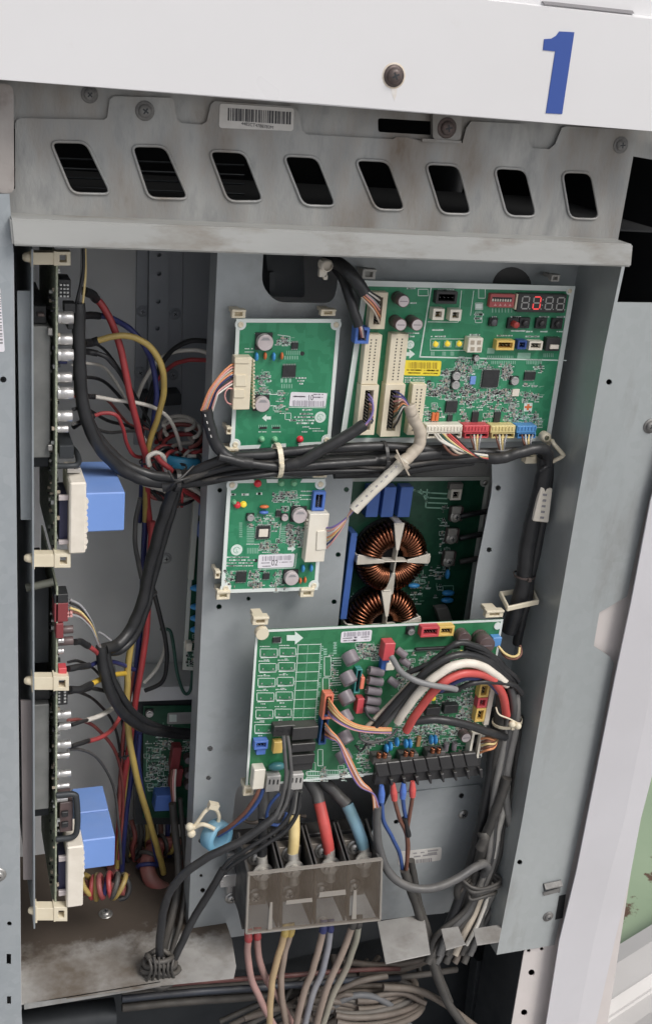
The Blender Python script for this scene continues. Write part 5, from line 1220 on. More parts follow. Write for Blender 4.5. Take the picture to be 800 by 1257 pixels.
# ---- cables of the upper left board
L_ = loom('cable_loom', 'red, navy, yellow and black power leads looping from the upper edge board', 'cables', (180, 562, .15))
def lead(root, pts, hs, wpx, mt, hw=None):          # lead with a black heat-shrink end
    wire(root, hs, (hw or wpx*1.35), BLACKR, 'heat_shrink'); wire(root, pts, wpx, mt)
lead(L_, [(116, 365, .10), (128, 378, .10), (141, 405, .10), (151, 440, .10), (159, 480, .10), (168, 520, .11), (177, 552, .12), (180, 572, .13), (182, 620, .16), (186, 660, .17)], [(103, 357, .08), (112, 361, .09), (119, 367, .10)], 8.5, RED)
lead(L_, [(120, 387, .11), (138, 391, .11), (160, 404, .12), (177, 424, .12), (188, 450, .13), (192, 478, .13), (190, 508, .13), (184, 540, .14), (176, 572, .15), (172, 640, .18)], [(100, 388, .09), (112, 387, .10), (122, 388, .11)], 7, NAVY)
lead(L_, [(119, 419, .09), (135, 414, .09), (152, 412, .09), (172, 417, .09), (189, 431, .09), (200, 455, .09), (201, 480, .10), (195, 510, .11), (186, 535, .12), (181, 562, .13), (178, 640, .17)], [(102, 421, .08), (111, 421, .09), (121, 418, .09)], 8, YEL)
lead(L_, [(118, 433, .10), (133, 440, .10), (148, 458, .11), (159, 480, .12), (166, 505, .13), (174, 530, .14), (178, 562, .15)], [(101, 431, .09), (110, 432, .10), (120, 434, .10)], 6, BLACKR, 8)
lead(L_, [(117, 487, .10), (140, 491, .11), (165, 494, .11), (186, 499, .12), (205, 511, .13), (216, 530, .14), (222, 552, .15)], [(108, 486, .09), (113, 487, .10), (118, 487, .10)], 5, WHITEW, 6.5)
lead(L_, [(114, 511, .10), (128, 507, .10), (143, 510, .10), (151, 525, .11), (156, 545, .12), (165, 559, .13), (180, 562, .14)], [(90, 524, .08), (103, 516, .09), (115, 511, .10)], 5, RED, 7)
tie(L_, 181, 566, .12, 9, 1.4, BLACKP)
L3 = loom('cable_loom', 'thin black, white and red leads crossing behind the looping power leads', 'cables', (190, 540, .19))
for i in range(6):
    y0 = 425+i*20+random.uniform(-5, 5); wire(L3, [(90, y0, .055), (104, y0-2, .09), (132, y0+random.uniform(0, 20), .15), (165+random.uniform(-8, 8), 505+i*4+random.uniform(-12, 8), .18), (188+random.uniform(-8, 8), 540+random.uniform(-10, 14), .18), (206, 566+random.uniform(-10, 12), .17)], random.uniform(3.0, 4.6), [BLACKR, WHITEW, BLACKR, REDD, BLACKR, GREYC, BLACKR, RED, BLACKR][i])
# arcs leaving to the right, behind the mounting plate
L_ = loom('cable_loom', 'black, white and red leads arching behind the edge of the mounting plate', 'cables', (180, 520, .20))
wire(L_, [(172, 540, .20), (180, 500, .20), (192, 462, .19), (206, 436, .18), (226, 421, .17), (246, 418, .16), (275, 424, .14)], 6.5, BLACKR)
wire(L_, [(168, 490, .19), (176, 470, .19), (190, 447, .19), (208, 434, .18), (228, 430, .17), (248, 431, .16), (275, 440, .14)], 5.5, WHITEW)
wire(L_, [(174, 535, .20), (182, 490, .20), (196, 463, .19), (213, 448, .18), (232, 442, .17), (250, 442, .16), (275, 445, .14)], 5.5, RED)
wire(L_, [(166, 500, .20), (168, 520, .20), (176, 545, .20), (184, 560, .20)], 5.5, WHITEW)

# ---- the blue ring core with its turns
R_ = loom('ring_choke', 'teal ring core wound with red, white and black leads', 'ring core', (222, 568, .15))
c = U(222, 566, .15); k = (U(223, 566, .15)-c).length
m = MB(); Q = Matrix.Translation(c) @ Matrix.Rotation(math.radians(-12), 4, 'X') @ Matrix.Rotation(math.radians(8), 4, 'Y')
m.lathe([(14*k, -7*k), (28*k, -7*k), (30*k, -5*k), (30*k, 5*k), (28*k, 7*k), (14*k, 7*k), (12*k, 5*k), (12*k, -5*k), (14*k, -7*k)], 36, 0, Q); m.build('ring_core', [FERRD], R_)
for i in range(17):
    a = i*2*math.pi/17+.2; mt = [RED, WHITEW, BLACKR, RED, BLACKR][i % 5]
    if -2.1 < a-2*math.pi*round(a/(2*math.pi)) < -1.15: continue          # the front of the core stays bare
    m = MB(); pts = []
    for j in range(16):
        t = 2*math.pi*j/16; rad = 21*k+14*k*math.cos(t); pts.append(Q @ V((rad*math.cos(a), rad*math.sin(a), 14*k*math.sin(t)+2*k*math.sin(i*1.7))))
    m.tube(pts, 2.6*k, 8, closed=True); m.build('winding', [mt], R_)
for (dx, dy, w_, h_, mt, dY) in ((222, 536, 26, 15, REDD, .0), (224, 528, 22, 12, WHITEW, .004), (228, 545, 27, 12, RED, -.004), (220, 520, 19, 9, WHITEW, .008), (226, 537, 24, 16, BLACKR, .012), (232, 552, 22, 8, WHITEW, -.008), (222, 543, 30, 11, RED, .016)):
    n = 22; a0 = random.uniform(2.6, 3.4)
    wire(R_, [(dx+w_*math.cos(a0+t*4.6/n), dy+h_*math.sin(a0+t*4.6/n), .16+dY+.02*math.sin(t*4.6/n)) for t in range(n+1)], 5.2, mt, 'winding', sub=2)
wire(R_, [(184, 572, .11), (182, 562, .11), (190, 556, .11), (200, 560, .11), (204, 575, .115), (214, 590, .12)], 6.5, WHITEW, 'winding')
wire(R_, [(193, 560, .10), (197, 566, .10), (208, 575, .10), (216, 588, .11)], 7, RED, 'winding')
wire(R_, [(176, 594, .12), (190, 598, .12), (205, 602, .13), (215, 598, .13)], 6, WHITEW, 'winding'); wire(R_, [(226, 594, .13), (240, 601, .14), (256, 612, .15), (268, 618, .15)], 7, WHITEW, 'winding'); wire(R_, [(222, 600, .13), (236, 608, .14), (254, 620, .15), (268, 625, .15)], 6.5, RED, 'winding')
for i in range(7): wire(R_, [(180+i*8, 602+i, .16), (188+i*7, 611+2*math.sin(i), .155), (199+i*6, 612, .16), (207+i*4, 604, .17)], 4.6, [REDD, BLACKR, RED, TANW, RED, BLACKR, WHITEW][i], 'winding')
for i in range(4): wire(R_, [(209+i*4.5, 596, .13), (211+i*4.2, 610, .13), (208+i*5, 622, .14)], 4, [WHITEW, RED, BROWN, RED][i], 'winding')
for i in range(12):
    x0, y0 = random.uniform(180, 205), random.uniform(545, 610); x1, y1 = random.uniform(225, 262), random.uniform(535, 615)
    wire(R_, [(x0, y0, .16), ((x0+x1)/2+random.uniform(-12, 12), (y0+y1)/2-random.uniform(-16, 18), .135+random.uniform(-.01, .03)), (x1, y1, .16), (x1-8, y1+random.uniform(-14, 14), .18)], random.uniform(3.4, 5), [RED, WHITEW, BLACKR, REDD, BLACKR, GREYC][i % 6], 'winding')
tie(R_, 216, 577, .115, 13, 1.2, BLACKP, None, .0035)

# ---- black sleeves down the left board to the crossing and the trunk across the plate
T_ = loom('cable_harness', 'thick black sleeved trunk running across the mounting plate between the boards', 'cables', (340, 565, .05))
wire(T_, [(97, 372, .055), (97, 410, .055), (98, 450, .055), (101, 490, .058), (110, 525, .062), (126, 554, .07), (148, 575, .08), (174, 588, .085), (200, 592, .085), (222, 590, .08), (250, 581, .07), (290, 569, .058), (340, 566, .05), (390, 566, .05), (440, 566, .048), (490, 562, .048), (540, 556, .046)], 15, BLACKR, 'sleeve', 12, .12)
wire(T_, [(106, 505, .07), (114, 525, .075), (128, 545, .08), (150, 567, .085), (176, 580, .085), (206, 586, .08), (222, 586, .075), (252, 572, .06), (285, 561, .05), (330, 558, .046), (380, 552, .044), (430, 549, .044), (480, 548, .046), (540, 553, .048), (600, 555, .048), (660, 552, .048)], 12, BLACKR, 'sleeve', 12, .12)
wire(T_, [(200, 598, .08), (222, 594, .075), (255, 590, .065), (300, 580, .055), (345, 576, .05), (400, 574, .05), (445, 574, .05), (470, 570, .05), (520, 566, .05), (600, 562, .05)], 12, BLACKR, 'sleeve', 12, .14)
wire(T_, [(268, 560, .045), (300, 568, .042), (350, 573, .04), (400, 570, .04), (460, 566, .044)], 11, BLACKR, 'sleeve', 10, .14)
wire(T_, [(596, 562, .040), (612, 563, .034), (630, 558, .032), (650, 552, .032), (664, 551, .034), (672, 557, .04), (670, 572, .048)], 14, BLACKR, 'sleeve', 12, .1)
wire(T_, [(410, 582, .06), (480, 580, .058), (520, 574, .056), (580, 566, .055)], 12, BLACKR, 'sleeve', 8, .12)
wire(T_, [(380, 560, .06), (440, 558, .06), (500, 554, .06), (560, 550, .058)], 12, BLACKR, 'sleeve', 8, .12)
for i in range(7):
    o1, o2 = random.uniform(-14, 16), random.uniform(-13, 13)
    wire(T_, [(226, 590+o1*.4, .07+random.uniform(-.006, .01)), (262, 578+o1*.8, .058), (305, 571+o1, .046+random.uniform(-.004, .008)), (352, 569+o2, .043+random.uniform(-.003, .008)), (410, 567+o2, .043+random.uniform(-.003, .01)), (470, 565+o1*.8, .045), (530, 560+o1*.5, .046), (585, 558+o1*.4, .048)], random.uniform(5.5, 8.5), random.choice((BLACKR, BLACKR, BLACKD)), 'sleeve', 8, .16)
tie(T_, 470, 562, .046, 19, -.06, BLACKP, None, .004, .8)
tie(T_, 217, 590, .074, 13, .1, BLACKP, None, .005); tie(T_, 341, 565, .048, 20, -1.65+1.57, CREAM, None, .0055, .8)
for (a, b, cpt, d_) in (((207, 578), (217, 590), (238, 572), .062), ((205, 603), (218, 591), (240, 585), .062)): wire(T_, [(*a, .07), (*b, d_-.004), (*cpt, .066)], 3, BLACKP, 'cable_tie')
wire(T_, [(103, 305, .055), (103, 330, .055), (99, 352, .055), (94, 373, .055)], 4.5, BLACKR); wire(T_, [(105, 305, .055), (105, 340, .055), (102, 372, .055)], 3, YELC); wire(T_, [(101, 305, .06), (100, 340, .06), (98, 372, .06)], 3.4, GREYW)

# ---- sleeves dropping from the crossing
D_ = loom('cable_loom', 'black sleeves dropping down the middle of the left bay', 'cables', (170, 760, .12))
wire(D_, [(216, 592, .085), (206, 620, .09), (195, 655, .10), (184, 695, .11), (176, 735, .115), (163, 768, .115), (146, 790, .105), (128, 797, .09)], 15, BLACKR, 'sleeve', 10, .15)
wire(D_, [(220, 596, .09), (210, 630, .10), (200, 665, .11), (188, 710, .12), (180, 745, .12), (166, 780, .12), (148, 798, .11), (132, 800, .10)], 11, BLACKR, 'sleeve', 10, .15)
wire(D_, [(124, 793, .085), (127, 820, .085), (136, 850, .09), (152, 876, .105), (178, 894, .13), (215, 901, .16), (255, 903, .17)], 13, BLACKR, 'sleeve', 10, .12)
wire(D_, [(130, 798, .09), (138, 830, .095), (150, 855, .10), (170, 880, .12), (205, 895, .155), (255, 899, .17)], 9, BLACKR, 'sleeve', 10, .12)
wire(D_, [(172, 612, .14), (167, 640, .15), (166, 665, .15), (170, 690, .15), (174, 710, .15)], 6, GREYC)
tie(D_, 183, 728, .13, 9, 1.5, BLACKP)
# long coloured leads down the left bay
E_ = loom('cable_loom', 'long red, yellow and navy leads running down to the red ring cores', 'cables', (170, 860, .16))
wire(E_, [(187, 640, .16), (184, 690, .16), (182, 740, .16), (178, 790, .16), (171, 835, .16), (165, 870, .165), (160, 910, .17), (152, 960, .18), (147, 1010, .19), (142, 1060, .20)], 8, RED)
wire(E_, [(178, 640, .17), (176, 700, .17), (173, 760, .17), (168, 820, .17), (166, 870, .17), (168, 900, .18), (160, 960, .185), (154, 1010, .19), (150, 1070, .20)], 7, NAVY)
wire(E_, [(166, 764, .145), (161, 790, .145), (157, 825, .145), (156, 860, .145), (158, 900, .145), (166, 945, .15), (178, 990, .16), (190, 1030, .17), (198, 1058, .18), (201, 1072, .185)], 8, YEL)
wire(E_, [(172, 900, .16), (170, 940, .165), (178, 985, .17), (188, 1030, .18), (194, 1062, .19)], 6, NAVY)
wire(E_, [(158, 930, .18), (152, 980, .185), (147, 1030, .19), (144, 1065, .195)], 6, YEL)
wire(E_, [(166, 820, .17), (160, 850, .17), (152, 900, .175), (149, 940, .18), (146, 1000, .18)], 5.5, REDD)
tie(E_, 152, 926, .17, 6, 1.5, BLACKP)
wire(E_, [(188, 722, .16), (195, 750, .16), (203, 785, .165), (205, 815, .17), (198, 838, .175), (178, 848, .18)], 5.5, BLACKR)
wire(E_, [(190, 728, .17), (197, 758, .175), (203, 782, .18), (200, 806, .185), (190, 824, .19), (177, 838, .19)], 4.8, WHITEW)
wire(E_, [(197, 772, .18), (209, 775, .18), (214, 800, .18), (219, 832, .18), (227, 851, .18), (234, 846, .18), (236, 820, .17), (231, 796, .165)], 4.2, GREENW)
# plugs and leads of the lower edge board
F_ = loom('cable_loom', 'short leads leaving the lower edge board beside its maroon plugs', 'cables', (110, 790, .07))
for i, (mt, o_) in enumerate(((GREYW, 0), (BLACKR, 2), (YELC, 5), (BROWN, 7), (GREYW, 9))): wire(F_, [(86, 736+o_*2.0, .05), (100, 744+o_*1.6, .055), (112, 762+o_, .06), (120, 785+o_*.4, .075), (124, 796, .085)], 3.2, mt, sub=5)
lead(F_, [(108, 793, .07), (115, 797, .075), (121, 803, .085)], [(92, 788, .05), (100, 788, .06), (109, 793, .07)], 6, RED, 8.5)
lead(F_, [(108, 818, .08), (125, 812, .10), (145, 814, .13), (165, 822, .16)], [(84, 821, .05), (96, 819, .06), (109, 817, .08)], 5.5, NAVY, 8.5)
lead(F_, [(111, 840, .08), (128, 832, .10), (142, 828, .125), (157, 826, .15)], [(86, 846, .05), (99, 846, .06), (112, 840, .08)], 6.5, mat('yellow_bright', (.66, .44, .06), .4), 9)
lead(F_, [(110, 844, .08), (124, 847, .10), (140, 852, .13), (158, 855, .16)], [(90, 847, .06), (100, 848, .07), (110, 845, .08)], 5, BLACKR, 6)
lead(F_, [(106, 884, .08), (122, 879, .10), (136, 871, .12), (148, 862, .14)], [(88, 890, .05), (97, 887, .06), (107, 884, .08)], 6, WHITEW, 5)
lead(F_, [(108, 910, .08), (124, 905, .10), (138, 895, .13), (147, 880, .15), (152, 866, .16)], [(88, 916, .05), (98, 913, .06), (109, 909, .08)], 5.5, RED, 6)
wire(F_, [(122, 776, .08), (130, 781, .09), (136, 786, .095)], 3, GREYW)

F3 = loom('cable_loom', 'thin leads falling from the lower edge board into the long coloured leads', 'cables', (150, 960, .17))
for i in range(4):
    y0 = 812+i*38+random.uniform(-6, 6); wire(F3, [(84, y0, .05), (98, y0-1, .08), (120, y0+random.uniform(2, 14), .13), (142+random.uniform(-5, 5), y0+40+random.uniform(0, 20), .17), (150+random.uniform(-5, 6), y0+95, .18), (146+random.uniform(-6, 8), min(1060, y0+170), .19)], random.uniform(3.0, 4.4), [BLACKR, BLACKR, REDD, GREYC, BLACKR, NAVY, BLACKR][i])
# ---- wound core under the lower transformer and red cores at the back
YELDK = mat('dusty_yellow_insulation', (.36, .25, .06), .5, 0, (.28, .20, .06), 60, dust=.3)
REDDK2 = mat('dusty_red_insulation', (.30, .045, .05), .5, 0, (.22, .04, .045), 60, dust=.3)
K_ = loom('ring_choke', 'small wound core with yellow, red and navy turns under the blue transformer', 'ring core', (128, 1100, .08))
for i in range(8):
    mt = [YEL, RED, YELDK, REDDK2, NAVY, RED, BLACKD, YELDK][i]; x = 109+i*5.3+random.uniform(-1, 1); m = MB(); c = U(x, 1088+random.uniform(-2, 2), .074+random.uniform(-.004, .004)); kk = .00085
    t1, t2 = random.uniform(-.35, .35)+(i-3.5)*.10, random.uniform(.7, 1.0); rz_, ry2 = random.uniform(14, 18)*kk, random.uniform(12, 17)*kk
    m.tube([c+V((math.sin(2*math.pi*j/18)*rz_*math.sin(t1)+math.cos(2*math.pi*j/18)*4*kk*t2, math.cos(2*math.pi*j/18)*ry2, math.sin(2*math.pi*j/18)*rz_)) for j in range(18)], 3.7*kk, 8, closed=True); m.build('winding', [mt], K_)
m = MB(); m.tube(W([(104, 1090, .078), (128, 1088, .085), (154, 1090, .078)]), .009, 12); m.build('ring_core', [FERRR], K_)
wire(K_, [(150, 1072, .09), (158, 1085, .085), (156, 1100, .08), (146, 1104, .08)], 7, BLACKR, 'winding')
def red_ring(px, py, Y, R, rt, tilt, lab):
    t = loom('ring_choke', lab, 'ring core', (px, py, Y)); c = U(px, py, Y); kk = (U(px+1, py, Y)-c).length
    m = MB(); Q = Matrix.Translation(c) @ Matrix.Rotation(tilt, 4, 'X') @ Matrix.Rotation(.25, 4, 'Y'); m.lathe([((R+rt*math.cos(a))*kk, rt*math.sin(a)*kk*1.1) for a in [2*math.pi*i/12 for i in range(13)]], 36, 0, Q); m.build('ring_core', [FERRR], t)
    for i in range(7):
        a = .5+i*.42; mt = [BLACKD, BLACKD, YEL, BLACKD, REDD, BLACKD, NAVY][i]; m = MB()
        m.tube([Q @ V(((R+(rt+2)*math.cos(2*math.pi*j/14))*kk*math.cos(a), (R+(rt+2)*math.cos(2*math.pi*j/14))*kk*math.sin(a), (rt+2)*1.1*kk*math.sin(2*math.pi*j/14))) for j in range(14)], 2.6*kk, 7, closed=True); m.build('winding', [mt], t)
    return t
red_ring(207, 1064, .195, 27, 9, .75, 'larger dull red ring core at the back of the left bay floor'); red_ring(158, 1060, .22, 20, 8, .6, 'smaller dull red ring core with dark turns behind it')
for i in range(5):
    pass
B_l = loom('cable_loom', 'dark dusty leads tangled above the red ring cores', 'cables', (165, 1040, .23))
for i in range(7): wire(B_l, [(152+i*9, 1003+4*math.sin(i*2), .235), (158+i*8, 1024+3*math.cos(i), .225), (154+i*9, 1045, .225), (162+i*8, 1070, .23)], 6, [BLACKD, REDD, BLACKD, YEL, BLACKD, BROWN, NAVY][i], sub=5)

# ---- lead from the maroon connector going down
G_ = loom('cable_loom', 'dark sleeve coming down from the maroon connector to the floor grommet', 'cables', (214, 1190, .03))
for i, mt in enumerate((BROWN, PINK, WHITEW)): wire(G_, [(212+i*2, 944, .175), (210+i*2.4, 962, .17), (212+i*1.6, 990, .165)], 2.6, mt, sub=5)
wire(G_, [(212, 986, .162), (215, 1020, .155), (219, 1055, .14), (219, 1090, .12), (210, 1130, .09), (201, 1165, .055), (198, 1192, .03)], 9.5, BLACKD, 'sleeve', 10, .08)
wire(G_, [(221, 980, .165), (226, 1040, .15), (228, 1085, .12), (222, 1130, .09), (210, 1170, .05), (203, 1195, .03)], 6, BLACKD, 'sleeve', 8, .08)

# ---- the two thick black cables from the lower board down to the floor grommet
H_ = loom('cable', 'thickest black cable curving from the lower board corner down to the floor grommet', 'cable', (203, 1190, .02))
wire(H_, [(357, 968, .018), (350, 985, .012), (338, 1001, .006), (323, 1014, .002), (297, 1032, .0), (272, 1044, .0), (250, 1055, .002), (222, 1077, .006), (205, 1104, .010), (198, 1136, .014), (196, 1166, .016), (199, 1192, .02)], 10.5, BLACKR, 'cable_sheath', 12)
for i in range(2): wire(H_, [(348+i*5, 903, .018), (350+i*6, 930, .010), (351+i*6, 955, .006), (345+i*6, 985, .004), (336+i*5, 1005, .004)], 5, GREYC, 'wire')
H2 = loom('cable', 'thin black twin cable and sleeve running from the grey terminals down to the grommet', 'cable', (214, 1195, .03))
wire(H2, [(361, 972, .026), (357, 996, .022), (343, 1016, .02), (318, 1033, .02), (296, 1047, .022), (280, 1058, .026), (269, 1073, .03)], 5.5, BLACKR); wire(H2, [(369, 972, .028), (364, 1000, .026), (349, 1021, .024), (323, 1039, .024), (301, 1052, .026), (284, 1063, .03), (271, 1076, .032)], 5.5, BLACKR)
wire(H2, [(274, 1067, .028), (263, 1086, .03), (252, 1104, .034), (238, 1127, .034), (224, 1156, .03), (213, 1180, .026), (207, 1200, .024)], 9.5, BLACKR, 'sleeve', 10, .08)
# brown and blue leads through the blue ring clip
N_ = loom('cable_loom', 'brown and blue leads passing from a cream plug through the pale blue ring', 'cables', (290, 1010, .04))
wire(N_, [(319, 966, .030), (314, 978, .028), (304, 993, .03), (292, 1006, .036), (280, 1016, .042), (270, 1022, .05), (262, 1026, .06)], 5, BROWN)
wire(N_, [(323, 968, .034), (318, 982, .034), (306, 998, .036), (292, 1010, .042), (278, 1020, .048), (268, 1026, .055)], 5, BLUEW); wire(N_, [(321, 968, .036), (312, 990, .038), (296, 1006, .044), (278, 1018, .052), (268, 1024, .06)], 5.5, mat('slate_insulation', (.12, .13, .22), .45))
wire(N_, [(343, 974, .04), (334, 984, .04), (328, 996, .042), (330, 1010, .046), (345, 1012, .05), (352, 998, .05)], 4.2, BLUEW)
wire(N_, [(292, 1004, .07), (310, 1010, .072), (330, 1004, .075), (350, 1000, .08), (375, 1002, .085)], 4.5, DBROWN)
Q_ = loom('ring_clip', 'pale blue ferrite ring held on the plate by a bone shaped cream clip', 'ferrite ring', (266, 1028, .07))
c = U(266, 1026, .062); kk = (U(267, 1026, .062)-c).length; Q = Matrix.Translation(c) @ V((.46, -.88, .05)).to_track_quat('Z', 'Y').to_matrix().to_4x4(); m = MB()
m.lathe([(11*kk, -9*kk), (17*kk, -9*kk), (19*kk, -7.5*kk), (19*kk, 7.5*kk), (17*kk, 9*kk), (12.5*kk, 9*kk), (11*kk, 7.5*kk), (11*kk, -9*kk)], 36, 0, Q); m.build('ferrite_ring', [FERR], Q_)
m = MB(); m.tube(W([(238, 1016, .06), (248, 1012, .056), (256, 1014, .054), (264, 1018, .05)]), .0026, 8); m.tube(W([(239, 1014, .06), (246, 1004, .06), (252, 996, .06), (259, 991, .062), (266, 995, .064), (269, 1003, .064), (267, 1012, .064)]), .0024, 8)
for (x, y) in ((233, 1015), (235, 1023)): p = U(x, y, .058); m.lathe([(.0052*math.sin(t), -.0052*math.cos(t)) for t in [math.pi*i/8 for i in range(9)]], 14, 0, Matrix.Translation(p))
p = U(262, 989, .06); m.box((p.x, p.y, p.z), (.012, .008, .007), 0, Matrix.Translation(p) @ Matrix.Rotation(.35, 4, 'Y') @ Matrix.Translation(-p)); m.tube(W([(236, 1016, .06), (240, 1014, .06)]), .0035, 8)
m.build('ring_holder', [CREAM], Q_, bev=0)
m = MB(); m.tube(W([(246, 1032, .07), (252, 1034, .06), (262, 1041, .055), (274, 1044, .055)]), .0026, 8); m.build('holder_foot', [BLACKP], Q_)

# ---- floor grommet with tied cables
GR = loom('cable_grommet', 'black crumpled rubber grommet tied round the cables at the front edge of the floor', 'grommet', (198, 1200, .01))
for i, (dy, R0, wv) in enumerate(((-10, 19, 4), (-2, 22, 4.5), (6, 21, 4.5), (12, 19, 3.5), (-18, 15, 4))):
    n = 26; m = MB(); cy = 1192+dy; pts = []
    for j in range(n):
        a = 2*math.pi*j/n; rr_ = R0*(1+.10*noise.noise((math.cos(a)*2+i*7, math.sin(a)*2, i)))
        p = U(197+rr_*math.cos(a)+dy*.05, cy+rr_*.16*math.sin(a)+2*noise.noise((a, i, 0)), .022); pts.append(p+V((0, .012*math.sin(-a)*-1, .002*math.sin(a*3+i))))
    m.tube(pts, wv*.00085, 8, closed=True); m.build('grommet_ring', [BLACKD], GR)
m = MB(); c = U(197, 1196, .024); m.lathe([(.004, -.016), (.0135, -.014), (.0155, -.006), (.014, .002), (.0155, .008), (.012, .013), (.004, .014)], 20, 0, Matrix.Translation(c)); m.build('grommet_body', [BLACKD], GR)
for i in range(6): wire(GR, [(183+i*6, 1178+random.uniform(-5, 5), .012), (186+i*5, 1190, .006), (180+i*7, 1203+random.uniform(-3, 3), .01)], 3.5, BLACKD, 'tie_strip', sub=5)

# ---- wires of the small boards
A1 = loom('cable_loom', 'sleeved loom curving from the cream plug of the board marked 01 into the trunk', 'cables', (250, 520, .05))
mts = [ORANGE, PINK, TANW, ORANGE, NAVY, BLACKR, PINK, WHITEW]
for i, mt in enumerate(mts): wire(A1, [(288, 446+i*3.4, .058), (281, 450+i*3.4, .05), (270-i*.3, 461+i*3.2, .046), (257-abs(i-3)*.2+i*1.4, 480+i*1.2, .046), (247+i*2.0, 506-abs(i-4)*.5, .05)], 2.4, mt, sub=5)
wire(A1, [(288, 478, .056), (280, 477, .05), (276, 485, .05), (279, 494, .052), (287, 497, .056)], 2, PINK, sub=5); wire(A1, [(288, 458, .056), (276, 464, .05), (262, 474, .046)], 2.4, WHITEW)
m = MB()
for i in range(4):
    a = U(252+i*2.4, 510+i*8.5, .0405); m.box((a.x, a.y, a.z), (.0010, .0004, .0028), 0, Matrix.Translation(a) @ Matrix.Rotation(-.35, 4, 'Y') @ Matrix.Translation(-a))
m.build('sleeve_print', [LABELD], A1)['kind'] = 'stuff'
wire(A1, [(253, 502, .05), (257, 522, .05), (264, 543, .05), (276, 558, .048), (292, 566, .045), (310, 569, .042)], 15, BLACKR, 'sleeve', 10, .12)
A2 = loom('cable_loom', 'white printed sleeve carrying thin wires from the main board to the board marked 02', 'cables', (470, 590, .04))
mts2 = [PURPLE, PINK, WHITEW, ORANGE, YELC, NAVY, PINK]
for i, mt in enumerate(mts2): wire(A2, [(400, 648+i*4.2, .052), (408, 647+i*3.0, .044), (420, 640+i*1.2, .04), (431, 630-i*.6, .038), (440, 618+i*.8, .036)], 2.3, mt, sub=5)
wire(A2, [(434, 626, .036), (452, 607, .034), (470, 590, .032), (486, 575, .030), (497, 564, .030)], 14.5, CREAMW, 'printed_sleeve', 12, .05)
m = MB()
for i in range(10):
    t = i/9; x, y = 438+t*54, 621-t*54; a = U(x, y, .0245-.003*t); m.box((a.x, a.y, a.z), (.0026 if i % 3 else .0035, .0004, .0009 if i % 2 else .002), 0, Matrix.Translation(a) @ Matrix.Rotation(-.75, 4, 'Y') @ Matrix.Translation(-a))
m.build('sleeve_print', [INKG], A2)['kind'] = 'stuff'
wire(A2, [(494, 567, .032), (504, 558, .034), (514, 546, .036), (515, 530, .036), (508, 515, .036), (504, 505, .034), (502, 497, .034)], 15, TANW, 'wrapped_sleeve', 12, .16)
for i, mt in enumerate((NAVY, PURPLE, PINK, BROWN, ORANGE, GREENW, WHITEW, BLACKR)): wire(A2, [(483, 480+i*6.4, .05), (488, 482+i*5, .038), (495, 487+i*2, .034), (503, 501+i*.4, .034)], 2.5, mt, sub=5)
tie(A2, 493, 567, .030, 10, 2.3, TANW, [(486, 552, .022), (493, 567, .018), (502, 584, .022)], .004)
A3 = loom('cable_loom', 'black sleeve with violet wires leaving the lower left socket of the main board', 'cables', (400, 555, .03))
for i, mt in enumerate((PURPLE, PURPLE, PINK, ORANGE, PURPLE, BROWN, NAVY)): wire(A3, [(452+i*.6, 484+i*6, .050), (457, 492+i*4, .038), (457-i*.4, 507+i*1.2, .034), (449, 520+i*.6, .033), (441+i*.3, 523+i*1.3, .033)], 2.6, mt, sub=5)
wire(A3, [(447, 521, .032), (432, 531, .032), (412, 543, .032), (390, 555, .034), (372, 566, .036), (352, 572, .04)], 14.5, BLACKR, 'sleeve', 12, .08)
A4 = loom('cable_loom', 'two black sleeves dropping from the oval opening to the white and blue sockets', 'cables', (440, 350, .04))
wire(A4, [(400, 322, .08), (412, 322, .06), (424, 330, .045), (436, 344, .036), (447, 360, .034)], 17, BLACKR, 'sleeve', 12, .08)
wire(A4, [(410, 326, .075), (420, 340, .06), (428, 362, .048), (434, 382, .042), (440, 400, .040)], 13, BLACKR, 'sleeve', 12, .08)
for i, mt in enumerate((BLACKR, WHITEW, BLACKR, GREYW, PINK, BROWN, ORANGE, BROWN, TANW)): wire(A4, [(448-i*.6, 354+i*1.3, .034), (457, 360+i*2.4, .034), (464, 364+i*3.6, .040), (466, 365+i*4.0, .052)], 2.5, mt, sub=5)
for i, mt in enumerate((BROWN, PINK, WHITEW, NAVY)): wire(A4, [(438+i*1.5, 396, .040), (441+i*1.6, 404, .040), (443+i*1.6, 414, .050)], 2.4, mt, sub=5)
cl = loom('cable_clamp', 'small white nylon clamp beside the black sleeves in the oval opening', 'clamp', (399, 328, .06))
m = MB(); p = U(399, 325, .06); m.box((p.x, p.y, p.z), (.011, .008, .010)); m.box((p.x-.002, p.y, p.z-.008), (.008, .006, .008)); m.box((p.x+.001, p.y-.001, p.z-.012), (.004, .004, .005)); m.lathe([(.0062, -.006), (.0062, .006), (.0045, .007)], 14, 0, Matrix.Translation(p+V((0, -.001, 0))) @ Matrix.Rotation(1.57, 4, 'X')); m.build('clamp_body', [CREAMC], cl, bev=.0006)
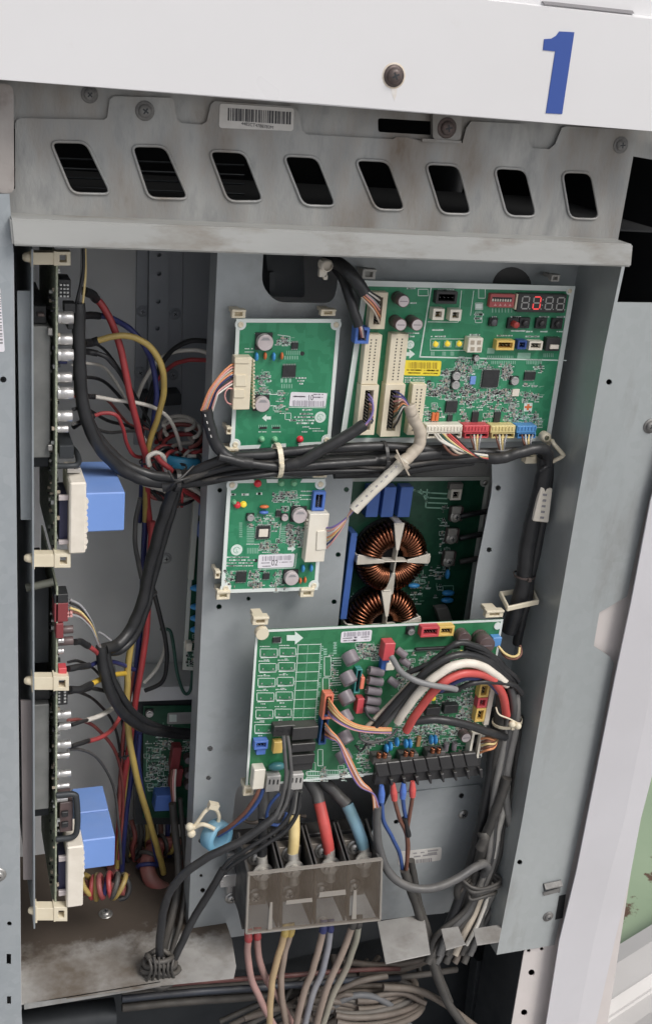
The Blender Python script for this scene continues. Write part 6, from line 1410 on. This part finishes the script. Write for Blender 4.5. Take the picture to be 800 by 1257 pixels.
# leads of the four coloured plugs
A5 = loom('cable_loom', 'short coloured leads bending from the row of plugs into the trunk', 'cables', (570, 550, .03))
for i, mt in enumerate((WHITEW, WHITEW, GREENW, YELC, RED, REDB, BLACKR)): wire(A5, [(533+i*3.6, 533, .044), (540+i*4, 541, .036), (556+i*3.4, 549+i*.8, .032), (576+i*2.2, 556+i*1.0, .032), (598, 559+i*.8, .034)], 3.0, mt, sub=5)
for x0 in (577, 608, 640):
    for i, mt in enumerate((BROWN, WHITEW, YELC, GREYW)): wire(A5, [(x0+i*4.4, 534, .044), (x0+2+i*3, 542, .037), (x0+5+i*1.5, 552, .040)], 2.5, mt, sub=5)
A5b = loom('cable_loom', 'brown and tan pair sagging under the white plug', 'cables', (552, 555, .035))
wire(A5b, [(541, 533, .044), (545, 547, .034), (556, 558, .032), (570, 556, .036)], 3.2, BROWN); wire(A5b, [(546, 533, .044), (551, 546, .034), (562, 556, .032), (574, 555, .036)], 3.2, TANW)

# ---- cable holders and right-hand drop
def holder(px, py, Y, w, h, lab, ang=0.0):
    t = loom('cable_holder', lab, 'cable holder', (px, py+h/2, Y)); q = [(px-w/2, py-h*.25), (px-w*.35, py+h*.5), (px+w*.08, py+h*.42)]
    pts = [(px-w*.48, py-h*.42, Y+.02), (px-w*.5, py-h*.1, Y), (px-w*.3, py+h*.5, Y-.006), (px, py+h*.42, Y-.006), (px+w*.46, py+h*.16, Y-.004), (px+w*.34, py-h*.42, Y+.016)]
    m = MB(); cs = W([(614, 729, .066), (623, 747, .036), (659, 739, .036), (652, 723, .066)])
    for a, b_ in zip(cs, cs[1:]+cs[:1]):
        e = (b_-a).normalized(); pr = V((0, 0, .0032)); q_ = e.cross(V((0, 0, 1))).normalized()*.0016; a2, b2_ = a-e*.0016, b_+e*.0016; m.hexa([a2-q_-pr, b2_-q_-pr, b2_+q_-pr, a2+q_-pr], [a2-q_+pr, b2_-q_+pr, b2_+q_+pr, a2+q_+pr])
    m.build('holder_loop', [CREAM], t, bev=.0008); return t
holder(635, 735, .058, 46, 24, 'cream open cable holder round the black sleeves above the relay board')
t = loom('cable_holder', 'cream angled cable holder at the lower right corner of the main board', 'cable holder', (682, 560, .05))
m = MB(); m.tube(W([(668, 552, .056), (676, 541, .05), (679, 545, .044), (689, 556, .040), (690, 560, .040), (672, 569, .048)]), .0026, 6, sub=3); p = U(650, 563, .06); m.box((p.x, p.y, p.z), (.016, .010, .008)); p = U(668, 536, .052); m.lathe([(.006, -.004), (.006, .004), (.003, .005)], 14, 0, Matrix.Translation(p) @ MY); m.build('holder_loop', [CREAM], t)
X_ = loom('cable_loom', 'black sleeves dropping down the inner side of the right post with a white printed tag', 'cables', (645, 660, .05))
wire(X_, [(669, 560, .05), (667, 585, .052), (660, 615, .055), (652, 645, .055), (646, 675, .055), (644, 700, .052), (641, 722, .05), (634, 745, .052), (624, 775, .056)], 20, BLACKR, 'sleeve', 12, .10)
wire(X_, [(673, 565, .055), (672, 595, .055), (667, 630, .055), (661, 660, .055), (655, 690, .053), (650, 712, .052), (648, 732, .052), (640, 760, .055), (634, 790, .06)], 12, BLACKR, 'sleeve', 10, .10)
m = MB(); ysheet(m, [(664, 598), (678, 600), (673, 642), (654, 640)], .044, .052); tg_ = m.build('printed_tag', [CREAMC], X_, bev=.001)
m = MB()
for i in range(5): ysheet(m, [(666.5-i*.9+random.uniform(-1, 1), 606+i*7), (671-i*.9, 606.5+i*7), (670.5-i*.9, 609+i*7), (666-i*.9, 608.5+i*7)], .0432, .0437)
m.build('tag_print', [INKG], tg_)['kind'] = 'stuff'
tie(X_, 643, 706, .052, 11, 1.6, STEELD, None, .0025); wire(X_, [(662, 578, .043), (668, 574, .041), (674, 571, .045)], 5, BLACKR, 'tie_tail')

# ---- cables over the lower board
B1 = loom('cable_loom', 'black, cream and red power cables bending over the lower relay board', 'cables', (620, 850, .02))
wire(B1, [(488, 886, .016), (499, 869, .006), (514, 850, -.002), (532, 832, -.008), (552, 819, -.010), (573, 814, -.008), (592, 818, -.002), (607, 828, .006), (622, 840, .014)], 11, CREAMC, 'power_wire', 12)
wire(B1, [(498, 897, .018), (509, 879, .008), (524, 858, .0), (541, 840, -.006), (559, 829, -.006), (578, 826, -.004), (596, 829, .002), (609, 840, .010), (618, 858, .018), (621, 878, .024)], 11, REDB, 'power_wire', 12)
wire(B1, [(540, 848, .010), (556, 838, .004), (575, 832, .002), (597, 836, .008), (612, 850, .016)], 7, NAVY, 'power_wire', 10)
wire(B1, [(455, 898, .020), (470, 880, .014), (488, 860, .008), (508, 838, .002), (530, 818, -.004), (556, 805, -.006), (582, 805, -.002), (604, 817, .006), (620, 834, .016)], 9, BLACKR, 'sleeve', 10, .1)
wire(B1, [(462, 900, .024), (482, 878, .018), (505, 850, .010), (530, 828, .004), (552, 812, .0)], 8, GREYC, 'sleeve', 10, .1)
wire(B1, [(450, 892, .022), (464, 878, .020), (480, 862, .018), (494, 848, .014), (506, 836, .010)], 6, TANW, 'sleeve', 8, .08)
wire(B1, [(500, 826, .014), (520, 818, .008), (538, 806, .002), (552, 794, -.002), (566, 789, -.002), (586, 794, .0), (606, 806, .008), (622, 822, .014), (636, 836, .02)], 7.5, BLACKR, 'spiral_wrap', 8, .35)
for i in range(3): wire(B1, [(570, 794+i*5, .006), (592, 801+i*5, .004), (612, 814+i*5, .01), (630, 834+i*5, .02), (634, 860+i*4, .028)], 7, BLACKR, 'sleeve', 8, .2)
wire(B1, [(558, 848, .008), (575, 840, .002), (596, 837, .002), (616, 838, .008), (632, 842, .014), (640, 852, .018)], 7, BLACKR, 'spiral_wrap', 8, .30)
wire(B1, [(504, 886, .016), (530, 883, .010), (556, 886, .008), (580, 892, .010), (600, 899, .016), (620, 905, .026)], 10.5, BLACKR, 'sleeve', 10, .1)
wire(B1, [(480, 806, .020), (490, 822, .004), (506, 834, -.008), (530, 841, -.014), (548, 844, -.014), (560, 846, -.012)], 7.5, mat('grey_lead', (.24, .24, .24), .45), 'grey_lead')
wire(B1, [(447, 868, .026), (451, 878, .022), (460, 885, .018), (472, 884, .016), (480, 876, .016)], 3.5, BLACKR); wire(B1, [(440, 892, .028), (444, 908, .024), (460, 911, .020), (478, 905, .018), (488, 894, .018)], 3.2, GREYC); wire(B1, [(436, 915, .036), (443, 922, .034), (450, 912, .034)], 2.6, BLACKR)
wire(B1, [(611, 793, .018), (619, 802, .014), (629, 806, .016), (636, 803, .02), (637, 795, .026)], 3.2, YELC); wire(B1, [(613, 796, .020), (620, 806, .016), (631, 809, .018), (639, 803, .022), (638, 792, .028)], 3.2, BROWN)
B2 = loom('cable_loom', 'orange, yellow and violet wires from the coral and blue headers of the lower board', 'cables', (470, 990, .02))
for i, mt in enumerate((ORANGE, YELC, ORANGE, YELC, BROWN, PURPLE, PINK)): wire(B2, [(403, 857+i*3.3, .026), (409, 866+i*2.8, .016), (420, 879+i*1.8, .012), (436, 889+i*1.2, .012), (456, 893+i*1.0, .014), (480, 894+i*.9, .018)], 2.6, mt, sub=5)
for i, mt in enumerate((ORANGE, WHITEW, PINK, BROWN, ORANGE, PURPLE)): wire(B2, [(399, 888+i*3.3, .028), (406, 897+i*2, .018), (416, 908+i*1.0, .014), (430-i*.8, 932+i*1.4, .014), (443-i*.6, 958+i*1.2, .016), (456+i*.5, 972+i*.6, .020), (459+i*1.4, 996, .024)], 2.6, mt, sub=5)
wire(B2, [(463, 990, .024), (462, 1012, .024), (465, 1040, .020), (474, 1066, .014), (490, 1083, .008), (512, 1091, .004), (536, 1089, .002), (560, 1079, .004), (580, 1066, .010), (594, 1060, .018)], 10.5, GREYC, 'sleeve', 12, .05)
wire(B2, [(586, 1061, .016), (594, 1060, .018), (598, 1066, .022), (592, 1074, .028)], 10, GREYC, 'sleeve', 10, .05)
B3 = loom('cable_loom', 'four lugged leads, two blue and two brown, hanging from the terminal strip', 'cables', (498, 1070, .05))
for x, y, mt, pth in ((468, 962, BLUEW, [(468, 984, .024), (471, 1008, .03), (482, 1030, .04), (491, 1050, .05), (494, 1072, .055)]), (482, 960, BROWN, [(484, 982, .024), (490, 1004, .03), (498, 1022, .038), (501, 1042, .046), (497, 1072, .052)]),
                      (495, 959, BLUEW, [(494, 980, .024), (497, 1000, .032), (500, 1015, .04)]), (506, 957, BROWN, [(506, 978, .024), (503, 998, .030), (499, 1020, .036), (500, 1045, .046), (498, 1072, .05)])):
    wire(B3, pth, 5.2, mt); lg = BLUEC if mt is BLUEW else REDB
    p0, p1 = U(x, y+2, .024), U(pth[0][0], pth[0][1], .022); m = MB(); m.cyl(p0, p0.lerp(p1, .55), .0026, .0044, 12); m.cyl(p0.lerp(p1, .55), p1, .0044, .0036, 12); m.build('wire_lug', [lg], B3)
wire(B3, [(496, 1004, .032), (499, 1014, .034), (501, 1026, .036)], 7, BLACKR, 'tape_wrap')
wire(B3, [(496, 1068, .05), (503, 1090, .048), (512, 1115, .044), (519, 1140, .036), (526, 1165, .026), (535, 1195, .02), (548, 1228, .015), (570, 1262, .01)], 11, BLACKD, 'sleeve', 10, .12)
wire(B3, [(504, 1056, .052), (509, 1082, .052), (514, 1108, .05), (524, 1140, .04), (531, 1165, .03), (540, 1200, .03), (552, 1230, .028)], 9, BLACKD, 'sleeve', 10, .14)

# ---- bundle running down beside the right post
C1 = loom('cable_bundle', 'tall bundle of grey, black and white cables tied beside the right post', 'cables', (590, 1140, .03))
wire(C1, [(626, 842, .020), (630, 870, .026), (622, 905, .032), (614, 940, .036), (606, 975, .040), (601, 1005, .042), (592, 1045, .042), (580, 1090, .040), (566, 1130, .034), (556, 1162, .028)], 10, GREYC, 'cable', 10)
wire(C1, [(632, 850, .024), (634, 880, .028), (627, 920, .032), (621, 955, .034), (622, 990, .032), (629, 1020, .030), (627, 1050, .030), (614, 1078, .032), (600, 1105, .034), (580, 1140, .032), (566, 1165, .03)], 9.5, mat('grey_cable_pale', (.22, .215, .205), .5, 0, (.27, .26, .25), 50, dust=.6), 'cable', 10)
wire(C1, [(630, 855, .030), (631, 885, .032), (624, 930, .036), (622, 970, .036), (616, 1000, .036), (610, 1030, .036), (605, 1060, .034), (603, 1085, .034), (598, 1110, .034), (585, 1140, .034)], 7.5, WHITEW, 'cable', 8)
wire(C1, [(616, 850, .030), (612, 885, .034), (608, 930, .040), (600, 980, .046), (588, 1030, .05), (576, 1080, .05), (560, 1130, .044), (548, 1165, .036)], 13, BLACKD, 'sleeve', 10, .2)
wire(C1, [(622, 955, .026), (612, 985, .026), (602, 1010, .028), (593, 1035, .032), (586, 1060, .036), (578, 1080, .040)], 12, BLACKD, 'sleeve', 10, .15)
wire(C1, [(622, 1000, .034), (628, 1040, .034), (622, 1075, .036), (610, 1105, .036), (590, 1140, .034), (574, 1168, .03)], 8, GREYC, 'cable', 8)
wire(C1, [(636, 880, .04), (634, 930, .04), (628, 975, .038), (612, 1010, .04), (600, 1050, .04), (590, 1085, .04), (572, 1125, .036), (552, 1160, .03)], 11, BLACKD, 'sleeve', 10, .2)
wire(C1, [(618, 860, .035), (606, 910, .04), (599, 960, .045), (592, 1000, .046), (580, 1050, .046), (566, 1098, .042), (548, 1140, .034), (536, 1168, .028)], 12, BLACKR, 'sleeve', 10, .2)
for i in range(4):
    o1 = i*5-8; wire(C1, [(630+o1*.3, 862, .03), (624+o1*.7, 910, .032+.003*i), (616+o1*.9, 960, .034), (611+o1, 1005, .034+.002*i), (606+o1*.9, 1050, .034), (592+o1*.6, 1090, .032), (574+o1, 1130, .032), (556+o1*1.2, 1166, .028)], random.uniform(6.5, 9), [bpy.data.materials['grey_cable_pale'], GREYC, bpy.data.materials['grey_cable_pale'], BLACKD][i], 'cable', 8, .12)
wire(C1, [(606, 870, .045), (604, 930, .05), (597, 1000, .055), (585, 1060, .055), (570, 1110, .05)], 9, BLACKR, 'sleeve', 8, .1)
for i in range(4): wire(C1, [(626-i*5, 836+i*3, .022+.004*i), (630-i*5, 860, .028+.004*i), (626-i*5, 890, .034+.003*i), (618-i*4, 930, .04)], 9, BLACKR if i % 2 else BLACKD, 'sleeve', 8, .2)
for i, mt in enumerate((ORANGE, BROWN, YELC, BROWN, ORANGE)): wire(C1, [(589, 907+i*4.2, .03), (598, 906+i*3.6, .02), (606, 908+i*2.4, .022), (610, 904+i*1.0, .03)], 3.2, mt, sub=5)
tie(C1, 622, 885, .030, 16, 1.45, CREAM, [(608, 868, .02), (612, 877, .014), (624, 882, .012), (634, 887, .014)], .004, .8)
m = MB()
for (x, y) in ((628, 889), (635, 891)): p = U(x, y, .012); m.lathe([(.0045*math.sin(t), -.0045*math.cos(t)) for t in [math.pi*i/8 for i in range(9)]], 14, 0, Matrix.Translation(p))
m.build('tie_knob', [CREAM], C1)
# rubber strap round the bundle, a fold of cardboard-like sleeve, and loose ends at the bottom
for i in range(5):
    y0 = 1076+i*3.6+random.uniform(-1.5, 1.5); tl = random.uniform(2, 9)
    wire(C1, [(563+i*3.0, y0-tl*.3, .022), (578+random.uniform(-3, 3), y0+10+tl*.5, .010), (596, y0+13-i, .010), (614-i*1.5, y0+2+tl*.4, .02), (600, y0-7, .035), (580, y0-8, .04), (565+i*3, y0-tl*.3-1, .026)], random.choice((3.0, 4.5, 6)), BLACKD, 'strap', sub=5, wr=.25)
wire(C1, [(592, 1022, .03), (594, 1030, .026), (589, 1042, .026)], 13, BLACKD, 'sleeve_end', 12, .1)
for i, (x, mt) in enumerate(((540, BLACKD), (552, GREYC), (562, BLACKD), (572, TANW), (580, BLACKD), (590, GREYC))): wire(C1, [(582+i*3, 1096, .03), (572+i*2.6+(x-560)*.2, 1120, .03), (x-4, 1148, .026), (x-14, 1172, .02)], 9 if i % 2 else 7, mt, 'cable', 8, .12)
wire(C1, [(598, 1100, .028), (592, 1120, .024), (582, 1142, .022), (572, 1160, .02)], 5, WHITEW, 'cable', 8)

for i in range(5):
    o1 = i*7; wire(C1, [(606-i*5, 1010+i*8, .045), (594-i*5, 1052+i*5, .044), (577-i*4, 1096, .042), (556+o1*.6, 1132, .036), (534+o1*1.4, 1166, .026), (524+o1*1.6, 1182, .02)], random.uniform(8, 12), [BLACKD, GREYC, BLACKD, DBROWN, BLACKD][i], 'sleeve', 8, .22)
# ---- large terminal block with a clear cover
BUSB = mat('dusty_bus_bar', (.24, .215, .19), .5, .2, (.18, .155, .13), 60)
LUG = mat('tinned_lug', (.62, .60, .55), .4, .35, (.48, .46, .42), 120)
TB = thing('terminal_block', 'black four pole power terminal block with a dusty clear plastic cover', 'terminal block', U(385, 1140, .02))
Yc = .004
def tq(u, v, Y):        # u 0..1 across, v 0..1 from the top of the cover to its bottom
    a = U(305, 1074, Yc).lerp(U(469, 1055.5, Yc), u); c = U(302, 1146, Yc).lerp(U(467, 1129, Yc), u); p = a.lerp(c, v); return V((p.x, Y, p.z))
m = MB(); m.hexa([tq(0, 1.0, .06), tq(1, 1.0, .06), tq(1, 1.0, YP-.001), tq(0, 1.0, YP-.001)], [tq(0, -.05, .06), tq(1, -.05, .06), tq(1, -.05, YP-.001), tq(0, -.05, YP-.001)]); m.build('block_base', [BLACKP], TB, bev=.001)
for i in range(5):
    u = i/4
    for off in ((-.022, -.008), (.008, .022)) if 0 < i < 4 else (((-.0, .02),) if i == 0 else ((-.02, 0.0),)):
        m = MB(); a, b_ = u+off[0], u+off[1]; m.hexa([tq(a, 1.02, .010), tq(b_, 1.02, .010), tq(b_, 1.0, .0595), tq(a, 1.0, .0595)], [tq(a, .02, .012), tq(b_, .02, .012), tq(b_, -.22, .0595), tq(a, -.22, .0595)]); m.build('partition', [BLACKP], TB, bev=.0004)
for i in range(4):
    u = (i+.5)/4; m = MB(); m.hexa([tq(u-.085, .95, .046), tq(u+.085, .95, .046), tq(u+.085, .95, .0595), tq(u-.085, .95, .0595)], [tq(u-.085, .0, .046), tq(u+.085, .0, .046), tq(u+.085, .0, .0595), tq(u-.085, .0, .0595)]); m.build('bus_bar', [BUSB], TB, bev=.0006)
    for v in (.12, .78):
        p = tq(u, v, .046); Mx = WM[TB.name].inverted() @ Matrix.Translation(p) @ MY @ RZ(i+v); inst(('tbs',), lambda: screw_mb(.0075).mesh('terminal_screw', [STEELS, DARKM]), 'terminal_screw', TB, Mx)
m = MB(); th_ = V((0, .0018, 0)); m.hexa([tq(0, 1, Yc), tq(1, 1, Yc), tq(1, 1, Yc)+th_, tq(0, 1, Yc)+th_], [tq(0, 0, Yc), tq(1, 0, Yc), tq(1, 0, Yc)+th_, tq(0, 0, Yc)+th_]); cvr = m.build('clear_cover', [CLEAR], TB, label='dusty clear cover')
m = MB()
for (u0, v0, u1, v1) in ((0, -.012, 1, .012), (0, .988, 1, 1.012), (-.004, 0, .010, 1), (.99, 0, 1.004, 1)): m.hexa([tq(u0, v1, Yc-.0006), tq(u1, v1, Yc-.0006), tq(u1, v1, Yc+.004), tq(u0, v1, Yc+.004)], [tq(u0, v0, Yc-.0006), tq(u1, v0, Yc-.0006), tq(u1, v0, Yc+.004), tq(u0, v0, Yc+.004)])
m.build('cover_edge', [CLEARE], cvr)
m = MB()
for i in (1, 2, 3): u = i/4; m.hexa([tq(u-.006, .98, Yc+.002), tq(u+.006, .98, Yc+.002), tq(u+.006, .98, .010), tq(u-.006, .98, .010)], [tq(u-.006, .02, Yc+.002), tq(u+.006, .02, Yc+.002), tq(u+.006, .02, .010), tq(u-.006, .02, .010)])
m.build('cover_rib', [CLEAR], cvr)['kind'] = 'stuff'
for (u0, v0, u1, v1) in ((.155, .50, .185, .96), (.275, .50, .475, .56), (.52, .42, .725, .50), (.775, .45, .81, .93)):
    m = MB(); m.hexa([tq(u0, v1, Yc-.0012), tq(u1, v1, Yc-.0012), tq(u1, v1, Yc-.0001), tq(u0, v1, Yc-.0001)], [tq(u0+.008, v0, Yc-.0012), tq(u1-.004, v0, Yc-.0012), tq(u1-.004, v0, Yc-.0001), tq(u0+.008, v0, Yc-.0001)]); m.build('cover_latch', [CLEARE], cvr)
for i, (top, mid, mt, mt2, x, y) in enumerate((((322, 968, .07), (323, 1005, .05), GREYC, GREYC, 321, 1058), ((362, 968, .075), (361, 1000, .055), GREYC, YELC, 359, 1054), ((378, 955, .08), (392, 985, .06), GREYC, REDB, 404, 1050), ((392, 955, .085), (426, 988, .06), GREYC, TEALC, 446, 1043))):
    pw = loom('power_cable', 'thick grey cable with %s sleeve on the %s pole of the terminal block' % (('a black', 'first'), ('a pale yellow', 'second'), ('a red', 'third'), ('a teal blue', 'fourth'))[i], 'cable', (x, y, .045))
    wire(pw, [(top[0]-6, top[1]-25, .11), top, ((top[0]+mid[0])/2+1, (top[1]+mid[1])/2-1, (top[2]+mid[2])/2), mid], 15 if i > 1 else 14, mt, 'cable_sheath', 12)
    wire(pw, [(mid[0], mid[1], mid[2]), ((mid[0]+x)/2+(2 if i == 3 else 1), (mid[1]+y)/2, .044), (x, y-4, .04)], (12, 14, 14.5, 15.5)[i], (BLACKR, YELC, REDB, TEALC)[i], 'coloured_sleeve', 12, .04)
    p0 = U(x, y-8, .04); p1 = U(x+1, y+10, .038); p2 = U(x+1.5, y+30, .036); m = MB(); m.cyl(p0, p0.lerp(p1, .6), .0066, .0074, 18); m.cyl(p0.lerp(p1, .55), p1, .0074, .0060, 18); m.cyl(p1, p2, .0060, .0066, 18)
    m.lathe([(.0125, 0), (.0125, .002), (.0085, .0028), (.0085, .0065), (.0050, .0072), (.0050, .011), (0, .0112)], 18, 0, Matrix.Translation(U(x+1, y+12, .034)) @ MY, False); m.build('ring_lug', [LUG], pw, label=None)
br = thing('mounting_bracket', 'small zinc bracket with two screws left of the clear covered terminal block', 'bracket', U(288, 1110, .07))
m = MB(); ysheet(m, [(280, 1048), (300, 1046), (300, 1102), (279, 1104)], .072, .083); m.build('bracket_plate', [ALU], br, bev=.0008)
m = MB(); ysheet(m, [(270, 1076), (292, 1073), (292, 1088), (270, 1090)], .058, .0715); m.build('bracket_arm', [ALU], br, bev=.0008)
screw(287, 1068, .072, .0058, br); screw(284, 1102, .072, .0058, br)
m = MB(); m.tube(W([(289, 1104, .07), (294, 1118, .065), (299, 1140, .055)]), .0022, 6); m.build('earth_lead', [BLACKD], br)

# ---- supply cables under the block
def pair(lab, colr, pts1, pts2, mt1, mt2, lx, ly):
    t = loom('supply_cable', lab, 'cables', (pts1[-1][0], min(pts1[-1][1], 1250), pts1[-1][2])); wire(t, pts1, 8.5, mt1, 'cable', 10); wire(t, pts2, 8.5, mt2, 'cable', 10)
    for q, P_ in ((0, pts1), (1, pts2)):
        a = P_[0]; wire(t, [(a[0], a[1]-10, a[2]+.006), (a[0], a[1], a[2]), (a[0]+(P_[1][0]-a[0])*.16, a[1]+(P_[1][1]-a[1])*.16, a[2]+(P_[1][2]-a[2])*.16)], 10, colr, 'colour_sleeve', 10)
    return t
pair('dusty pink cable pair with red sleeves under the left end of the terminal block', RED, [(305, 1150, .03), (304, 1175, .03), (310, 1205, .026), (322, 1232, .022), (340, 1266, .02)], [(316, 1148, .034), (317, 1172, .036), (326, 1200, .036), (344, 1228, .036), (362, 1266, .034)], TANP, TANP, 0, 0)
pair('tan cable pair with yellow sleeves under the second pole', YEL, [(350, 1144, .03), (343, 1168, .028), (336, 1196, .024), (332, 1228, .02), (330, 1268, .018)], [(357, 1143, .034), (350, 1168, .034), (345, 1198, .032), (346, 1228, .03), (354, 1268, .028)], mat('tan_yellow_cable', (.46, .34, .19), .5, 0, (.40, .29, .17), 45), TANC, 0, 0)
pair('tan cable and blue grey cable under the third pole', NAVY, [(397, 1139, .03), (391, 1165, .028), (383, 1192, .024), (372, 1222, .02), (362, 1268, .018)], [(405, 1138, .034), (402, 1165, .034), (394, 1195, .032), (382, 1226, .028), (372, 1268, .026)], TANC, mat('blue_grey_cable', (.24, .25, .29), .5, 0, (.29, .29, .31), 45, dust=.5), 0, 0)
pair('tan and dusty green cable pair under the right end of the block', BLACKD, [(433, 1134, .03), (424, 1160, .028), (413, 1186, .024), (400, 1216, .02), (386, 1268, .016)], [(440, 1133, .034), (435, 1160, .036), (424, 1190, .036), (408, 1222, .032), (392, 1268, .026)], TANC, mat('tan_green_cable', (.24, .25, .20), .5, 0, (.33, .29, .24), 30, dust=.5), 0, 0)
CO = loom('cable_coil', 'dusty brown coil of spare cable lying at the bottom right of the opening', 'cables', (460, 1240, .06))
mtc = [DBROWN, mat('coil_tan', (.17, .14, .115), .6, 0, (.12, .10, .085), 40, dust=.25), DBROWN, mat('coil_grey', (.11, .10, .092), .6, 0, (.15, .138, .125), 40, dust=.25), DBROWN]
for i in range(11):
    rx_, ry_ = 62+random.uniform(-10, 8), 20+random.uniform(-4, 6); cx_, cy_ = 446+random.uniform(-6, 8), 1212+i*3.2; n = 18; a0 = random.uniform(2.5, 3.3)
    wire(CO, [(cx_+rx_*math.cos(a0+5.2*j/n)-8*math.sin(j*.5), cy_+ry_*math.sin(a0+5.2*j/n), .075+.03*math.sin(a0+5.2*j/n+3.14)+.004*i*(-1)**i) for j in range(n+1)], 8, mtc[i % 5], 'cable_turn', 8, .05, sub=3)
for (P_, w_, mt) in (([(380, 1262, .05), (420, 1228, .05), (450, 1222, .048), (480, 1235, .046), (505, 1262, .044)], 8.5, mat('coil_blue_grey', (.11, .12, .135), .55, 0, (.15, .15, .155), 40, dust=.2)), ([(300, 1250, .07), (350, 1235, .07), (400, 1222, .06), (440, 1205, .06), (475, 1198, .06)], 8, DBROWN), ([(470, 1212, .05), (510, 1215, .045), (545, 1232, .04), (585, 1262, .035)], 9, mtc[1]), ([(420, 1180, .09), (470, 1185, .085), (520, 1178, .08), (550, 1165, .06)], 8, DBROWN), ([(440, 1195, .09), (490, 1190, .085), (530, 1176, .075), (556, 1160, .055)], 9, mtc[1]), ([(330, 1246, .09), (400, 1212, .09), (460, 1204, .088), (520, 1196, .09), (560, 1190, .1)], 8, mtc[3])):
    wire(CO, P_, w_, mt, 'cable_turn', 8, .04)
for i in range(10):
    x0 = 400+random.uniform(-10, 60); y0 = 1232+random.uniform(-8, 14); wire(CO, [(x0-40, y0+random.uniform(-14, 18), .06), (x0, y0+random.uniform(-10, 4), .05), (x0+34, y0+random.uniform(-6, 12), .05), (x0+62, y0+random.uniform(4, 30), .045)], random.choice((5, 6.5, 8)), mtc[i % 5], 'cable_turn', 8, .08)
for i in range(7):
    y0 = 1236+i*5; wire(CO, [(270+i*12, y0+18, .10), (320+i*8, y0-4, .10), (370+i*6, y0-18, .095), (420, y0-26+random.uniform(-5, 5), .09)], random.choice((5, 7)), [BLACKD, DBROWN, mtc[3]][i % 3], 'cable_turn', 8, .06)
for i in range(9):
    x0 = 395+i*14; wire(CO, [(x0, 1176+random.uniform(-6, 8), .12), (x0+random.uniform(-20, 8), 1196, .10), (x0+random.uniform(-40, -10), 1216, .085), (x0+random.uniform(-60, -30), 1240, .07), (x0+random.uniform(-70, -20), 1264, .06)], random.choice((6, 7.5, 9)), [BLACKD, DBROWN, mtc[3], GREYC][i % 4], 'cable_turn', 8, .1)
BE = loom('cable_run', 'red, dark blue and grey cables running level under the floor edge', 'cables', (300, 1210, .08))
for i, (y0, mt, w_, Yd) in enumerate(((1205, mat('maroon_cable', (.10, .03, .03), .55, 0, (.15, .05, .045), 40, dust=.25), 6, .06), (1217, mat('dark_slate_cable', (.025, .032, .048), .5, 0, (.04, .05, .07), 40, dust=.25), 8, .065), (1228, mat('murky_cable', (.05, .046, .042), .6, 0, (.08, .072, .064), 40, dust=.3), 10, .09), (1211, bpy.data.materials['murky_cable'] if 'murky_cable' in bpy.data.materials else BLACKD, 6, .10))): wire(BE, [(150, y0+9, Yd), (220, y0+2, Yd), (290, y0-3, Yd), (360, y0-8, Yd), (430, y0-14, Yd), (490, y0-16, Yd+.02)], w_, mt, 'cable', 8, .04)
m = MB(); a = U(60, 1250, .10); m.cyl(U(20, 1262, .12), U(140, 1246, .12), .022, n=20); m.build('conduit', [DARKM], BE)
